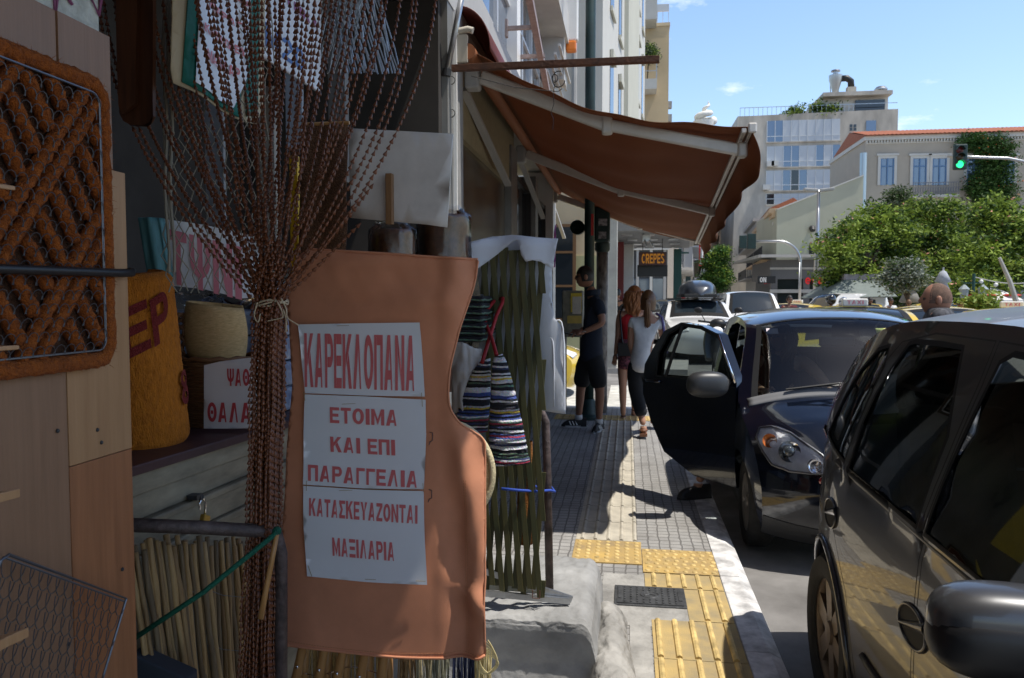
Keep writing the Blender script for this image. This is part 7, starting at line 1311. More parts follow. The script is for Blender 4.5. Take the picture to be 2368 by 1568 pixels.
b = MB(); b.box((0, 1.05, 1.31), (.24, .04, .07)); b.build('inner_mirror', BLACK, root, local=True, bevel=.015)
# the open door hangs at its hinge in front of the sill
dA = rad(38); dd = Vector((-math.sin(dA), math.cos(dA), 0)); dn = Vector((-math.cos(dA), -math.sin(dA), 0)); hng = Vector((-MC.W / 2 + .005, .64, 0))
def dp_(s_, z, o=0.): return hng + dd * s_ + dn * (o - .045 * max(0, (z - .93) / .4) ** 1.4 - .03 * max(0, (.55 - z) / .3) ** 2) + Vector((0, 0, z))
dpoly = [(0, 1.05), (.204, 1.363), (.40, 1.42), (.626, 1.44), (.80, 1.37), (.89, 1.257), (.987, 1.10), (.99, .87), (.89, .662), (.735, .447), (.41, .32), (.0, .32)]
dpoly = [p[:2] for p in dpoly]; dwin = [(.075, 1.06), (.215, 1.335), (.41, 1.395), (.60, 1.408), (.74, 1.34), (.82, 1.20), (.83, 1.03)]
V, T = cdt(dpoly, (dwin, inset(dwin, -.02)), .05); keep = [t for t in T if not inpoly(sum(V[i].x for i in t) / 3, sum(V[i].y for i in t) / 3, dwin)]
b = MB(); b.add([dp_(v.x, v.y, 0) for v in V], keep); dm = [1 if inpoly(sum(V[i].x for i in t) / 3, sum(V[i].y for i in t) / 3, inset(dwin, -.02)) else 0 for t in keep]; b.m = dm; b.add([dp_(v.x, v.y, -.07) for v in V], keep); b.m = dm + [2] * len(keep)
n = len(dpoly); D_ = dens(dpoly, .05); b.add([dp_(*q, 0) for q in D_] + [dp_(*q, -.07) for q in D_], [(i, (i + 1) % len(D_), len(D_) + (i + 1) % len(D_), len(D_) + i) for i in range(len(D_))]); b.m = b.m[:2 * len(keep)] + [0] * len(D_)
b.v = b.v; door = b.build('door', [NAVY, BLACK, INTM], root, smooth=True, local=True, angle=45)
V2, T2 = cdt(inset(dwin, -.006), (), .1); b = MB(); b.add([dp_(v.x, v.y, -.02) for v in V2], T2); b.build('door_window', GLD, door, smooth=True, local=True)
b = MB(); b.tube([dp_(.0, 1.045, .012), dp_(.11, 1.21, .012), dp_(.208, 1.36, .012)], .009, 8); b.build('chrome_strip', CHROME, door, smooth=True, local=True)
b = MB(); b.tube([dp_(.72, 1.03, .004), dp_(.66, 1.22, .004), dp_(.60, 1.41, .004)], .013, 6); b.build('window_divider', BLACK, door, local=True)
pm = atY(1636, 889, 5.33); pm = Vector((pm.x - SX_, pm.y - SY_, pm.z + .12)); b = MB(); b.sball(pm, (.14, .075, .088), Matrix.Rotation(rad(12), 3, 'Z'), .75); mmr = b.build('mirror', mat('mirror black', (.05, .052, .055), .42, .3), door, smooth=True, local=True); b = MB(); b.tube([pm + Vector((.1, .03, -.03)), dp_(.08, 1.05)], .025, 8); b.build('arm', BLACK, mmr, local=True)
b = MB(); b.tube([dp_(.78, .98, .004), dp_(.84, .98, .022), dp_(.92, .98, .02), dp_(.95, .98, .004)], .012, 8); b.build('door_handle', NAVY, door, smooth=True, local=True)
# ------------------------------------------------------------------ cars of the square
YEL = paint('taxi yellow', (.68, .47, .035), 0, .35); WHT = paint('van white', (.74, .74, .74), 0, .3); SILV = paint('silver car', (.40, .41, .42), .7, .3); BLUV = paint('blue grey van', (.13, .17, .24), .3, .3)
SEDAN = [(.1, .2), (.0, .45), (.06, .68), (.5, .80), (1.15, .92), (1.35, .98), (1.8, 1.25), (2.1, 1.37), (2.6, 1.40), (3.0, 1.37), (3.45, 1.20), (3.85, .99), (4.3, .95), (4.5, .85), (4.55, .55), (4.45, .2)]
def small_car(name, lab, cat, x, Y, rz, paintm, outline, L, W, wins, shield, rear, group=None, belt=.93, crown=.06, gl=None, loc=None):
    k = Car(L, W, outline, lambda y: belt, tumble=.17, cf=(.15, .6), cr=(.12, .6), crown=crown, arches=((.8, .3), (L - .85, .3)), ar=.35, sp=.11, seg=3, nx=16)
    p = atZ(x, 690 + 1.62 * 1806 / Y, -.12) if loc is None else Vector(loc); r = empty(name, (p.x, Y, -.12), lab, cat, group, rz)
    k.shell(r, paintm, wins=wins, shield=shield, rear=rear, glassm=gl or GLO, quick=True)
    for sx in (-1, 1):
        for yw in (.8, L - .85): wheel(r, sx * (W / 2 - .11), yw, .3, .18, sx, ALLOY, 5)
    k.patch(r, 'headlight', 5.2, 7.6, .55, .9, mat('lamp reflector', (0, 0, 0))); n = len(k.o); k.patch(r, 'tail_light', n - 8.5, n - 6, .6, .93, REDL_); mirrors(r, k, 1.5, .98, paintm)
    b = MB(); b.bb(-W / 2 + .15, W / 2 - .15, .3, L - .3, .18, .5); b.build('underbody', RUBBER, r, local=True)
    return r, k
SW = ([(1.55, .95), (2.0, 1.27), (2.35, 1.31), (2.4, .95)], [(2.48, .95), (2.45, 1.31), (2.8, 1.30), (3.25, 1.16), (3.45, .98)])
def taxi(x, Y, rz, lab):
    r, k = small_car('taxi', lab, 'taxi', x, Y, rz, YEL, SEDAN, 4.55, 1.76, SW, (16, 21, 2), (28, 32, 2), 'yellow taxis on the square')
    b = MB(); b.bb(-.17, .17, 2.19, 2.31, 1.46, 1.57); sg = b.build('roof_sign', mat('taxi sign white', (.72, .70, .66), .4), r, local=True, bevel=.02)
    for s in (-1, 1): b = MB(); text_mb(b, 'TAXI', lambda a, t: Vector((s * (-.11 + .22 * a), 2.25 + s * -.064, 1.49 + .055 * t))); b.build('lettering', mat('soft pink letters', (0, 0, 0)), sg, local=True, fix=False)
    return r
taxi(2010, 9.9, rad(-7), 'closest yellow taxi just behind the navy microcar roof, facing us').scale = (1.03, 1.03, 1.03)
taxi(2062, 18.5, rad(172), 'yellow taxi with its back window towards us beside the bald man'); taxi(1872, 29, rad(150), 'yellow taxi turned sideways beside the white van'); taxi(1955, 31, rad(165), 'yellow taxi behind the two motorcycle helmets')
taxi(2150, 21, rad(150), 'yellow taxi turned sideways just left of the bald man'); taxi(2225, 16.5, rad(165), 'yellow taxi just right of the bald man, under the pink shirt'); taxi(2085, 33, rad(172), 'yellow taxi farthest back below the closed dull grey parasol')
VAN = [(.1, .25), (.0, .5), (.05, .85), (.45, 1.05), (.8, 1.15), (1.25, 1.6), (1.55, 1.76), (2.2, 1.80), (3.6, 1.80), (4.0, 1.74), (4.15, 1.3), (4.2, .6), (4.1, .25)]
VW = ([(1.05, 1.08), (1.45, 1.5), (1.75, 1.55), (1.8, 1.08)],)
small_car('white_van', 'white delivery van facing us behind the navy microcar', 'van', 1740, 24.5, 0, WHT, VAN, 4.2, 1.75, VW, (12, 17, 2), None, 'white vans', 1.08)
r, k = small_car('white_van', 'white van with a dark rear window turned sideways behind the taxis', 'van', 1838, 36, rad(-62), WHT, VAN, 4.2, 1.75, VW + ([(2.4, 1.1), (2.42, 1.55), (3.3, 1.55), (3.32, 1.1)],), (12, 17, 2), None, 'white vans', 1.08)
SUV = [(.1, .3), (.0, .55), (.06, .82), (.5, .98), (1.15, 1.06), (1.35, 1.10), (1.85, 1.42), (2.15, 1.51), (2.7, 1.53), (3.5, 1.5), (4.0, 1.38), (4.3, 1.05), (4.38, .6), (4.28, .25)]
UW = ([(1.55, 1.06), (1.98, 1.40), (2.4, 1.44), (2.42, 1.06)], [(2.5, 1.06), (2.5, 1.44), (3.3, 1.42), (3.75, 1.2), (3.8, 1.06)])
r, k = small_car('white_suv', 'white estate car facing us carrying a dark roof box', 'car', 1628, 19.5, rad(2), WHT, SUV, 4.38, 1.8, UW, (16, 21, 2), (29, 33, 2), None, 1.04)
b = MB(); [b.tube([(sx * .62, 1.9, 1.585), (sx * .62, 3.6, 1.58)], .02, 6) for sx in (-1, 1)]; [b.bar((-.72, y, 1.61), (.72, y, 1.61), .05, .03) for y in (2.1, 3.2)]; b.build('roof_rack', BLACK, r, local=True)
t = empty('roof_box', (r.location.x, r.location.y, 1.52), 'dark blue grey roof box on top of the white estate car', 'roof box'); BXM = paint('roof box blue', (.03, .038, .055), .1, .3, .6)
def boxf(u, v): y = 1.55 + 2.3 * v; e = math.sin(math.pi * min(1, max(0, v)) ) ** .35 if 0 < v < 1 else 0; a = math.pi * u; return Vector((.50 * e * (abs(math.cos(a)) ** .6) * (1 if math.cos(a) > 0 else -1), y, .06 + .42 * e * math.sin(a) ** .7))
b = MB(); b.grid(boxf, 24, 24); b.build('lid', BXM, t, smooth=True, local=True); b = MB(); b.prism([Vector((-.5, 1.75, 0)), Vector((-.42, 1.58, 0)), Vector((.42, 1.58, 0)), Vector((.5, 1.75, 0)), Vector((.5, 3.7, 0)), Vector((.4, 3.85, 0)), Vector((-.4, 3.85, 0)), Vector((-.5, 3.7, 0))], (0, 0, .0), (0, 0, .1)); b.build('tray', BLACK, t, local=True, bevel=.02)
small_car('silver_car', 'silver estate car behind the white estate car on its left', 'car', 1558, 26, 0, SILV, SUV, 4.38, 1.8, UW, (16, 21, 2), (29, 33, 2), None, 1.04)
small_car('blue_van', 'blue grey van glimpsed behind the roof box', 'van', 1685, 31, rad(180), BLUV, VAN, 4.2, 1.8, VW, (12, 17, 2), None, None, 1.08)
t0 = small_car('yellow_car', 'yellow car crossing behind the man in the dark polo shirt', 'car', 1310, 13.2, rad(90), YEL, SEDAN, 4.55, 1.76, SW, (16, 21, 2), (28, 32, 2), loc=(-.88, 13.2, 0))[0]
# ------------------------------------------------------------------ scooter
def scooter(x, Y, lab, rz=0., c=(.012, .013, .015)):
    p = atZ(x, 690 + 1.62 * 1806 / Y, -.12); t = empty('scooter', (p.x, Y, -.12), lab, 'scooter', None, rz); P_ = paint('scooter dark', c, .1, .3)
    for y, nm in ((0, 'f'), (1.25, 'r')):
        w_ = bpy.data.objects.new('wheel', None); COL.objects.link(w_); w_.parent = t; w_.location = (0, y, .26); b = MB(); b.lathe([(.15, -.05), (.23, -.055), (.26, -.03), (.26, .03), (.23, .055), (.15, .05)], (0, 0, 0), (1, 0, 0), 24); b.build('tyre', RUBBER, w_, smooth=True, local=True); b = MB(); b.lathe([(.16, .05), (.05, .06), (.001, .06)], (0, 0, 0), (1, 0, 0), 16); b.lathe([(.16, -.05), (.05, -.06), (.001, -.06)], (0, 0, 0), (1, 0, 0), 16); b.build('rim', ALLOY, w_, local=True)
    b = MB(); b.grid(lambda u, v: Vector(((u - .5) * (.34 + .12 * math.sin(v * 3)), -.02 + .25 * v - .12 * math.cos((u - .5) * 2.4), .36 + .6 * v)), 10, 10); b.build('front_apron', P_, t, smooth=True, local=True, solid=.02)
    b = MB(); b.prism([Vector((-.13, .25, .32)), Vector((-.13, 1.45, .62)), Vector((-.13, 1.35, .8)), Vector((-.13, .75, .74)), Vector((-.13, .6, .4)), Vector((-.13, .25, .4))], (0, 0, 0), (.26, 0, 0)); b.build('body', P_, t, local=True, bevel=.04)
    b = MB(); b.box((0, 1.05, .82), (.26, .75, .12)); b.build('saddle', BLACK, t, local=True, bevel=.05)
    b = MB(); b.tube([(-.34, .24, 1.02), (-.12, .14, 1.0), (.12, .14, 1.0), (.34, .24, 1.02)], .018, 8); b.ball((0, .1, .98), (.14, .1, .09), 12, 8); b.build('handlebar', BLACK, t, smooth=True, local=True)
    b = MB(); b.ball((0, -.03, .86), (.10, .06, .075), 14, 8); b.build('headlight', mat('lamp reflector', (0, 0, 0)), t, smooth=True, local=True)
    for s in (-1, 1): b = MB(); b.tube([(s * .22, .18, 1.02), (s * .30, .12, 1.18)], .008, 6); b.ball((s * .33, .11, 1.21), (.075, .02, .05), 12, 6); b.build('mirror', BLACK, t, smooth=True, local=True)
    return t
scooter(1652, 15.5, 'dark scooter facing us in front of the white estate car', rad(-12)).scale = (1.15, 1.15, 1.15)
# ================================================================== PEOPLE
SKIN = mat('sunlit skin', (.42, .22, .14), .5, var=.06, scale=8); SKIND = mat('tanned skin', (.27, .125, .075), .5, var=.08, scale=9)  # two even base tones for bare skin, fairer and tanned
def cloth(n, c, **k): return mat(n, c, .9, var=.12, scale=14, bump=.25, bscale=30, **k)
def skin_body(nodes, edges, rootn, sub=2):
    """nodes: name -> (point, rx, ry); one skinned surface along the edges"""
    names = list(nodes); me = bpy.data.meshes.new('s'); me.from_pydata([nodes[n][0] for n in names], [(names.index(a), names.index(c)) for a, c in edges], []); o = bpy.data.objects.new('s', me); COL.objects.link(o)
    m = o.modifiers.new('s', 'SKIN'); m.use_smooth_shade = True; m.branch_smoothing = .6
    for i, n in enumerate(names): d = me.skin_vertices[0].data[i]; d.radius = nodes[n][1:3]; d.use_root = n == rootn
    q = o.modifiers.new('u', 'SUBSURF'); q.levels = sub; q.render_levels = sub
    dg = bpy.context.evaluated_depsgraph_get(); r = bpy.data.meshes.new_from_object(o.evaluated_get(dg)); bpy.data.objects.remove(o); bpy.data.meshes.remove(me)
    V = [v.co.copy() for v in r.vertices]; Fs = [tuple(p.vertices) for p in r.polygons]; bpy.data.meshes.remove(r); return V, Fs
def head_mesh(b, c, yaw, s=1., pitch=0., m=0):
    """head with brow, nose, lips, chin, ears; faces local -y turned by yaw"""
    R = Matrix.Rotation(yaw, 3, 'Z') @ Matrix.Rotation(pitch, 3, 'X'); c = Vector(c)
    def f(u, v):
        a = 2 * math.pi * u; ph = math.pi * (v - .5); x, y, z = math.cos(ph) * math.sin(a), -math.cos(ph) * math.cos(a), math.sin(ph)
        jaw = max(0, -z); wx = .076 * (1 - .30 * jaw ** 1.5); fy = .098 * (1 - .10 * jaw); p = Vector((x * wx, y * fy - .018 * jaw * (1 if y < 0 else -.9), z * .118))
        if y < -.3:
            g = math.exp(-(x / .16) ** 2); p.y -= .026 * g * math.exp(-((z + .10) / .14) ** 2) + .010 * g * math.exp(-((z - .12) / .10) ** 2); p.y -= .010 * math.exp(-(x / .26) ** 2) * (math.exp(-((z + .43) / .07) ** 2) + .9 * math.exp(-((z + .54) / .06) ** 2) + 1.2 * math.exp(-((z + .80) / .14) ** 2)); p.y += .010 * (math.exp(-((abs(x) - .42) / .15) ** 2)) * math.exp(-((z - .02) / .09) ** 2)
        return c + R @ (p * s)
    b.grid(f, 32, 26, m)
    for sx in (-1, 1): b.ball(c + R @ (Vector((sx * .077, .012, -.008)) * s), (.010 * s, .022 * s, .034 * s), 8, 6, m, R)
    return R
def hand(b, wrist, d, up, s=1., curl=.5, m=0, thumb=1):
    """palm with four bent unequal fingers and a thumb leaving its side"""
    d = Vector(d).normalized(); n = Vector(up).normalized(); sd = d.cross(n).normalized(); n = sd.cross(d); w = Vector(wrist); k = .0105 * s
    b.tube([w - d * .01, w + d * .03 * s, w + d * .085 * s], [.024 * s, .034 * s, .033 * s], 10, m)
    for i, L in enumerate((.068, .078, .073, .056)):
        p = w + d * .085 * s + sd * (i - 1.5) * .0185 * s; a = curl; pts = [p]; dr_ = d.copy()
        for j, q in enumerate((.45, .32, .23)): dr_ = (dr_ - n * a * (1 + .3 * j)).normalized(); p = p + dr_ * L * s * q; pts.append(p)
        b.tube(pts, [k * .95, k * .88, k * .78, k * .6], 7, m)
    p = w + d * .03 * s + sd * thumb * -.030 * s; b.tube([p, p + (d * .5 - sd * thumb * .8).normalized() * .032 * s, p + (d * .5 - sd * thumb * .8).normalized() * .032 * s + (d - n * curl).normalized() * .034 * s], [k * 1.25, k * 1.1, k * .75], 7, m)
ARMS = [('neck0', 'sl'), ('sl', 'el'), ('el', 'wl'), ('neck0', 'sr'), ('sr', 'er'), ('er', 'wr')]
def figure(lab, N, head, yaw, wear, hair=None, hairm=None, skin=SKIN, group=None, hands=(None, None), glasses=False, hs=1., shoes=None, extra=None, pitch=0.):
    """N: joints -> point; wear: list of (name, material, [edges], grow, joint radius overrides)"""
    base = Vector(N['al']).lerp(Vector(N['ar']), .5); base.z = min(N['al'][2], N['ar'][2]) - .08; t = empty('person', base, lab, 'person', group)
    rad_ = dict(pelvis=(.145, .105), waist=(.13, .095), chest=(.155, .105), neck0=(.075, .065), neck=(.055, .055), sl=(.062, .062), sr=(.062, .062), el=(.041, .041), er=(.041, .041), wl=(.027, .027), wr=(.027, .027), hl=(.095, .095), hr=(.095, .095), kl=(.056, .056), kr=(.056, .056), cl=(.053, .053), cr=(.053, .053), al=(.034, .034), ar=(.034, .034))
    N = {k: Vector(v) for k, v in N.items()}
    for s in 'lr': N['c' + s] = N['k' + s].lerp(N['a' + s], .35) + Vector((0, .015, 0))
    E = [('pelvis', 'waist'), ('waist', 'chest'), ('chest', 'neck0'), ('neck0', 'neck')] + [('chest', 'sl'), ('sl', 'el'), ('el', 'wl'), ('chest', 'sr'), ('sr', 'er'), ('er', 'wr'), ('pelvis', 'hl'), ('hl', 'kl'), ('kl', 'cl'), ('cl', 'al'), ('pelvis', 'hr'), ('hr', 'kr'), ('kr', 'cr'), ('cr', 'ar')]
    V, Fs = skin_body({k: (N[k], *(x * hs for x in rad_[k])) for k in rad_}, E, 'pelvis'); b = MB(); b.add(V, Fs)
    R = head_mesh(b, head, yaw, 1.0 * hs, pitch); head = Vector(head)
    for s, h in zip('lr', hands):
        d = h[0] if h else (N['w' + s] - N['e' + s]); hand(b, N['w' + s], d, h[1] if h else (0, -1, .2), .95 * hs, h[2] if h else .35, thumb=1 if s == 'l' else -1)
    for s in 'lr':
        if not shoes: q = N['a' + s]; b.tube([q + Vector((0, 0, -.01)), q + Vector((0, -.0, -.045)), q + (shoes or Vector((0, .10, -.062))), q + Vector((0, .17, -.07))], [.034, .036, .034, .018], 8)
    b.build('body', skin, t, smooth=True)
    for nm, m, edges, grow, ov in wear:
        ks = {k for e in edges for k in e}; nodes = {k: (ov[k][0] if k in ov and ov[k][0] is not None else N[k], *((x * hs + grow) for x in (ov[k][1:] if k in ov and len(ov[k]) > 1 else rad_.get(k, (.07, .07))))) for k in ks}
        rt = 'pelvis' if 'pelvis' in ks else 'chest' if 'chest' in ks else list(edges)[0][0]; V, Fs = skin_body(nodes, edges, rt); b = MB(); b.add(V, Fs); fz = 14
        for i, v in enumerate(b.v): b.v[i] = v + Vector((nz3(v.x * fz, v.y * fz, v.z * 9), nz3(v.y * fz, v.z * 9, v.x * fz + 3), 0)) * .008
        b.build(nm, m, t, smooth=True)
    b = MB()                                                              # eyes, brows
    for sx in (-1, 1): b.ball(head + R @ (Vector((sx * .031, -.084, .004)) * hs), (.011, .008, .006), 8, 6, 0, R)
    b.build('eye', DARK, t, smooth=True)
    if glasses:
        b = MB()
        for sx in (-1, 1): b.ball(head + R @ (Vector((sx * .033, -.098, .004)) * hs), (.028, .006, .018), 10, 6, 0, R); b.tube([head + R @ Vector((sx * .06, -.092, .008)), head + R @ Vector((sx * .078, .01, .012))], .003, 5)
        b.build('sunglasses', BLACK, t, smooth=True)
    if hair: hair(t, head, R, hairm, hs)
    if extra: extra(t, N)
    return t
def hair_short(t, c, R, m, s, hi=-.02):
    b = MB()
    def f(u, v):
        a = 2 * math.pi * u; ph = math.pi / 2 * v; lo = (.30 if math.cos(a) > .35 else -.42) ; z = lo + (1 - lo) * math.sin(ph); r = math.sqrt(max(0, 1 - z * z)); p = Vector((r * .080 * math.sin(a), -r * .102 * math.cos(a), z * .125)); p *= 1.02 + .02 * nz3(a * 5, z * 9, 1); return c + R @ (p * s)
    b.grid(f, 36, 12); b.build('hair', m, t, smooth=True)
def hair_long(t, c, R, m, s, L=.20, wid=1., tail=False):
    b = MB()
    def f(u, v):
        a = 2 * math.pi * u; lo = .25 if math.cos(a) > .45 else -.75; ph = math.pi / 2 * v; z = lo + (1 - lo) * math.sin(ph); r = math.sqrt(max(0, 1 - min(1, abs(z)) ** 2)) if z > 0 else 1 - .12 * abs(z); p = Vector((r * .090 * wid * math.sin(a), -r * .108 * math.cos(a), z * .128)); p *= 1.03 + .035 * nz3(a * 3, z * 5, 2); return c + R @ (p * s)
    b.grid(f, 40, 16); R_ = random.Random(4)
    if not tail:
        for k in range(110):
            a = R_.uniform(1.0, 5.28); w = .088 * wid; p0 = c + R @ (Vector((w * math.sin(a), -.098 * math.cos(a), R_.uniform(-.02, .06))) * s); l = L * R_.uniform(.7, 1.05); q = R_.uniform(0, 6); b.tube([p0 + R @ Vector((.012 * math.sin(q + i * 1.5) + w * .30 * math.sin(a) * math.sin(i * .9), .012 * math.cos(q + i * 1.4) - .02 * math.cos(a), -l * i / 5)) for i in range(6)], [.010, .013, .014, .013, .011, .004], 6)
    else:
        p0 = c + R @ Vector((0, .105, .015)); b.ball(p0, (.028, .025, .028), 10, 8)
        for k in range(30): q = R_.uniform(0, 6); rr = R_.uniform(0, .02); b.tube([p0 + R @ Vector((rr * math.cos(q) * (1 + i * .28) + .006 * math.sin(i + q), .02 + rr * math.sin(q) - .008 * i, -L * i / 6)) for i in range(7)], [.009, .011, .012, .012, .010, .008, .003], 6)
    b.build('hair', m, t, smooth=True)
HB = mat('black hair', (.012, .009, .008), .55); HBR = mat('brown hair', (.10, .045, .02), .5, col2=(.17, .08, .03), scale=60, stretch=(1, 1, .2)); HRED = mat('auburn hair', (.22, .075, .022), .5, col2=(.36, .14, .045), scale=60, stretch=(1, 1, .2))
def shoe(t, a, d, m, sole, L=.27):
    a = Vector(a); d = Vector(d).normalized(); s = Vector((d.y, -d.x, 0)); b = MB()
    def f(u, v): k = -.09 + L * u; w = .042 * (1 - .25 * u) * (1 if u < .9 else math.sqrt(max(.02, 1 - ((u - .9) / .1) ** 2))) ; h = .10 * (1 - u) ** .7 + .045 * u * (1 - .6 * max(0, u - .8) / .2); g = math.pi * v; return Vector((a.x, a.y, 0)) + d * k + s * (w * math.cos(g)) + Vector((0, 0, .012 + h * math.sin(g) ** .6))
    b.grid(f, 14, 10); o = b.build('shoe', m, t, smooth=True); b = MB(); b.prism([Vector((a.x, a.y, 0)) + d * k + s * w for k, w in ((-.1, -.03), (.02, -.044), (L - .14, -.040), (L - .085, 0), (L - .14, .040), (.02, .044), (-.1, .03))], (0, 0, .001), (0, 0, .022)); b.build('sole', sole, o)
    return o
# --- the man in the dark polo shirt and shorts, turned to the wall
P_ = lambda x, y, Y: atY(x, y, Y)
Nm = dict(pelvis=P_(1367, 822, 8.92), waist=P_(1369, 775, 8.92), chest=P_(1373, 722, 8.92), neck0=P_(1371, 678, 8.92), neck=P_(1363, 662, 8.92), sl=P_(1384, 698, 8.75), el=P_(1394, 748, 8.66), wl=P_(1349, 768, 8.68), sr=P_(1368, 696, 9.09), er=P_(1372, 748, 9.15), wr=P_(1340, 766, 9.0), hl=P_(1379, 838, 8.83), kl=P_(1387, 905, 8.83), al=P_(1385, 976, 8.84), hr=P_(1352, 836, 9.01), kr=P_(1342, 902, 9.02), ar=P_(1338, 966, 9.06))
NVY = cloth('navy polo cloth', (.010, .014, .026)); BLK = cloth('black shorts cloth', (.010, .010, .011))
def man_extra(t, N):
    b = MB(); p = P_(1322, 776, 8.8); b.box(p, (.11, .05, .018), Matrix.Rotation(rad(12), 3, 'Y')); 
    for s, a in (('l', (-.12, -.98, 0)), ('r', (-.98, .05, 0))):
        q = N['a' + s]; d = (.93, -.36, 0) if s == 'l' else (-1, .0, 0); o = shoe(t, (q.x, q.y, 0), (-.25, -1, 0) if s == 'l' else (-1, -.15, 0), mat('black trainer', (.015, .015, .017), .6), mat('white sole', (.55, .55, .55), .6), .29)
        b2 = MB(); dv = Vector((-.25, -1, 0)).normalized() if s == 'l' else Vector((-1, -.15, 0)).normalized(); sv = Vector((dv.y, -dv.x, 0))
        for k in range(3):
            for sg in (-1, 1): c = Vector((q.x, q.y, 0)) + dv * (.02 + .035 * k) + sv * sg * .044; b2.bar(c + Vector((0, 0, .03)), c + dv * .02 - sv * sg * .018 + Vector((0, 0, .075)), .010, .008)
        b2.build('stripe', WHITE, o); b3 = MB(); b3.tube([q + Vector((0, 0, -.02)), q + Vector((0, 0, .035))], .045, 12); b3.build('sock', mat('white sock', (.60, .60, .60), .9), t, smooth=True)
    b = MB(); b.tube([N['wl'] + Vector((.03 * math.cos(a * .63) * .9, .03 * math.sin(a * .63), .004 * math.sin(a))) + (N['el'] - N['wl']) * .05 for a in range(10)], .008, 6, close=True); b.build('watch', STEEL, t)
    b = MB(); b.grid(lambda u, v: N['neck0'] + Vector((.085 * math.cos(6.2832 * u), .085 * math.sin(6.2832 * u), -.03 + .07 * v + .01 * math.cos(6.2832 * u))), 20, 3); b.build('collar', NVY, t, smooth=True, solid=.006)
figure('man in dark polo shirt and black shorts standing sideways under the awning', Nm, P_(1353, 640, 8.92), rad(-90), [('polo_shirt', NVY, [('pelvis', 'waist'), ('waist', 'chest'), ('chest', 'neck0'), ('chest', 'sl'), ('sl', 'slv_l'), ('chest', 'sr'), ('sr', 'slv_r')], .016, dict(pelvis=(P_(1367, 845, 8.92), .165, .135), waist=(None, .155, .125), chest=(None, .165, .125), neck0=(None, .07, .06), slv_l=(P_(1391, 734, 8.69), .052, .052), slv_r=(P_(1371, 734, 9.13), .052, .052))),
       ('shorts', BLK, [('waist', 'pelvis'), ('pelvis', 'hl'), ('hl', 'sh_l'), ('pelvis', 'hr'), ('hr', 'sh_r')], .014, dict(waist=(P_(1368, 795, 8.92), .12, .09), pelvis=(None, .145, .115), hl=(None, .105, .105), hr=(None, .105, .105), sh_l=(P_(1386, 902, 8.83), .085, .085), sh_r=(P_(1343, 899, 9.02), .085, .085)))],
       hair_short, HB, SKIND, hands=(((-.9, .1, -.1), (.1, -.2, 1), .5), ((-.9, -.1, -.1), (.1, .2, 1), .5)), glasses=True, extra=man_extra, pitch=rad(4))
b = MB(); q = P_(1319, 773, 8.78); b.box(q, (.13, .06, .014), Matrix.Rotation(rad(14), 3, 'Y')); tag(b.build('dark_phone', BLACK, bevel=.003), 'small dark phone held in the hands of the man under the awning', 'phone')
# --- two women walking away
def wom(xc, yh, Y, feet, lean=0.):
    k = lambda x, y, dY=0.: P_(x, y, Y + dY)
    return k
k = lambda x, y, d=0.: P_(x, y, 9.7 + d)
Nr = dict(pelvis=k(1450, 815), waist=k(1452, 782), chest=k(1457, 738), neck0=k(1462, 712), neck=k(1466, 700), sl=k(1434, 722), el=k(1429, 778), wl=k(1423, 822), sr=k(1486, 722), er=k(1490, 776), wr=k(1482, 820), hl=k(1441, 835), kl=k(1440, 890), al=k(1441, 962, .1), hr=k(1462, 835), kr=k(1466, 888), ar=k(1466, 948, .35))
RTOP = cloth('red top', (.45, .012, .018)); SKR = mat('dark flowered skirt', (.02, .016, .022), .9, col2=(.33, .10, .13), scale=42, detail=1)
def red_extra(t, N):
    for s in 'lr':
        q = N['a' + s]; b = MB(); b.prism([q + Vector((-.035, -.06, -.075)), q + Vector((.035, -.06, -.075)), q + Vector((.03, .12, -.10)), q + Vector((-.03, .12, -.10))], (0, 0, -.01), (0, 0, .006)); b.tube([q + Vector((0, -.055, -.07)), q + Vector((0, -.06, -.135 if s == 'l' else -.12))], .011, 6); b.tube([q + Vector((.03 * math.cos(a), .035 * math.sin(a), .0)) for a in [i * .52 for i in range(12)]], .006, 5, close=True); b.build('sandal', mat('dark sandal', (.06, .025, .015), .6), t)
    b = MB(); b.tube([N['sl'] + Vector((.03, .02, .07)), N['sl'] + Vector((.0, -.06, -.02)), N['waist'] + Vector((-.07, -.13, .0)), N['waist'] + Vector((-.05, -.14, -.12))], .012, 6); b.box(N['waist'] + Vector((-.02, -.155, -.13)), (.2, .07, .16)); b.build('shoulder_bag', BLACK, t, bevel=.01)
figure('woman with wavy auburn hair in a red top and flowered skirt walking away', Nr, k(1467, 683), rad(180), [('top', RTOP, [('waist', 'chest'), ('chest', 'neck0'), ('chest', 'tl'), ('chest', 'tr')], .012, dict(waist=(k(1451, 800), .14, .11), chest=(None, .165, .12), neck0=(k(1461, 716), .07, .06), tl=(k(1437, 721), .07, .07), tr=(k(1483, 721), .07, .07))), ('skirt', SKR, [('waist', 'pelvis'), ('pelvis', 'hem')], .014, dict(waist=(None, .13, .10), pelvis=(None, .16, .125), hem=(k(1451, 855), .155, .125)))],
       lambda t, c, R, m, s: hair_long(t, c, R, m, s, .25, 1.15), HRED, SKIN, hs=.93, extra=red_extra)
k = lambda x, y, d=0.: P_(x, y, 8.55 + d)
Nw = dict(pelvis=k(1478, 846), waist=k(1486, 802), chest=k(1493, 755), neck0=k(1497, 727), neck=k(1498, 716), sl=k(1462, 740), el=k(1459, 796), wl=k(1469, 838, .1), sr=k(1528, 740), er=k(1536, 795), wr=k(1530, 836, -.05), hl=k(1466, 862), kl=k(1474, 918), al=k(1488, 984, -.12), hr=k(1496, 860), kr=k(1508, 912, .2), ar=k(1512, 955, .5))
WT = cloth('white tee shirt', (.66, .65, .64)); BTR = cloth('black trousers', (.010, .011, .014))
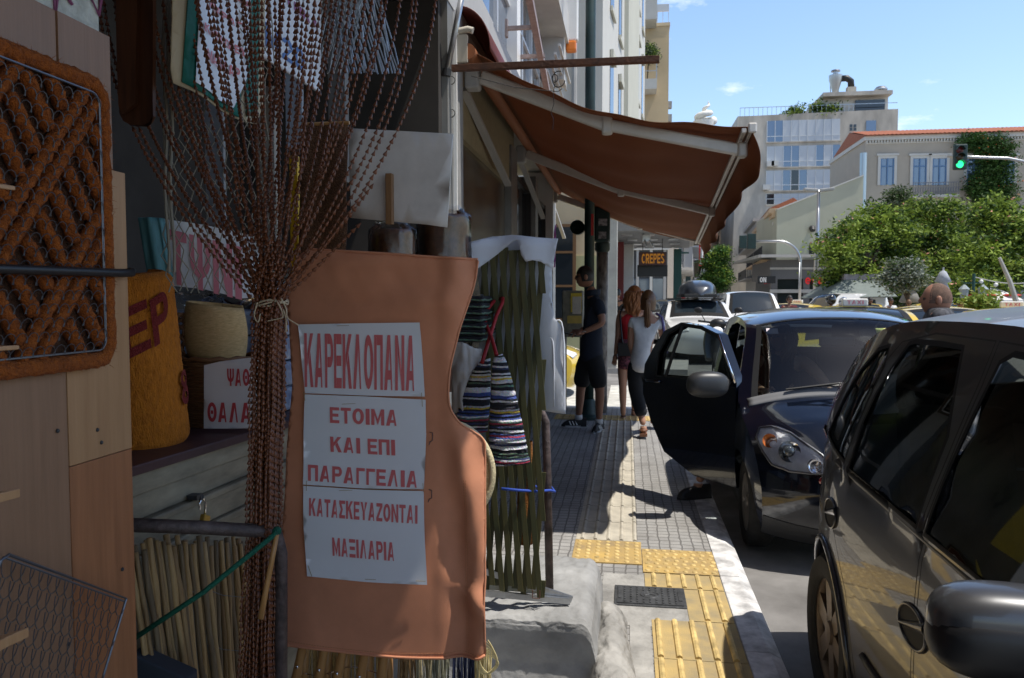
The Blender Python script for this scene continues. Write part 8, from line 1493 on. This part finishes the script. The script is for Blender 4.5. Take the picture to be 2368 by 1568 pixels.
def wh_extra(t, N):
    for s in 'lr':
        q = N['a' + s]; b = MB(); b.prism([q + Vector((-.04, -.07, -.10)), q + Vector((.04, -.07, -.10)), q + Vector((.036, .13, -.105)), q + Vector((-.036, .13, -.105))], (0, 0, -.01), (0, 0, .02)); b.tube([q + Vector((.034 * math.cos(a), -.01 + .04 * math.sin(a), -.045)) for a in [i * .52 for i in range(12)]], .012, 5, close=True); b.build('sandal', mat('brown sandal', (.22, .09, .045), .6), t)
    b = MB(); b.tube([N['sr'] + Vector((-.05, .0, .07)), N['sr'] + Vector((.01, -.05, .03)), N['er'] + Vector((.0, -.06, .1)), N['er'] + Vector((.03, -.02, -.1))], .016, 6); b.build('bag_strap', mat('purple strap', (.16, .13, .30), .7), t, smooth=True)
figure('woman with a brown ponytail in a white tee shirt and black trousers walking away', Nw, k(1499, 697), rad(176), [('tee_shirt', WT, [('pelvis', 'waist'), ('waist', 'chest'), ('chest', 'neck0'), ('chest', 'sl'), ('sl', 'vl'), ('chest', 'sr'), ('sr', 'vr')], .014, dict(pelvis=(k(1478, 866), .165, .125), waist=(None, .145, .105), chest=(None, .155, .105), neck0=(k(1497, 733), .06, .055), vl=(k(1460, 766), .052, .052), vr=(k(1532, 766), .052, .052))),
       ('trousers', BTR, [('waist', 'pelvis'), ('pelvis', 'hl'), ('hl', 'kl'), ('kl', 'ml'), ('pelvis', 'hr'), ('hr', 'kr'), ('kr', 'mr')], .012, dict(waist=(k(1480, 820), .12, .09), pelvis=(k(1478, 850), .15, .115), hl=(None, .11, .11), hr=(None, .105, .105), kl=(None, .075, .075), kr=(None, .075, .075), ml=(k(1485, 965, -.1), .062, .062), mr=(k(1511, 940, .4), .062, .062)))],
       lambda t, c, R, m, s: hair_long(t, c, R, m, s, .30, .95, True), HBR, SKIN, hs=.95, extra=wh_extra)
# --- standing figures: the shaven man beside the cars and people of the square
def stander(lab, x, ytop, Y, yaw, shirt, trous, hair=hair_short, hairm=HB, skin=SKIND, group='people on the square', H=None, glasses=False, zg=-.12, hs=1., sh=0.):
    hd = atY(x, ytop, Y); hd.z -= .118 * hs; g = hd.z + .118 * hs - 1.74 * hs; R = Matrix.Rotation(yaw, 3, 'Z'); o = Vector((hd.x, Y, zg)); f = (hd.z + .118 * hs - zg) / 1.74
    q = lambda a, c, z: tuple(o + R @ Vector((a * f, c * f, 0)) + Vector((0, 0, z * f)))
    N = dict(pelvis=q(0, .02, .95), waist=q(0, .02, 1.08), chest=q(0, .02, 1.30 + sh), neck0=q(0, .02, 1.45 + sh), neck=q(0, .01, 1.53), sl=q(-.19, .02, 1.41 + sh), el=q(-.25, .04, 1.13), wl=q(-.22, -.06, .90), sr=q(.19, .02, 1.41 + sh), er=q(.25, .04, 1.13), wr=q(.22, -.06, .90), hl=q(-.09, .02, .90), kl=q(-.10, .0, .50), al=q(-.10, .03, .09), hr=q(.09, .02, .90), kr=q(.10, 0, .50), ar=q(.10, .03, .09))
    def ex(t, N): [shoe(t, (N['a' + s].x, N['a' + s].y, 0), R @ Vector((0, -1, 0)), BLACK, RUBBER) and None for s in 'lr'] if zg == 0 else None
    V = Vector
    return figure(lab, N, hd, yaw, [('shirt', shirt, [('pelvis', 'waist'), ('waist', 'chest'), ('chest', 'neck0'), ('chest', 'sl'), ('sl', 'vl'), ('chest', 'sr'), ('sr', 'vr')], .016, dict(pelvis=(V(q(0, .02, .88)), .155, .125), chest=(None, .168, .122), neck0=(None, .078, .068), vl=(V(q(-.235, .03, 1.22)), .052, .052), vr=(V(q(.235, .03, 1.22)), .052, .052))), ('trousers', trous, [('waist', 'pelvis'), ('pelvis', 'hl'), ('hl', 'kl'), ('kl', 'ml'), ('pelvis', 'hr'), ('hr', 'kr'), ('kr', 'mr')], .014, dict(waist=(V(q(0, .02, 1.0)), .11, .085), ml=(V(q(-.1, .03, .14)), .055, .055), mr=(V(q(.1, .03, .14)), .055, .055)))], hair, hairm, skin, group, glasses=glasses, extra=ex if zg == 0 else None, hs=hs)
def hair_shaved(t, c, R, m, s):
    b = MB(); b.grid(lambda u, v: c + R @ (Vector((math.sqrt(max(0, 1 - (lambda z: z * z)(-.25 + 1.25 * math.sin(math.pi / 2 * v)))) * .0775 * math.sin(6.2832 * u), -math.sqrt(max(0, 1 - (-.25 + 1.25 * math.sin(math.pi / 2 * v)) ** 2)) * .0995 * math.cos(6.2832 * u) + .004, (-.25 + 1.25 * math.sin(math.pi / 2 * v)) * .1195)) * s), 36, 12); b.build('hair', m, t, smooth=True)
STB = mat('shaved stubble', (.11, .065, .045), .85, col2=(.19, .11, .075), scale=40, bump=.4, bscale=300); PATT = mat('black patterned shirt', (.015, .016, .02), .9, col2=(.09, .09, .10), scale=26, detail=1)
stander('man with a shaven head in a black patterned shirt standing between the cars', 2167, 655, 6.5, rad(-108), PATT, BTR, hair_shaved, STB, mat('ruddy skin', (.36, .17, .105), .5, var=.1, scale=9), None, hs=1.05, sh=.10)
stander('man in sunglasses and a maroon shirt beside the white van', 1826, 683, 23.5, rad(10), cloth('maroon shirt', (.11, .015, .02)), BTR, glasses=True)
stander('man in a pale blue shirt walking past the white van', 1793, 686, 28, rad(200), cloth('pale blue shirt', (.22, .32, .52)), BTR)
stander('man in a blue tee shirt behind the taxis', 2012, 688, 28, rad(20), cloth('blue tee', (.05, .09, .17)), BTR, glasses=True); stander('man in sunglasses and a white tee shirt behind the taxis', 2060, 688, 29, rad(15), cloth('white tee', (.62, .62, .62)), BTR, glasses=True)
stander('dark haired person in a beige top behind the taxis', 2102, 693, 30, rad(150), cloth('beige top', (.42, .38, .30)), BTR, hairm=HBR); stander('person in a bright pink shirt beside the lantern post', 2222, 690, 22, rad(30), cloth('pink shirt', (.60, .06, .16)), BTR)
def helmet(c):
    def h(t, p, R, m, s):
        b = MB(); b.ball(p + Vector((0, .005, .02)), (.125, .14, .135), 20, 12, 0, R); b.build('helmet', c, t, smooth=True); b = MB(); b.grid(lambda u, v: p + R @ Vector((.13 * math.sin(-1 + 2 * u), -.145 * math.cos(-1 + 2 * u), -.03 + .07 * v)), 10, 3); b.build('visor', GLO, t, smooth=True)
    return h
stander('rider in a shiny black helmet and dark jacket between the taxis', 1922, 684, 20, rad(160), cloth('dark jacket', (.03, .03, .028)), BTR, helmet(paint('black helmet', (.01, .01, .012), .1, .1))); stander('rider in a silver helmet between the taxis', 1951, 690, 21.5, rad(160), cloth('khaki jacket', (.25, .22, .15)), BTR, helmet(paint('silver helmet', (.45, .46, .48), .8, .2)))
stander('rider in an orange red helmet between the blue van and the white van', 1695, 691, 27, rad(185), cloth('grey top', (.16, .15, .17)), BTR, helmet(paint('red helmet', (.55, .07, .03), 0, .25)))
stander('dark figure standing in the shade of the shop doorway under the canopy', 1429, 668, 20, rad(160), BLK, BTR, skin=SKIND, group=None, zg=0)
# --- the person getting out of the navy microcar
k = lambda x, y, z: Vector((SX_ + x, SY_ + y, z - .12))
Ns = dict(pelvis=k(-.34, 1.55, .72), waist=k(-.33, 1.53, .88), chest=k(-.32, 1.48, 1.08), neck0=k(-.31, 1.44, 1.20), neck=k(-.31, 1.41, 1.25), sl=k(-.50, 1.44, 1.14), el=k(-.56, 1.22, .98), wl=k(-.50, 1.02, .95), sr=k(-.14, 1.42, 1.14), er=k(-.06, 1.16, 1.02), wr=k(-.02, .98, .90), hl=k(-.45, 1.50, .70), kl=k(-.72, 1.22, .70), al=k(-.95, 1.12, .24), hr=k(-.26, 1.48, .70), kr=k(-.24, 1.08, .78), ar=k(-.24, .95, .42))
figure('dark dressed person with brown hair getting out of the navy microcar', Ns, k(-.33, 1.38, 1.33), rad(-40), [('top', BLK, [('pelvis', 'waist'), ('waist', 'chest'), ('chest', 'neck0'), ('chest', 'sl'), ('chest', 'sr')], .014, dict(neck0=(None, .06, .055))), ('trousers', BTR, [('waist', 'pelvis'), ('pelvis', 'hl'), ('hl', 'kl'), ('kl', 'ml'), ('pelvis', 'hr'), ('hr', 'kr'), ('kr', 'mr')], .012, dict(ml=(k(-.92, 1.13, .34), .06, .06), mr=(k(-.24, .96, .5), .06, .06)))], lambda t, c, R, m, s: hair_long(t, c, R, m, s, .18, 1.05), HBR, SKIN, hs=.93, extra=lambda t, N: shoe(t, (N['al'].x, N['al'].y, 0), (-.9, -.4, 0), BLACK, RUBBER, .26))
# ================================================================== pieces that lie apart become parts of their own
def split_pieces():
    import numpy as np
    for o in [o for o in COL.objects if o.type == 'MESH' and o.parent is not None and not o.get('kind') and not o.modifiers.get('sub') and len(o.data.vertices) < 6000 and not o.children]:
        me = o.data; n = len(me.vertices)
        if n < 8 or me.users > 1: continue
        par = list(range(n))
        def find(a):
            while par[a] != a: par[a] = par[par[a]]; a = par[a]
            return a
        for e in me.edges:
            a, c = find(e.vertices[0]), find(e.vertices[1])
            if a != c: par[a] = c
        isl = {}
        for i in range(n): isl.setdefault(find(i), []).append(i)
        if not 1 < len(isl) <= 40: continue
        keys = list(isl); bb = []
        for k in keys: c = np.array([me.vertices[i].co for i in isl[k]]); bb.append((c.min(0), c.max(0)))
        g = list(range(len(keys)))
        def gf(a):
            while g[a] != a: a = g[a]
            return a
        for i in range(len(keys)):
            for j in range(i):
                gap = np.maximum(0, np.maximum(bb[i][0] - bb[j][1], bb[j][0] - bb[i][1])); sz = max((bb[i][1] - bb[i][0]).max(), (bb[j][1] - bb[j][0]).max())
                if np.sqrt((gap ** 2).sum()) <= max(.02, .5 * sz) and gf(i) != gf(j): g[gf(i)] = gf(j)
        grp = {}
        for i, k in enumerate(keys): grp.setdefault(gf(i), set()).update(isl[k])
        if not 1 < len(grp) <= 12: continue
        sets = list(grp.values())
        for q, s in enumerate(sets):
            bm = bmesh.new(); bm.from_mesh(me); bm.verts.ensure_lookup_table(); bmesh.ops.delete(bm, geom=[v for v in bm.verts if v.index not in s], context='VERTS')
            m2 = me.copy(); bm.to_mesh(m2); bm.free(); c = o.copy(); c.data = m2; COL.objects.link(c); c.parent = o.parent
        bpy.data.objects.remove(o)
split_pieces()
